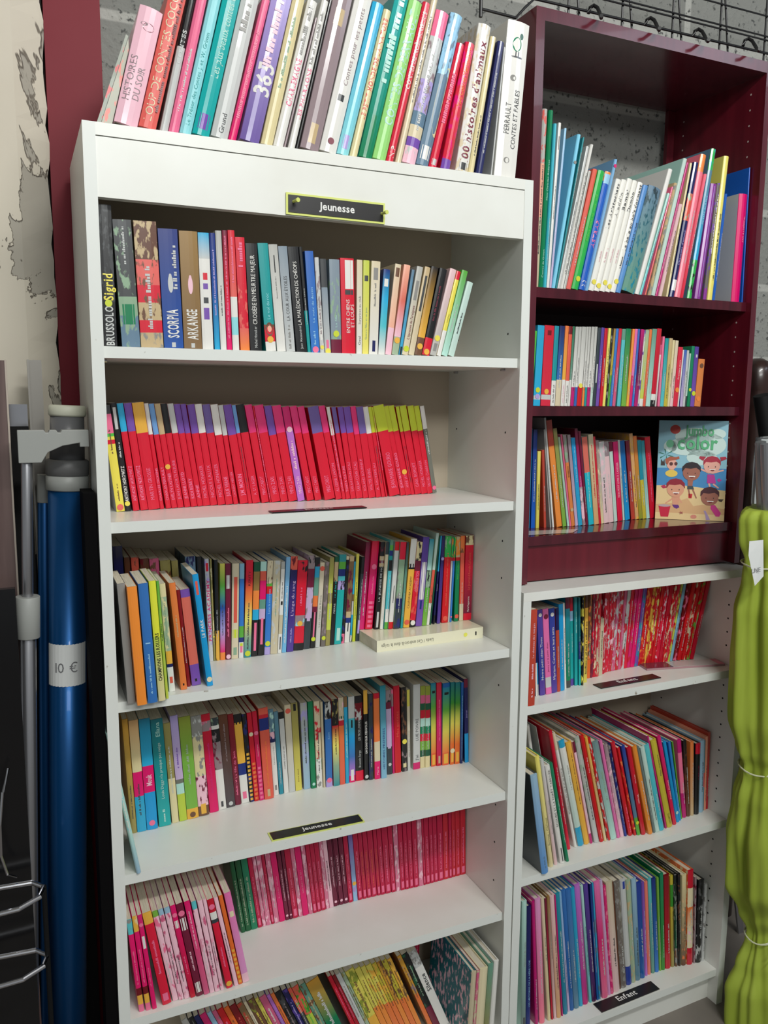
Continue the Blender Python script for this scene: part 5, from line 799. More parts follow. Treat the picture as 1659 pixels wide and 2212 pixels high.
# ------------------------------------------------------------------ books
def parse_body(b):
    secs = []
    for s in b.split('/'):
        body, p = s.rsplit(' ', 1)
        secs.append(([c.split('+') for c in body.split('~')], float(p)/100.0))
    tot = sum(s[1] for s in secs)
    return [(a, p/tot) for a, p in secs]
rnd = random.Random(11)
def make_book(name, F, x, y, z, wd, h, lean, d, body, decos, label, group, cat='book'):
    hard = name in ('hardcover_book', 'picture_book') and wd > 0.0065
    t = min(0.0022 if hard else 0.0006, wd*0.25); over = 0.003 if hard else 0.0002
    bul = min(0.16*wd, 0.0035) if hard else min(0.05*wd, 0.0006)
    zoff = wd*math.sin(lean) if lean > 0 else 0.0
    mw = F @ T((x+zoff*math.tan(lean), y, z+zoff+0.0002)) @ Matrix.Rotation(lean, 4, 'Y')
    root = empty(name, mw); tag(root, label, cat, group)
    secs = parse_body(body)
    main = LP[max(secs, key=lambda s: s[1])[0][0][0]]
    big = max(secs, key=lambda s: s[1])[0]
    main2 = LP[big[0][-1]]
    for dc in decos:
        if dc[0] == 'B': main, main2 = LP[dc[1].split('+')[0]], LP[dc[1].split('+')[-1]]
    # rings from top to bottom
    rings = []; zt = h
    for stops, p in secs:
        zl = h*p; n = len(stops)
        if n == 1:
            a, b2 = LP[stops[0][0]], LP[stops[0][-1]]; rings.append((zt, zt-zl, a, a, b2, b2))
        else:
            for k in range(n-1):
                z1 = zt-zl*k/(n-1); z2 = zt-zl*(k+1)/(n-1)
                rings.append((z1, z2, LP[stops[k][0]], LP[stops[k+1][0]], LP[stops[k][-1]], LP[stops[k+1][-1]]))
        zt -= zl
    # spine profile
    rr = min(0.0012 if not hard else 0.002, wd*0.3)
    prof = [(0, rr), (rr*0.3, rr*0.3), (wd*0.28, -bul*0.75), (wd*0.5, -bul), (wd*0.72, -bul*0.75), (wd-rr*0.3, rr*0.3), (wd, rr)]
    mb = MB()
    for z1, z2, ca, cb, c2a, c2b in rings:
        z2 = max(z2, 0)
        for k in range(len(prof)-1):
            (xa, ya), (xb, yb) = prof[k], prof[k+1]
            mb.face([(xa, ya, z2), (xb, yb, z2), (xb, yb, z1), (xa, ya, z1)], 0, [cb, cb, ca, ca], [c2b, c2b, c2a, c2a], True)
    mb.face([(0, d, 0), (0, rr, 0), (0, rr, h), (0, d, h)], 0, main, main2)
    mb.face([(wd, rr, 0), (wd, d, 0), (wd, d, h), (wd, rr, h)], 0, main, main2)
    yi = max(rr, 0.001)+t
    mb.face([(t, yi, 0), (t, d, 0), (t, d, h), (t, yi, h)], 0, main)
    mb.face([(wd-t, d, 0), (wd-t, yi, 0), (wd-t, yi, h), (wd-t, d, h)], 0, main)
    mb.face([(0, d, 0), (0, d, h), (t, d, h), (t, d, 0)], 0, main); mb.face([(wd-t, d, 0), (wd-t, d, h), (wd, d, h), (wd, d, 0)], 0, main)
    mb.face([(t, yi, 0), (t, yi, h), (wd-t, yi, h), (wd-t, yi, 0)], 0, main)
    tc = rings[0][2]; bc = rings[-1][3]
    for zz, cc, fl in ((h, tc, 1), (0, bc, -1)):
        A = [(0, rr), (0, d), (t, d), (t, yi)]; Bq = [(wd, rr), (wd-t, yi), (wd-t, d), (wd, d)]
        Cq = [p for p in prof]+[(wd-t, yi), (t, yi)]
        for q in (A, Bq, Cq):
            pts = [(a, b, zz) for a, b in q]
            # orient by area sign
            ar = sum(q[i][0]*q[(i+1) % len(q)][1]-q[(i+1) % len(q)][0]*q[i][1] for i in range(len(q)))
            if ar*fl < 0: pts = pts[::-1]
            mb.face(pts, 0, cc if q is Cq else main)
    # printed panels that belong to the cover
    def yat(xx):
        for k in range(len(prof)-1):
            if prof[k][0] <= xx <= prof[k+1][0]:
                a, b2 = prof[k], prof[k+1]; f = (xx-a[0])/max(b2[0]-a[0], 1e-6); return a[1]+(b2[1]-a[1])*f
        return 0
    def strip(m, x0, x1, z0, z1, col, lift):
        n = 4 if hard else 2
        for k in range(n):
            xa = x0+(x1-x0)*k/n; xb = x0+(x1-x0)*(k+1)/n
            m.face([(xa, yat(xa)-lift, z0), (xb, yat(xb)-lift, z0), (xb, yat(xb)-lift, z1), (xa, yat(xa)-lift, z1)], 0, col, None, True)
    tb = MB(); st = MB(); has_auto = False
    for dc in decos:
        k = dc[0]
        if k == 'P':
            col = LP[dc[1]]; s0, ln = float(dc[2])/100, float(dc[3])/100; wf = float(dc[4])/100 if len(dc) > 4 else 0.6; of = float(dc[5])/100*wd if len(dc) > 5 else 0
            cx = wd/2+of; hw = wd*wf/2*0.98
            strip(mb, max(cx-hw, rr*0.31), min(cx+hw, wd-rr*0.31), s0*h, (s0+ln)*h, col, 0.00015)
        elif k == 'E':
            col = LP[dc[1]]; s0, ln = float(dc[2])/100*h, float(dc[3])/100*h; wf = float(dc[4])/100*wd; of = float(dc[5])/100*wd if len(dc) > 5 else 0
            cx = wd/2+of; n = 20; lo_, hi_ = rr*0.31, wd-rr*0.31
            for j in range(n):
                a0_, a1_ = math.pi*j/n, math.pi*(j+1)/n
                z1_, z2_ = s0+ln/2-ln/2*math.cos(a0_), s0+ln/2-ln/2*math.cos(a1_); h1_, h2_ = wf/2*math.sin(a0_), wf/2*math.sin(a1_)
                q = [(cx-h1_, z1_), (cx+h1_, z1_), (cx+h2_, z2_), (cx-h2_, z2_)]
                mb.face([(min(max(x_, lo_), hi_), yat(min(max(x_, lo_), hi_))-0.0002, z_) for x_, z_ in q], 0, col)
        elif k == 'R':
            col = LP[dc[1]]; s0, s1 = float(dc[2])/100*h, float(dc[3])/100*h; n = max(3, int((s1-s0)/0.0085)); st0 = (s1-s0)/n
            for j in range(n): strip(mb, wd*0.2, wd*0.85, s0+j*st0, s0+j*st0+st0*0.58, col, 0.00015)
        elif k == 'D':
            col = LP[dc[1]]; z0 = float(dc[2])/100*h; rd = min(0.0055, wd*(float(dc[3])/100 if len(dc) > 3 else 0.44))
            cx = wd*0.5; pts = [(cx+rd*math.cos(a*math.pi/8), yat(cx)-0.0005, z0+rd*math.sin(a*math.pi/8)) for a in range(16)]
            st.face(pts, 0, col)
            pts2 = [(p[0], p[1]+0.0004, p[2]) for p in pts]
            for a in range(16):
                b3 = (a+1) % 16; st.face([pts[b3], pts[a], pts2[a], pts2[b3]], 0, col)
    for dc in decos:
        k = dc[0]
        if k == 'T':
            txt, cn, s0, ln, hf = dc[1], dc[2], float(dc[3])/100, float(dc[4])/100, float(dc[5])/100 if len(dc) > 5 else 0.4
            of = float(dc[6])/100*wd if len(dc) > 6 else 0
            fs, L = text_faces(txt, hf >= 0.5); sx = ln*h/L; sy = hf*wd/0.72; sy = min(sy, sx*3.4); sx = min(sx, sy*1.5); x0 = wd/2+of+sy*0.36
            for f in fs:
                pts = []
                for (a, b2) in f:
                    xx = x0-b2*sy; pts.append((xx, yat(min(max(xx, 0), wd))-0.0004, s0*h+a*sx))
                tb.face(pts, 0, LP[cn])
        elif k == 'S':
            cn, s0, ln = dc[1], float(dc[2])/100*h, float(dc[3])/100*h; hf = float(dc[4])/100 if len(dc) > 4 else 0.3
            of = float(dc[5])/100*wd if len(dc) > 5 else 0
            zz = s0; lh = hf*wd
            while zz < s0+ln:
                a = rnd.uniform(0.35, 0.7)*lh; a = max(a, 0.0007)
                if rnd.random() > 0.14:
                    b2 = lh*rnd.choice((0.6, 0.6, 0.95)); xr = wd/2+of+lh*0.36
                    tb.face([(xr-b2, yat(wd/2)-0.0004, zz), (xr, yat(wd/2)-0.0004, zz), (xr, yat(wd/2)-0.0004, zz+a*0.75), (xr-b2, yat(wd/2)-0.0004, zz+a*0.75)], 0, LP[cn])
                zz += a
    # pages
    cv = mb.build('cover', M_GLOSS if (hard and rnd.random() < 0.5) else M_COVER, root)
    pg = MB(); pg.box(t+0.0001, wd-t-0.0001, yi+0.0002, d-over, over, h-over); pg.build('pages', M_PAPER, root)
    if tb.f: tb.build('title', M_PRINT, root)
    if st.f: st.build('sticker', M_PRINT, root)
    return root
def build_books():
    for sid, (f, z, kind, group, rows) in SHELVES.items():
        for ln in rows.strip().split('\n'):
            a = ln.split('|')
            x, y, wd, h, lean, d = [float(q) for q in a[:6]]
            decos = [q.split(':') for q in a[7].split(';') if q]
            if not decos and wd > 5:
                c0 = a[6].split('/')[0][:2]
                decos = [['S', 'dg' if c0 in ('wh', 'lg', 'cr', 'lp', 'ye', 'yg', 'mi', 'ta', 'lb', 'sa', 'am') else 'lg', str(rnd.randint(12, 30)), str(rnd.randint(25, 50)), '22']]
            make_book(kind, FR[f], x/1e3, y/1e3, z, wd/1e3, h/1e3, R(lean), d/1e3, a[6], decos, a[8], group)
# ------------------------------------------------------------------ the room
def brick_wall(name):
    m = mat(name, rough=0.9)
    tc = nd(m, 'ShaderNodeTexCoord'); mp = nd(m, 'ShaderNodeMapping'); mp.inputs['Rotation'].default_value = (R(90), 0, 0)
    lk(m, tc.outputs['Object'], mp.inputs[0])
    br = nd(m, 'ShaderNodeTexBrick'); lk(m, mp.outputs[0], br.inputs[0]); br.inputs['Scale'].default_value = 1.0
    br.inputs['Brick Width'].default_value = 0.5; br.inputs['Row Height'].default_value = 0.2; br.inputs['Mortar Size'].default_value = 0.012; br.inputs['Mortar Smooth'].default_value = 0.4
    br.inputs['Color1'].default_value = rgb(142, 143, 138); br.inputs['Color2'].default_value = rgb(128, 129, 124); br.inputs['Mortar'].default_value = rgb(172, 172, 166)
    n = nd(m, 'ShaderNodeTexNoise'); n.inputs['Scale'].default_value = 90; n.inputs['Detail'].default_value = 3; lk(m, tc.outputs['Object'], n.inputs[0])
    r = nd(m, 'ShaderNodeMapRange'); r.inputs[1].default_value = 0.60; r.inputs[2].default_value = 0.70; lk(m, n.outputs[0], r.inputs[0])
    x = nd(m, 'ShaderNodeMix'); x.data_type = 'RGBA'; x.inputs[7].default_value = rgb(78, 80, 78)
    lk(m, r.outputs[0], x.inputs[0]); lk(m, br.outputs[0], x.inputs[6]); lk(m, x.outputs[2], bsdf(m).inputs['Base Color'])
    bump(m, n.outputs[0], 0.6, 0.006); return m
def plaster():
    m = mat('peeling_plaster', rough=0.85)
    tc = nd(m, 'ShaderNodeTexCoord'); n = nd(m, 'ShaderNodeTexNoise'); n.inputs['Scale'].default_value = 3.6; n.inputs['Detail'].default_value = 6; n.inputs['Roughness'].default_value = 0.62; n.inputs['Distortion'].default_value = 0.5
    mp = nd(m, 'ShaderNodeMapping'); mp.inputs['Location'].default_value = (3.1, 0.4, 1.75); mp.inputs['Scale'].default_value = (1.6, 1.6, 0.8); lk(m, tc.outputs['Object'], mp.inputs[0]); lk(m, mp.outputs[0], n.inputs[0])
    # loose paint: more is lost towards the chipped corner
    sx = nd(m, 'ShaderNodeSeparateXYZ'); lk(m, tc.outputs['Object'], sx.inputs[0])
    gx = nd(m, 'ShaderNodeMapRange'); gx.inputs[1].default_value = -0.115; gx.inputs[2].default_value = -0.05; gx.inputs[3].default_value = 0.085; gx.inputs[4].default_value = -0.03; lk(m, sx.outputs[0], gx.inputs[0])
    sm = nd(m, 'ShaderNodeMath'); lk(m, n.outputs[0], sm.inputs[0]); lk(m, gx.outputs[0], sm.inputs[1])
    cr = nd(m, 'ShaderNodeValToRGB'); e = cr.color_ramp.elements
    e[0].position = 0.0; e[0].color = rgb(176, 170, 160)
    e[1].position = 1.0; e[1].color = rgb(214, 206, 190)
    for p, c in ((0.488, rgb(170, 164, 152)), (0.492, rgb(112, 104, 94)), (0.497, rgb(130, 122, 110)), (0.50, rgb(210, 202, 186))):
        q = e.new(p); q.color = c
    lk(m, sm.outputs[0], cr.inputs[0]); lk(m, cr.outputs[0], bsdf(m).inputs['Base Color'])
    r = nd(m, 'ShaderNodeMapRange'); r.inputs[1].default_value = 0.485; r.inputs[2].default_value = 0.50; lk(m, sm.outputs[0], r.inputs[0])
    bump(m, r.outputs[0], 0.7, 0.004); return m
def redpaint():
    m = mat('worn_red_paint', rough=0.5, spec=0.2)
    tc, n, r, x = noise_col(m, rgb(122, 26, 40), rgb(186, 170, 164), 16, 0.72, 0.76, 7, 'Object', (1.6, 1, 0.6))
    n2 = nd(m, 'ShaderNodeTexNoise'); n2.inputs['Scale'].default_value = 5; lk(m, tc.outputs['Object'], n2.inputs[0]); bump(m, n2.outputs[0], 0.3, 0.01); return m
def structure():
    b = MB(); b.box(-1.6, 3.4, 0.372, 0.47, -0.03, 3.2); tag(b.build('wall_back', brick_wall('concrete_block')), kind='structure')
    b = MB(); b.box(-2.2, 3.4, -4.6, 0.48, -0.08, -0.0305)
    m = mat('concrete_floor', rough=0.55); noise_col(m, rgb(126, 118, 110), rgb(104, 98, 92), 5, 0.3, 0.7, 6); tag(b.build('floor', m), kind='structure')
    b = MB(); b.box(-2.2, 3.4, -4.6, 0.48, 3.2, 3.25); tag(b.build('ceiling', mat('ceiling_paint', rgb(190, 188, 182), 0.9)), kind='structure')
    # plaster wall with a rounded corner and chipped edge
    b = MB(); rz = random.Random(3); zs = [-0.03+3.23*k/110 for k in range(111)]; off = [0.0]*111
    for k in range(111): off[k] = -0.034+rz.uniform(-0.0035, 0.003)
    prof = lambda o: [(-0.65, 0.256), (-0.16, 0.266), (-0.085, 0.276), (o-0.006, 0.302), (o, 0.306), (o+0.001, 0.372)]
    for k in range(110):
        p, q = prof(off[k]), prof(off[k+1])
        for j in range(5):
            b.face([(p[j][0], p[j][1], zs[k]), (p[j+1][0], p[j+1][1], zs[k]), (q[j+1][0], q[j+1][1], zs[k+1]), (q[j][0], q[j][1], zs[k+1])], 0, None, None, j in (0, 1))
    tag(b.build('wall_left', plaster()), kind='structure')
    b = MB(); b.box(-0.031, 0.066, 0.322, 0.372, -0.03, 3.2); o = b.build('trim_1', redpaint()); bevel(o, 0.012, 3); tag(o, kind='structure')
structure()
# ------------------------------------------------------------------ bookcases
def disc(b, x, y, z, r, mi, ax='x', sgn=-1, n=10):
    if ax == 'x': pts = [(x+sgn*0.0004, y+r*math.cos(a*2*math.pi/n), z+r*math.sin(a*2*math.pi/n)) for a in range(n)]
    b.face(pts, mi)
def part(name, F, root, m, *bx, bev=0.0012):
    b = MB()
    for q in bx: b.box(*q)
    o = b.build(name, m, root)
    if bev: bevel(o, bev, 2)
    return o
def holes(b, x, ys, zs, sgn):
    for y in ys:
        for z in zs: disc(b, x, y, z, 0.0024, 1, 'x', sgn)
# A: tall white bookcase, outer 0.80 x 0.288 x 1.893
F = FR['A']
ra = tag(empty('bookcase', F @ T((0, 0, -0.03))), 'tall white bookcase with Jeunesse sign on its header board', 'bookcase')
tA, HA, DA, WA = 0.0187, 1.8934, 0.2878, 0.80
for x0 in (0.0, WA-tA):
    b = MB(); b.box(x0, x0+tA, 0, DA, 0, HA+0.03, 0, None, 2)
    xi = tA if x0 == 0 else WA-tA
    b2 = MB(); 
    zs = [z+0.03 for z in (1.613, 1.123, 0.895, 0.457, 0.545, 0.63, 1.20, 1.42)]
    for y in (0.045, 0.245): 
        for z in zs: disc(b, xi, y, z, 0.0022, 1, 'x', 1 if x0 == 0 else -1)
    o = b.build('side_panel', [M_WHITE, M_HOLE, M_EDGE], ra)
    bevel(o, 0.0016, 2)
part('top_board', F, ra, M_WHITE, (tA, WA-tA, 0.0, DA, 1.8743+0.0307, HA+0.03))
part('header_board', F, ra, M_WHITE, (tA, WA-tA, 0.001, 0.018, 1.7858+0.03, 1.8735+0.03))
part('back_panel', F, ra, M_BACK, (tA, WA-tA, DA-0.004, DA-0.0005, 0.0, 1.874+0.03), bev=0)
part('plinth', F, ra, M_WHITE, (tA, WA-tA, 0.012, 0.03, 0.0, 0.092))
for z in (1.5640, 1.2859, 0.9844, 0.6764, 0.4048, 0.12):
    o = part('shelf', F, ra, [M_WHITE, M_HOLE, M_EDGE], (tA+0.0005, WA-tA-0.0005, 0.0074, DA-0.005, z-0.018+0.03, z+0.03, 0, None, 2))
for z in (1.5640, 1.2859, 0.9844, 0.6764, 0.4048):
    for x, s in ((tA, 1), (WA-tA, -1)):
        for y in (0.054, 0.245):
            b = MB(); b.tube([(x, y, z-0.018-0.0026+0.03), (x+s*0.009, y, z-0.018-0.0026+0.03)], 0.0025, 8); b.build('shelf_pin', M_CHROME, ra)
# C: low white bookcase
F = FR['C']; WC, HC, tC, DC = 0.6528, 1.1283, 0.0196, 0.288
rc = tag(empty('bookcase', F), 'low white bookcase holding up the dark red one', 'bookcase')
for x0 in (0.0, WC-tC):
    b = MB(); b.box(x0, x0+tC, 0, DC, 0, HC-0.0186, 0, None, 2)
    xi = tC if x0 == 0 else WC-tC
    for y in (0.045, 0.245):
        for k in range(28):
            z = 0.16+0.0335*k
            if min(abs(z-s) for s in (0.8833, 0.4988)) > 0.022: disc(b, xi, y, z, 0.0024, 1, 'x', 1 if x0 == 0 else -1)
    bevel(b.build('side_panel', [M_WHITE, M_HOLE, M_EDGE], rc), 0.0016, 2)
part('top_board', F, rc, M_WHITE, (0, WC, 0.0, DC, HC-0.0185, HC))
part('back_panel', F, rc, M_BACK, (tC, WC-tC, DC-0.004, DC-0.0005, 0.0, HC-0.019), bev=0)
part('plinth', F, rc, M_WHITE, (tC, WC-tC, 0.03, 0.046, 0.0, 0.078))
for z in (0.8833, 0.4988, 0.0973):
    part('shelf', F, rc, [M_WHITE, M_HOLE, M_EDGE], (tC+0.0005, WC-tC-0.0005, 0.0065, DC-0.005, z-0.0186, z, 0, None, 2))
# B: dark red bookcase standing on C
F = FR['B']; WB, HB, tB, DB = 0.6287, 1.1303, 0.02, 0.288
rb = tag(empty('bookcase', F), 'dark red wooden bookcase standing on the low white one', 'bookcase')
for x0 in (0.0, WB-0.016):
    b = MB(); b.box(x0, x0+(0.016 if x0 else tB), 0, DB, 0, HB, 0, None, 2)
    xi = tB if x0 == 0 else WB-0.016
    for y in (0.04, 0.245):
        for k in range(32):
            z = 0.13+0.0337*k
            if z < 1.08 and min(abs(z-s) for s in (0.6114, 0.3718, 0.0983)) > 0.024: disc(b, xi, y, z, 0.0022, 1, 'x', 1 if x0 == 0 else -1)
    bevel(b.build('side_panel', [M_RED, mat('pin_hole_light', rgb(190, 176, 170), 0.7) if x0 else M_HOLE, M_REDEDGE], rb), 0.0016, 2)
part('top_board', F, rb, M_REDEDGE, (tB, WB-0.016, 0.0, DB, HB-0.0234, HB))
part('back_panel', F, rb, mat('dark_back_board', rgb(38, 16, 20), 0.7), (tB, WB-0.016, DB-0.004, DB-0.0005, 0.0, 0.6114), bev=0)
part('back_rail', F, rb, M_RED, (WB-0.038, WB-0.0165, DB-0.012, DB-0.0005, 0.6114, HB-0.024), bev=0)
part('plinth', F, rb, M_RED, (tB, WB-0.016, 0.022, 0.038, 0.0, 0.078))
M_REDSH = wood_mat('mahogany_shelf', rgb(84, 22, 36), rgb(62, 14, 26), 0.16)
for z in (0.6114, 0.3718, 0.0983):
    part('shelf', F, rb, M_REDSH, (tB+0.0005, WB-0.0165, 0.0143, DB-0.005, z-0.0203, z))
# ------------------------------------------------------------------ books
build_books()
# fanned thin book wedged between shelf end and the first storybook
rw = tag(empty('hardcover_book', T((0, 0, 0))), 'thin green patterned book leaning steeply against the thick pale pink storybook, bookcase top', 'book', 'storybooks standing on top of the tall white bookcase')
b = MB(); c1, c2 = LP['gg'], LP['rd3']; c1 = rgb(120, 128, 110)
q = [(0.0215, 1.8937), (0.0275, 1.8937), (0.0735, 2.028), (0.0700, 2.030)]
fr = [(x, 0.016, z) for x, z in q]; bk_ = [(x, 0.19, z) for x, z in q]
b.face(fr, 0, c1, c2); b.face(bk_[::-1], 0, c1, c2)
for k in range(4): j = (k+1) % 4; b.face([fr[k], bk_[k], bk_[j], fr[j]], 0, c1, c2)
b.build('cover', M_COVER, rw)
b = MB(); c1 = rgb(150, 150, 128)
q = [(0.0280, 1.8937), (0.0442, 1.8937), (0.0738, 2.010), (0.0738, 2.026)]
fr = [(x, 0.019, z) for x, z in q]; bk_ = [(x, 0.188, z) for x, z in q]
b.face(fr, 0, c1, LP['cp3']); b.face(bk_[::-1], 0, c1)
for k in range(4): j = (k+1) % 4; b.face([fr[k], bk_[k], bk_[j], fr[j]], 0, c1)
b.build('pages', M_COVER, rw)
# flat book under the standing ones, third shelf
rf = empty('paperback', T((0.522, 0.088, 0.9845)) @ Matrix.Rotation(R(1.5), 4, 'Z')); tag(rf, 'thick cream book lying flat under the upright ones, third shelf', 'book')
b = MB(); W_, D_, H_ = 0.248, 0.157, 0.0236; cc = rgb(228, 224, 196)
b.box(0, W_, 0, 0.0012, 0, H_, 0, cc); b.box(0, W_, 0.0012, D_, H_-0.0006, H_, 0, cc); b.box(0, W_, 0.0012, D_, 0, 0.0006, 0, cc)
b.build('cover', M_GLOSS, rf)
b = MB(); b.box(0.0004, W_-0.0004, 0.0014, D_-0.001, 0.0008, H_-0.0008); b.build('pages', M_PAPER, rf)
b = MB(); fs, L = text_faces('Lieda / Cet endroit-là dans la taïga')
for f in fs: b.face([(0.128-p[0]*0.118/L, -0.0004, 0.0145-p[1]*0.0105) for p in f], 0, rgb(110, 108, 96))
b.build('title', M_PRINT, rf)
b = MB(); b.face([(0.205+0.0045*math.cos(a*math.pi/8), -0.0006, 0.012+0.0045*math.sin(a*math.pi/8)) for a in range(16)], 0, rgb(226, 224, 90)); b.build('sticker', M_PRINT, rf)
b = MB(); b.face([(0.229, -0.0004, 0.008), (0.232, -0.0004, 0.008), (0.232, -0.0004, 0.015), (0.23, -0.0004, 0.017), (0.2285, -0.0004, 0.014)], 0, rgb(30, 30, 30)); b.build('emblem', M_PRINT, rf)
# thin mint booklet leaning out of the fourth shelf
make_book('picture_book', FR['A'], 0.0325+0.006, 0.004, 0.6765, 0.0075, 0.262, R(-9.0), 0.125, 'mi+tq 70/mi~lb6 30', [['S', 'wh', '30', '55', '34']], 'thin pale mint plastic book leaning against the side panel, fourth shelf', 'picture books left leaning in the tall white bookcase')
# ------------------------------------------------------------------ lowest shelf of A: books leaning hard to the left
def lowest_row():
    z0 = 0.1202; lean = R(-22.5)
    pxs = (392, 406, 418, 430, 445, 456, 466.5, 481, 493.6, 509, 524, 532, 549.5, 559, 574.6, 583, 592, 607.5, 620, 629, 645, 660, 690, 706, 715, 723, 734, 742.6, 763, 776, 787, 800, 811, 822, 834, 845, 856.6, 867, 882, 902)
    rows = [ # top-left x, width, colour, y
        (0.098, 14, 'lg2 100', 'dg'), (0.114, 12, 'bk+gy 100', 'lg'), (0.128, 12, 'nv2 100', 'lb'), (0.141, 15, 'mg3~ma2 100', 'pk'), (0.157, 11, 'lb6~sk3 100', 'bl'),
        (0.169, 11, 'pk4+mv 100', 'lp'), (0.181, 13, 'rd3 100', 'pk'), (0.195, 15, 'or6~or3 100', 'br'), (0.211, 8, 'dr2 100', 'cp'), (0.220, 13, 'br3+cp4 100', 'ta'),
        (0.234, 9, 'cr3 30/wh 70', 'gy'), (0.244, 13, 'br+ol2 100', 'ye'), (0.258, 11, 'ye3+ol 100', 'br'), (0.270, 10, 'pk4 40/nv5 60', 'wh'), (0.281, 12, 'li3~pu 100', 'li'),
        (0.294, 7, 'or3 100', 'br'), (0.302, 12, 'bk+dg 100', 'mv'), (0.315, 21, 'nv4+pu3 100', 'li'), (0.337, 12, 'cp3+gr3 30/dg 70', 'lg'), (0.350, 12, 'cp3+gr6 35/yg3~gg3 65', 'gr'), (0.363, 8, 'gg3+br 100', 'ta'),
        (0.372, 11, 'am2~dn2~nv2 100', 'lg'), (0.384, 13, 'rd5 100', 'pk'), (0.398, 8, 'dr2~rd5 100', 'pk'), (0.407, 11, 'lg 100', 'gy'), (0.419, 10, 'gg2+ol 100', 'dg'),
        (0.430, 9, 'ye3+ol2 60/am 40', 'br'), (0.440, 9, 'ye3 50/or9 50', 'br'), (0.450, 9, 'ye3+am 50/or9 50', 'br'), (0.460, 8, 'ye3+am 50/or3 50', 'br'), (0.469, 8, 'ye6+am 50/or3 50', 'br'), (0.478, 8, 'am2+br 50/or9 50', 'br'), (0.487, 8, 'ye6+br 50/or3 50', 'br'), (0.496, 8, 'am+br3 50/or9 50', 'br'), (0.505, 9, 'am2+mv 50/or3 50', 'br'),
        (0.515, 12, 'bk+dn3 70/ma2 30', 'gg'), (0.528, 14, 'lg+gy 20/wh 80', 'dg')]
    kx, kv = (380, 430, 560, 670, 882, 912), (0.104, 0.15, 0.267, 0.372, 0.59, 0.622)
    tops = []
    for p in pxs:
        for a_, b_, c_, d_ in zip(kx, kx[1:], kv, kv[1:]):
            if a_ <= p <= b_: tops.append(c_+(d_-c_)*(p-a_)/(b_-a_)); break
    for i, (x, wd, body, dk) in enumerate(rows):
        h = 0.218; j = min(i+(1 if i >= 34 else 0)+(1 if i >= 22 else 0), 38)
        if i == 0: idx = list(range(len(tops)))
        x = tops[j]+h*math.sin(-lean)+0.0005; wd = (tops[j+1]-tops[j])*1e3
        dec = [['S', dk, '45', '40', '26']]
        if i == 36: dec = [['T', 'Silence', 'dg', '48', '22', '50']]
        c = WORDS[body.split('/')[-1].split('~')[0].split('+')[0].split(' ')[0][:2]]
        make_book('paperback', FR['A'], x, 0.07, z0, wd/1e3*math.cos(lean)-0.0006, h, lean, 0.11, body, dec, '%s paperback leaning steeply, %s along tall white bookcase\'s lowest shelf' % (c, ORD[i]), 'paperbacks leaning on the lowest shelf')
    # upright back pair
    make_book('paperback', FR['A'], 0.640, 0.188, z0, 0.015, 0.235, R(4), 0.09, 'bl5+nv2 100', [['S', 'lb', '40', '40', '26']], 'upright dark blue book behind the pale Silence paperback, lowest shelf', 'upright books on the lowest shelf')
    make_book('paperback', FR['A'], 0.657, 0.188, z0, 0.012, 0.240, R(4), 0.09, 'ma2~rd5 100', [['S', 'pk', '40', '40', '26']], 'upright raspberry book beside the dark blue one, lowest shelf', 'upright books on the lowest shelf')
    for x, wd, h, body, lab in ((0.697, 12, 0.171, 'cr4 100', 'picture book with teal painted cover, first of the big ones, lowest shelf'), (0.7098, 6, 0.171, 'pk4+cr4 100', 'thin pink edged picture book behind the teal painted one, lowest shelf'),
            (0.7166, 20, 0.172, 'cr 100', 'wide cream picture book on the lowest shelf of tall white bookcase'), (0.7374, 13, 0.176, 'gg3~ol 100', 'sage green picture book beside the wide cream one, lowest shelf'), (0.7512, 12, 0.180, 'wh 100', 'outermost white picture book on the lowest shelf of tall white bookcase')):
        make_book('picture_book', FR['A'], x, 0.001, z0, wd/1e3, h, R(3.0), 0.18, body, [['D', 'lp', '12']]+([['B', 'tl6+lp']] if x < 0.7 else []), lab, 'large picture books on the lowest shelf')
ORD = 'first second third fourth fifth sixth seventh eighth ninth tenth eleventh twelfth thirteenth fourteenth fifteenth sixteenth seventeenth eighteenth nineteenth twentieth twenty-first twenty-second twenty-third twenty-fourth twenty-fifth twenty-sixth twenty-seventh twenty-eighth twenty-ninth thirtieth thirty-first thirty-second thirty-third thirty-fourth thirty-fifth thirty-sixth thirty-seventh'.split()
lowest_row()
# ------------------------------------------------------------------ signs
M_SIGN = mat('black_sign_board', rgb(26, 24, 24), 0.35); M_SY = mat('lime_card', rgb(214, 222, 120), 0.6); M_SW = mat('sign_lettering', rgb(226, 226, 222), 0.5)
def sign(name, mw, W, H, txt, border, label, pins=False, fs=0.55):
    root = tag(empty(name, mw), label, 'sign', 'category signs of the bookshelves')
    # local: x right, z up the sign, facing -y
    if border:
        b = MB(); e = border; b.box(-e, W+e, -0.0012, 0, -e, H+e); b.build('border', M_SY, root)
    b = MB(); b.box(0, W, -0.0022, -0.0004, 0, H); b.build('plate', M_SIGN, root)
    f, L = text_faces(txt, True, 0.07); s = H*fs; sx = s; x0 = W/2-L*sx/2
    b = MB()
    for q in f: b.face([(x0+p[0]*sx, -0.0026, H*0.33+p[1]*s) for p in q])
    b.build('lettering', M_SW, root)
    if pins:
        for x, z in ((0.009, 0.62*H), (W-0.003, 0.48*H)):
            b = MB(); b.tube([(x, -0.002, z), (x+0.001, -0.007, z), (x+0.002, -0.012, z), (x+0.003, -0.018, z)], [0.0026, 0.0022, 0.0030, 0.0036], 12)
            b.build('push_pin', mat('lime_plastic', rgb(206, 214, 110), 0.35), root)
    return root
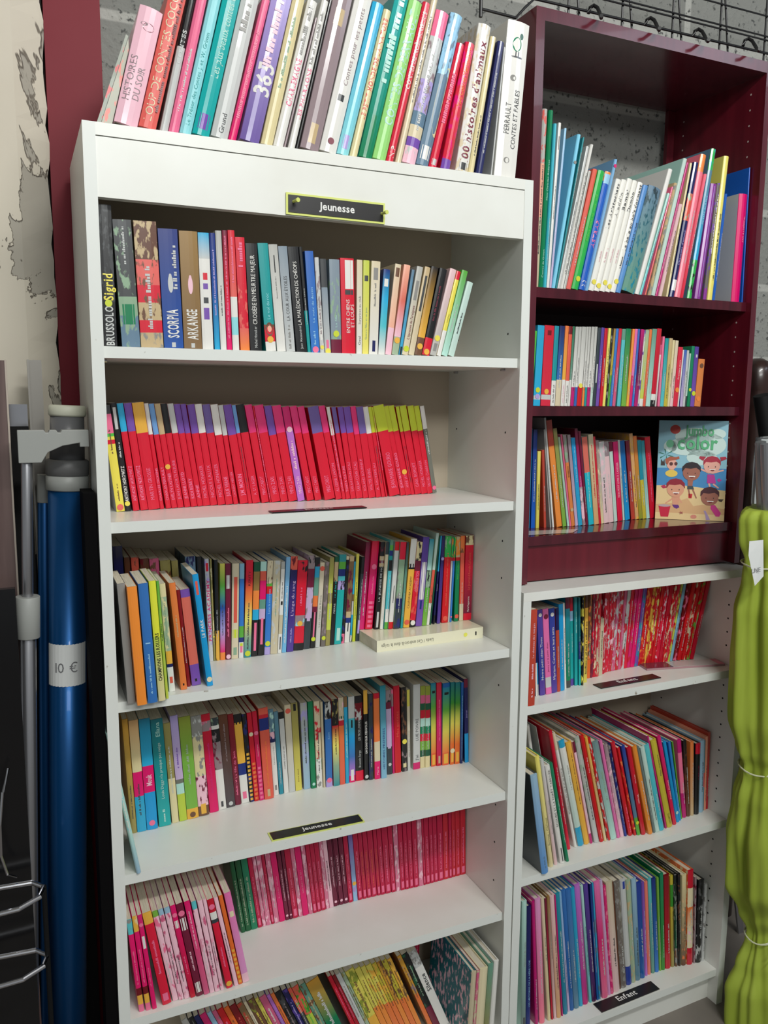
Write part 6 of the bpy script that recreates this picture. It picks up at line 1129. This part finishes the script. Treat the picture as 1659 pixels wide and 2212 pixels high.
sign('shelf_sign', T((0.318, -0.0005, 1.791)) @ Matrix.Rotation(R(0.2), 4, 'Y'), 0.172, 0.028, 'Jeunesse', 0.0035, 'black Jeunesse sign with lime border pinned to white header board', True, 0.62)
flat = Matrix.Rotation(R(-90), 4, 'X')
sign('shelf_sign', T((0.283, 0.0145, 0.6768)) @ Matrix.Rotation(R(-1), 4, 'Z') @ flat, 0.178, 0.026, 'Jeunesse', 0.003, 'black Jeunesse sign with lime border lying on the fourth shelf', False, 0.62)
sign('shelf_sign', T((0.288, 0.010, 1.2863)) @ Matrix.Rotation(R(1), 4, 'Z') @ flat, 0.18, 0.024, 'Jeunesse', 0.0, 'dark sign lying flat on shelf below the red spined books', False, 0.62)
sign('shelf_sign', FR['C'] @ T((0.236, 0.028, 0.8836)) @ flat, 0.175, 0.028, 'Enfant', 0.0, "black Enfant sign flat on the low white bookcase's top shelf", False, 0.7)
sign('shelf_sign', FR['C'] @ T((0.268, 0.009, 0.0976)) @ Matrix.Rotation(R(0.6), 4, 'Z') @ flat, 0.18, 0.030, 'Enfant', 0.0, "black Enfant sign under books on the low white bookcase's bottom shelf", False, 0.7)
# leaflet and card
rl = tag(empty('leaflet', FR['C'] @ T((0.42, 0.083, 0.8836)) @ Matrix.Rotation(R(-13.5), 4, 'Z')), 'glossy pink and white leaflet lying beside the Enfant sign', 'leaflet')
b = MB(); b.box(0, 0.208, 0, 0.040, 0.0, 0.0045, 0, rgb(170, 130, 136)); b.build('back_sheet', M_GLOSS, rl)
b = MB(); b.box(0.0, 0.07, 0.001, 0.039, 0.0046, 0.0052, 0, rgb(112, 50, 66)); b.box(0.07, 0.19, 0.001, 0.039, 0.0046, 0.0052, 0, rgb(192, 186, 182)); b.box(0.19, 0.207, 0.001, 0.039, 0.0046, 0.0052, 0, rgb(214, 120, 140)); b.build('printed_front', M_GLOSS, rl)
b = MB(); b.face([(0.026, 0.030, 0.099), (0.15, 0.022, 0.099), (0.193, 0.058, 0.0991), (0.06, 0.080, 0.0991)], 0, rgb(190, 180, 172)); o = b.build('card', M_GLOSS, None, FR['B']); tag(o, "pale card lying on dark red bookcase's lowest shelf under the blue spines", 'card')
# ------------------------------------------------------------------ colouring book facing out on B
def poly(b, pts, col, lift): b.face([(p[0], -lift, p[1]) for p in pts], 0, col)
def ell(cx, cz, rx, rz, n=22, a0=0, a1=360): return [(cx+rx*math.cos(R(a0+(a1-a0)*k/n)), cz+rz*math.sin(R(a0+(a1-a0)*k/n))) for k in range(n if a1-a0 == 360 else n+1)]
def colouring_book():
    W, H = 0.158, 0.240
    mw = FR['B'] @ T((0.4725, 0.122, 0.0988)) @ Matrix.Rotation(R(-38.0), 4, 'Z') @ Matrix.Rotation(R(-5.0), 4, 'X')
    root = tag(empty('colouring_book', mw), 'Jumbo Color beach colouring book facing out beside the crimson book', 'book')
    b = MB(); b.box(0, W, 0, 0.009, 0, H, 0, rgb(230, 226, 214)); b.build('pages', M_PAPER, root)
    b = MB(); b.box(0, W, -0.0006, 0, 0, H, 0, rgb(150, 200, 216)); b.build('cover', M_GLOSS, root)
    g = lambda p: (p[0]*W, (1-p[1])*H)
    def P(m, pts, c, l): poly(m, [g(p) for p in pts], c, l)
    def E(m, cx, cy, rx, ry, c, l, a0=0, a1=360): m.face([(p[0]*W, -l, (1-p[1])*H) for p in ell(cx, cy, rx, ry, 24, a0, a1)], 0, c)
    sc = MB(); L0 = 0.0008
    P(sc, [(0, .48), (1, .475), (1, .70), (0, .66)], rgb(66, 140, 196), L0)
    P(sc, [(0, .66), (.35, .65), (1, .695), (1, 1), (0, 1)], rgb(236, 206, 150), L0+.0001)
    P(sc, [(0, .85), (.3, .83), (.38, .80), (.46, .78), (.55, .86), (.68, .84), (1, .88), (1, .94), (0, .93)], rgb(222, 176, 126), L0+.0002)
    for cx, cy, rx, ry in ((.52, .16, .28, .09), (.68, .24, .30, .12), (.40, .26, .26, .09), (.64, .37, .22, .075), (.18, .26, .10, .06), (.85, .13, .12, .05)): E(sc, cx, cy, rx, ry, rgb(206, 230, 224), L0+.0002)
    E(sc, .24, .09, .075, .045, rgb(196, 52, 40), L0+.0003); E(sc, .17, .235, .055, .04, rgb(110, 196, 150), L0+.0003)
    P(sc, [(.05, .455), (.05, .39), (.08, .42), (.10, .39), (.11, .455)], rgb(60, 44, 40), L0+.0003)
    for a in range(6): 
        an = a*60+15; P(sc, [(.12, .345), (.12+.10*math.cos(R(an+12)), .345+.05*math.sin(R(an+12))), (.12+.12*math.cos(R(an)), .345+.06*math.sin(R(an)))], rgb(40, 120, 96), L0+.0004)
    # bucket, spade, starfish, crab, towel, toy
    P(sc, [(.04, .86), (.22, .86), (.19, .975), (.08, .975)], rgb(206, 16, 60), L0+.0005); E(sc, .13, .862, .09, .012, rgb(190, 168, 172), L0+.0006)
    P(sc, [(.70, .90), (.73, .90), (.77, .95), (.80, .99), (.74, .995), (.73, .95)], rgb(176, 150, 190), L0+.0005)
    P(sc, [(.40, .94+.03*math.sin(0))]+[(.37+(.035 if k % 2 else .012)*math.cos(R(36*k)), .93+(.022 if k % 2 else .008)*math.sin(R(36*k))) for k in range(1, 10)], rgb(170, 96, 80), L0+.0005)
    E(sc, .56, .965, .045, .02, rgb(222, 140, 120), L0+.0005); 
    P(sc, [(.47, .735), (.53, .735), (.52, .78), (.475, .78)], rgb(206, 30, 40), L0+.0005); P(sc, [(.06, .665), (.12, .65), (.15, .68), (.10, .69)], rgb(190, 40, 80), L0+.0005)
    P(sc, [(.87, .59), (.90, .57), (.94, .59), (.90, .61)], rgb(190, 50, 150), L0+.0005)
    sc.build('beach_picture', M_PRINT, root)
    k = MB()
    skin, dk, pkk = rgb(226, 160, 128), rgb(168, 104, 84), rgb(240, 178, 160)
    def limb(a, c2, w1, col, l):
        dx, dy = c2[0]-a[0], (c2[1]-a[1])*1.4; n = math.hypot(dx, dy) or 1; px, py = -dy/n*w1, dx/n*w1/1.4
        P(k, [(a[0]-px, a[1]-py), (a[0]+px, a[1]+py), (c2[0]+px*.7, c2[1]+py*.7), (c2[0]-px*.7, c2[1]-py*.7)], col, l)
    def child(cx, cy, r, skin, hair, haircut, mouth=(0, .6)):
        E(k, cx, cy, r, r*.68, hair, .0016, 180, 360) if haircut != 'bare' else None
        E(k, cx, cy+.012, r*.93, r*.60, skin, .0018)
        P(k, [(cx-r, cy), (cx-r*.98, cy-r*.35), (cx-r*.6, cy-r*.62), (cx, cy-r*.72), (cx+r*.6, cy-r*.62), (cx+r*.98, cy-r*.35), (cx+r, cy), (cx+r*.8, cy-.02), (cx+r*.5, cy-r*.28), (cx-r*.1, cy-r*.2), (cx-r*.7, cy-r*.24), (cx-r*.85, cy-.01)], hair, .0020)
        for s in (-1, 1): E(k, cx+s*r*.4, cy+.018, .007, .006, rgb(50, 30, 30), .0022)
        E(k, cx+.01, cy+r*.33, r*.36, r*.13, rgb(250, 246, 240), .0022, 0, 180); E(k, cx+.01, cy+r*.40, r*.24, r*.09, rgb(130, 30, 30), .0023, 0, 180)
    # back boy
    limb((.49, .56), (.49, .67), .045, dk, .0014); P(k, [(.45, .655), (.53, .655), (.55, .69), (.45, .69)], rgb(60, 70, 74), .0015); limb((.47, .69), (.50, .78), .012, dk, .0013); limb((.53, .69), (.59, .78), .012, dk, .0013)
    child(.50, .51, .135, dk, rgb(34, 16, 24), 'x')
    # girl with bunches
    limb((.76, .52), (.62, .48), .014, pkk, .0013); limb((.80, .52), (.96, .49), .014, pkk, .0013)
    P(k, [(.73, .535), (.83, .535), (.86, .625), (.73, .625)], rgb(190, 50, 150), .0015); limb((.76, .625), (.78, .67), .014, pkk, .0013); limb((.82, .63), (.90, .67), .013, pkk, .0013)
    P(k, [(.66, .40), (.60, .375), (.61, .355), (.70, .36)], rgb(176, 30, 60), .0017); P(k, [(.90, .36), (.98, .355), (1.0, .375), (.92, .40)], rgb(176, 30, 60), .0017)
    child(.79, .44, .125, pkk, rgb(176, 30, 60), 'x')
    # sunglasses swimmer in ring
    E(k, .21, .535, .09, .035, rgb(236, 204, 90), .0013); limb((.21, .46), (.21, .53), .04, skin, .0012); E(k, .21, .44, .075, .055, pkk, .0016)
    P(k, [(.12, .43), (.11, .39), (.18, .365), (.27, .37), (.31, .36), (.32, .385), (.24, .40), (.17, .41), (.15, .45)], rgb(176, 92, 64), .0017)
    E(k, .20, .438, .026, .018, rgb(90, 40, 40), .0019); E(k, .27, .436, .024, .018, rgb(90, 40, 40), .0019)
    # front boy
    limb((.29, .76), (.29, .85), .06, skin, .0013); P(k, [(.24, .85), (.33, .85), (.35, .875), (.31, .89), (.27, .88)], rgb(100, 40, 130), .0014); limb((.24, .79), (.14, .84), .012, skin, .0012); limb((.34, .79), (.38, .83), .012, skin, .0012)
    child(.28, .68, .135, skin, rgb(150, 20, 44), 'x')
    # girl with ponytail
    P(k, [(.80, .84), (.86, .84), (.95, .92), (.93, .955), (.88, .955), (.80, .88)], rgb(216, 50, 140), .0013); P(k, [(.90, .78), (.98, .78), (.95, .81), (.91, .80)], rgb(74, 50, 30), .0014)
    child(.78, .755, .135, dk, rgb(70, 16, 30), 'x')
    k.build('children_picture', M_PRINT, root)
    tt = MB()
    for txt, x0, y0, wd, hh in (('Jumbo', .38, .150, .42, .11), ('color', .28, .285, .58, .145)):
        f, L = text_faces(txt, True, 0.06)
        for q in f: tt.face([((x0+p[0]/L*wd)*W, -0.0026, (1-y0)*H+p[1]*hh*H/0.75) for p in q], 0, rgb(84, 180, 124))
    tt.build('title', M_PRINT, root)
colouring_book()
# ------------------------------------------------------------------ things beside the tall bookcase
def big_tube():
    # axis from floor to top, leaning slightly
    b0 = Vector((-0.094, 0.12, -0.03)); t0 = Vector((-0.0320, 0.12, 1.468)); ax = (t0-b0); Lh = ax.length; q = ax.to_track_quat('Z', 'Y')
    root = tag(empty('telescopic_tube', T(b0) @ q.to_matrix().to_4x4()), 'thick blue metal tube with grey collars and a price label', 'tube')
    z = lambda px: Lh-(px-875)/(2212-875)*(Lh*0.752)
    m = MB(); r = 0.0310; m.lathe([(r, 0.0), (r, z(1037))], n=40); m.build('blue_tube', M_BLUE, root, merge=True)
    m = MB(); m.lathe([(r+.0008, z(1040)), (r+.0032, z(1038)), (r+.0032, z(1012)), (r+.001, z(1010))], n=40); m.build('light_collar', M_GREY, root, merge=True)
    m = MB(); m.lathe([(r+.0005, z(1011)), (r+.0035, z(1008)), (r+.0035, z(981)), (r, z(978))], n=40); m.build('dark_collar', M_DGREY, root, merge=True)
    m = MB(); m.lathe([(r-.003, z(980)), (r-.004, z(892))], n=36); m.build('inner_tube', mat('smoky_grey_tube', rgb(96, 96, 98), 0.35), root, merge=True)
    m = MB(); m.lathe([(r-.003, z(893)), (r-.001, z(889)), (r-.001, z(875)), (r-.004, z(871))], n=36); m.build('cap', mat('ivory_cap', rgb(196, 196, 178), 0.5), root, merge=True)
    # label wrapped on the camera side
    m = MB(); zz = (z(1437), z(1350)); n = 12; vc = root.matrix_world.to_3x3().inverted() @ (Vector((-0.113, -1.36, 0))-Vector((-0.05, 0.12, 0))); ac = math.atan2(vc.y, vc.x); a0, a1 = ac-R(72), ac+R(62); rr = r+0.0009
    for k in range(n):
        p, s = a0+(a1-a0)*k/n, a0+(a1-a0)*(k+1)/n
        m.face([(rr*math.cos(p), rr*math.sin(p), zz[0]), (rr*math.cos(s), rr*math.sin(s), zz[0]+.001), (rr*math.cos(s), rr*math.sin(s), zz[1]+.001), (rr*math.cos(p), rr*math.sin(p), zz[1])])
    lb = m.build('price_label', M_LBL, root)
    f, L = text_faces('10 €'); m = MB(); H_ = zz[1]-zz[0]
    for q_ in f:
        pts = []
        for p in q_:
            a = ac-R(38)+(p[0]/L)*R(66); pts.append(((rr+.0004)*math.cos(a), (rr+.0004)*math.sin(a), zz[0]+H_*0.34+p[1]*H_*0.34))
        m.face(pts)
    m.build('handwriting', M_INK, lb)
big_tube()
def tube_thing(name, label, cat, p0, p1, parts):
    p0, p1 = Vector(p0), Vector(p1); ax = p1-p0; L = ax.length
    root = tag(empty(name, T(p0) @ ax.to_track_quat('Z', 'Y').to_matrix().to_4x4()), label, cat)
    for nm, m, r, a, b_ in parts:
        k = MB(); k.lathe([(r*0.96, a*L), (r, a*L+0.001), (r, b_*L-0.001), (r*0.96, b_*L)], n=24); k.build(nm, m, root, merge=True)
    return root, L
tube_thing('narrow_tube', 'narrow dark blue tube with grey cap beside the thick blue one', 'tube', (-0.128, 0.17, -0.03), (-0.071, 0.17, 1.352), [('blue_tube', M_BLUE, 0.0115, 0, 0.972), ('cap', M_GREY, 0.0125, 0.965, 1.0)])
ar, aL = tube_thing('aluminium_pole', 'aluminium telescopic pole with light grey hooked bracket', 'pole', (-0.158, 0.055, -0.03), (-0.0975, 0.055, 1.425), [('lower_tube', M_ALU, 0.0125, 0, 0.80), ('upper_tube', M_ALU, 0.0085, 0.80, 0.975), ('clamp', M_GREY, 0.0185, 0.775, 0.822)])
b = MB(); prof = [(-0.013, 1.386), (0.020, 1.386), (0.030, 1.402), (0.052, 1.412), (0.078, 1.4165), (0.078, 1.410), (0.092, 1.410), (0.092, 1.437), (0.052, 1.437), (0.050, 1.433), (0.046, 1.433), (0.044, 1.437), (0.034, 1.437), (0.032, 1.433), (0.028, 1.433), (0.026, 1.437), (-0.013, 1.437)]
pf = [(x-0.098, 0.040, z-0.004) for x, z in prof]; pb = [(x, 0.068, z) for x, _, z in pf]
b.face(pf); b.face(pb[::-1])
for k in range(len(pf)):
    j = (k+1) % len(pf); b.face([pf[k], pb[k], pb[j], pf[j]])
o = b.build('bracket', M_GREY, None, merge=True); bevel(o, 0.001, 2); o.parent = ar; o.matrix_parent_inverse = ar.matrix_world.inverted() if False else Matrix.Identity(4)
bpy.context.view_layer.update(); o.matrix_parent_inverse = ar.matrix_world.inverted()
# metal strips, board, black case and portfolio, black slab filling the dark background
b = MB(); b.box(-0.0895, -0.066, 0.205, 0.209, 1.1, 1.548, 0); b.box(-0.0895, -0.0865, 0.190, 0.209, 1.1, 1.548, 0); o = b.build('metal_strip', mat('dull_zinc', rgb(150, 146, 140), 0.45, 0.6)); bevel(o, 0.0005); tag(o, 'pale metal angle strip standing behind the grey hooked bracket', 'metal strip')
b = MB(); b.box(-0.0895, -0.066, 0.205, 0.209, -0.03, 1.1, 0); b.box(-0.0895, -0.0865, 0.190, 0.209, -0.03, 1.1, 0)
o2 = b.build('lower_strip', mat('dull_zinc_low', rgb(150, 146, 140), 0.45, 0.6), None); o2.parent = o
b = MB(); b.box(-0.30, -0.1235, 0.095, 0.112, -0.03, 1.542, 0); o = b.build('wooden_board', M_BROWN, None); bevel(o, 0.003, 2); tag(o, 'worn brown board with pale edge standing by the plaster wall', 'board')
b = MB(); b.box(-0.1237, -0.1210, 0.094, 0.113, 0.6, 1.543); ob = b.build('edge_strip', mat('pale_edging', rgb(176, 164, 152), 0.5), None); ob.parent = o
b = MB(); b.box(-0.131, -0.0925, 0.187, 0.208, 1.4345, 1.472)
o = b.build('metal_clip', M_CHROME); tag(o, 'shiny metal clip between the brown board and the metal strip', 'clip')
b = MB(); b.box(-0.131, -0.092, 0.186, 0.209, -0.03, 1.434); o = b.build('black_case', M_BLACK); bevel(o, 0.004, 2); tag(o, 'tall black case carrying the metal clip behind the aluminium pole', 'case')
b = MB(); b.box(-0.42, -0.018, 0.212, 0.245, -0.03, 1.20, 0); o = b.build('black_slab', M_BLACK); bevel(o, 0.004, 2); tag(o, 'large black slab filling the dark background behind the blue tubes', 'board')
b = MB(); b.box(-0.021, -0.003, 0.002, 0.078, -0.03, 1.335); o = b.build('portfolio', mat('black_card', rgb(8, 7, 8), 0.9, spec=0.1)); bevel(o, 0.003, 2); tag(o, "black portfolio standing between the blue tube and the bookcase's side", 'portfolio')
# black folding chair with chrome hoops
rch = tag(empty('rack', T((-0.16, -0.02, -0.03))), 'black rack with two chrome hoops beside the aluminium pole', 'rack')
b = MB(); b.box(-0.10, 0.034, 0.052, 0.066, 0, 1.215); bevel(b.build('back', mat('black_lacquer', rgb(12, 12, 14), 0.22), rch), 0.01, 3)
for zz in (0.725, 0.605):
    b = MB(); b.tube([(-0.12, -0.03, zz+.004), (-0.05, -0.036, zz), (0.015, -0.034, zz+.001), (0.045, -0.018, zz+.004), (0.052, 0.005, zz+.006), (0.035, 0.022, zz+.008), (-0.02, 0.026, zz+.009), (-0.12, 0.028, zz+.012)], 0.0042, 12); b.build('hoop', M_CHROME, rch)
b = MB(); b.tube([(0.052, 0.003, 0), (0.052, 0.003, 0.734)], 0.004, 10); b.build('leg', M_BLACK, rch)
b = MB(); b.tube([(-0.112, -0.03, 0), (-0.112, -0.03, 0.734)], 0.004, 10); b.build('leg', M_BLACK, rch)
b = MB(); b.tube([(0.010, 0.03, 0.93), (0.0, 0.012, 0.90), (-0.006, 0.005, 0.85), (-0.007, 0.003, 0.80), (0.0, 0.006, 0.765), (0.012, 0.02, 0.75)], 0.0022, 8); b.build('handle', M_CHROME, rch)
# ------------------------------------------------------------------ wire grid and hooks above the dark red bookcase
M_WIRE = mat('black_wire', rgb(18, 18, 20), 0.45)
rg = tag(empty('wire_grid', T((0.7315, 0.092, 2.238))), 'black wire display grid on the wall above the dark red bookcase', 'wire grid')
b = MB(); b.tube([(0, 0, -0.035), (0, 0, 0.40)], 0.0034, 8)
b.tube([(0, 0.0, -0.020), (0.078, 0, -0.022), (0.098, -0.002, 0.0), (0.120, 0, 0.020), (0.92, 0, 0.024)], 0.0026, 8)
for z in (0.050, 0.058, 0.10, 0.145, 0.20, 0.26): b.tube([(0.12, 0, z), (0.92, 0, z)], 0.0018, 6)
for k in range(1, 7):
    x = 0.134*k+0.07; b.tube([(x, 0.005, 0.003), (x, 0.005, 0.40)], 0.0026, 6)
b.build('wires', M_WIRE, rg)
b = MB()
for k in range(6):
    x = 0.175+0.134*k; b.tube([(x, 0.009, 0.40), (x+0.06, 0.009, 0.003)], 0.0026, 6)
b.build('braces', M_WIRE, rg)
for i, (x, z) in enumerate(((0.971, 2.226), (1.116, 2.229), (1.247, 2.230), (1.392, 2.236))):
    b = MB(); b.tube([(0.002, 0.036, 0.026), (0.005, 0.035, 0.037), (0.010, 0.030, 0.040), (0.013, 0.022, 0.033), (0.010, 0.010, 0.018), (0.002, -0.004, 0.004), (-0.006, -0.016, -0.004), (-0.012, -0.024, -0.004)], 0.0036, 10)
    o = b.build('display_hook', M_WIRE, None, T((x+0.006, 0.054, z+0.002))); tag(o, 'black display hook on the wire grid, %s one counted from the white Perrault book' % ORD[i], 'hook', 'display hooks on the wire grid')
# ------------------------------------------------------------------ things beside the low bookcase
M_LIME = mat('lime_fabric', rgb(180, 208, 70), 0.75)
tc, n, r_, x_ = noise_col(M_LIME, rgb(166, 184, 66), rgb(146, 164, 44), 5, 0.3, 0.7, 3, 'Object', (3, 3, 0.6))
bsdf(M_LIME).inputs['Subsurface Weight'].default_value = 0.08; bsdf(M_LIME).inputs['Subsurface Radius'].default_value = (0.01, 0.012, 0.004)
rp = tag(empty('garden_parasol', T((1.500, -0.064, -0.03)) @ Matrix.Rotation(R(-4.0), 4, 'Y')), 'furled lime green parasol tied with pale strings beside the low bookcase', 'parasol')
key = [(0.0, .085), (.10, .082), (.16, .060), (.225, .040), (.25, .036), (.30, .055), (.38, .088), (.50, .092), (.60, .078), (.665, .062), (.69, .060), (.72, .072), (.80, .088), (.95, .084), (1.05, .080), (1.12, .066), (1.17, .060), (1.22, .074), (1.27, .074), (1.285, .060)]
def kr(z):
    for a, b2 in zip(key, key[1:]):
        if a[0] <= z <= b2[0]: f = (z-a[0])/(b2[0]-a[0]); f = f*f*(3-2*f); return a[1]+(b2[1]-a[1])*f
    return key[-1][1]
def parasol_mesh():
    b = MB(); nz, na = 130, 96; rings = []
    rp_ = random.Random(8); ph = [rp_.uniform(0, 6.28) for _ in range(6)]
    for i in range(nz+1):
        z = 1.285*i/nz; r0_ = kr(z); ring = []
        for k in range(na):
            a = 2*math.pi*k/na
            tri = lambda q: 2*abs(((q/6.28318) % 1.0)-0.5)*2-1
            fold = 0.10*tri(4*a+ph[0]+1.2*math.sin(z*3.1))+0.09*tri(7*a+ph[1]-z*2.2+math.sin(z*6))+0.05*tri(15*a+ph[2]+z*5)+0.05*math.sin(3*a+z*9+ph[3])
            r1 = r0_*(1+fold)
            ring.append((r1*math.cos(a), r1*math.sin(a)*0.8, z))
        rings.append(ring)
    for i in range(nz):
        for k in range(na):
            j = (k+1) % na; b.face([rings[i][k], rings[i][j], rings[i+1][j], rings[i+1][k]], 0, None, None, True)
    b.face(rings[0][::-1]); b.face(rings[-1]); return b
parasol_mesh().build('fabric', M_LIME, rp, merge=True)
for x, y, r_ in ((-0.020, -0.012, .011), (0.004, -0.02, .012), (0.028, -0.008, .011), (0.0, 0.016, .012)):
    b = MB(); b.tube([(x*1.2, y, 1.20), (x*0.9-0.02, y, 1.43)], r_, 14); b.build('frame_rod', M_ALU, rp)
b = MB(); b.lathe([(0.040, 1.22), (0.043, 1.30), (0.040, 1.38), (0.036, 1.44)], n=24)
m_ = mat('clear_plastic', rgb(225, 230, 232), 0.15, trans=0.92); m_.node_tree.nodes['Principled BSDF'].inputs['IOR'].default_value = 1.08; b.build('plastic_sleeve', m_, rp, merge=True)
def ring_pts(z, r, n=26, tilt=0.0, e=0.8): return [(r*math.cos(2*math.pi*k/n), r*math.sin(2*math.pi*k/n)*e, z+tilt*math.cos(2*math.pi*k/n)+0.003*math.sin(3*2*math.pi*k/n)) for k in range(n+1)]
M_STR = mat('pale_string', rgb(206, 210, 176), 0.8)
for z, r_ in ((0.24, .047), (0.68, .069), (1.165, .069)):
    b = MB(); b.tube(ring_pts(z, r_, tilt=.004), 0.0016, 8); b.tube(ring_pts(z-.006, r_, tilt=-.003), 0.0016, 8)
    yy = -r_*0.8-0.004
    b.tube([(-0.01, yy, z), (-0.035, yy-.01, z-.012), (-0.040, yy-.012, z-.030), (-0.018, yy-.008, z-.022), (0, yy, z)], 0.0015, 8)
    b.tube([(0, yy, z), (0.016, yy-.008, z-.02), (0.010, yy-.012, z-.055), (-0.004, yy-.01, z-.05), (-0.002, yy-.004, z)], 0.0015, 8)
    b.build('tie_string', M_STR, rp)
b = MB(); b.face([(-0.0, 0, 0), (0.045, 0.004, -0.004), (0.05, 0.006, -0.085), (0.018, 0.0, -0.10), (-0.004, -0.002, -0.03)]); o = b.build('price_tag', M_LBL, rp); o.location = (-0.128, -0.055, 1.235)
f, L = text_faces('LNE'); b = MB()
for q in f: b.face([(0.006+p[0]/L*0.026, -0.002, -0.070+p[1]*0.014) for p in q])
b.build('handwriting', M_INK, o)
# turned post, black tube with barcode
b = MB(); b.lathe([(0.030, 0), (0.030, 1.29), (0.033, 1.30), (0.033, 1.33), (0.028, 1.345), (0.032, 1.40), (0.034, 1.46), (0.037, 1.50), (0.040, 1.51), (0.036, 1.52), (0.041, 1.545), (0.044, 1.57), (0.040, 1.60), (0.030, 1.62), (0.012, 1.63)], n=32)
o = b.build('turned_post', M_DWOOD, None, T((1.745, 0.30, -0.03)), merge=True); tag(o, 'dark turned wooden post with rounded finial standing by the block wall', 'post')
rbk, Lb = tube_thing('rolled_tube', 'black wrapped tube with white barcode label leaning beside the dark red bookcase', 'tube', (2.05, 0.15, -0.03), (1.598, 0.15, 1.50), [('black_tube', M_BLACK, 0.021, 0, 1)])
b = MB(); rr = 0.0216; n = 10
vc = rbk.matrix_world.to_3x3().inverted() @ (Vector((-0.113, -1.36, 0))-Vector((1.6, 0.2, 0))); ac = math.atan2(vc.y, vc.x)
for k in range(n):
    p, s = ac-R(70)+R(140)*k/n, ac-R(70)+R(140)*(k+1)/n
    b.face([(rr*math.cos(p), rr*math.sin(p), Lb*0.795), (rr*math.cos(s), rr*math.sin(s), Lb*0.795), (rr*math.cos(s), rr*math.sin(s), Lb*0.925), (rr*math.cos(p), rr*math.sin(p), Lb*0.925)])
lb = b.build('barcode_label', M_LBL, rbk); b = MB(); rq = random.Random(4); a = -28.0
while a < 26:
    wda = rq.choice((1.2, 2.0, 3.2)); p, s = ac+R(a), ac+R(a+wda); b.face([((rr+.0003)*math.cos(p), (rr+.0003)*math.sin(p), Lb*0.905), ((rr+.0003)*math.cos(s), (rr+.0003)*math.sin(s), Lb*0.905), ((rr+.0003)*math.cos(s), (rr+.0003)*math.sin(s), Lb*0.920), ((rr+.0003)*math.cos(p), (rr+.0003)*math.sin(p), Lb*0.920)]); a += wda+rq.choice((1.4, 2.2))
b.build('barcode', M_HOLE, lb)
# pale leaning slat with red tip by the floor, dark sheet filling the dark gap behind the parasol
rs = tag(empty('slat', T((1.72, 0.20, -0.03)) @ Matrix.Rotation(R(-12), 4, 'Y')), 'narrow grey slat with red tip leaning behind the parasol', 'slat')
b = MB(); b.box(-0.010, 0.010, 0, 0.006, 0.0, 0.16); b.build('slat_body', M_ALU, rs)
b = MB(); b.box(-0.011, 0.011, -0.001, 0.007, 0.16, 0.178); bevel(b.build('red_tip', mat('red_plastic', rgb(176, 20, 40), 0.4), rs), 0.002)
b = MB(); b.box(1.52, 2.3, 0.335, 0.355, -0.03, 1.27); o = b.build('dark_panel', mat('dark_gap_fill', rgb(30, 24, 24), 0.8)); tag(o, 'dark sheet filling the dark gap behind the lime parasol', 'board')
bpy.context.view_layer.update()
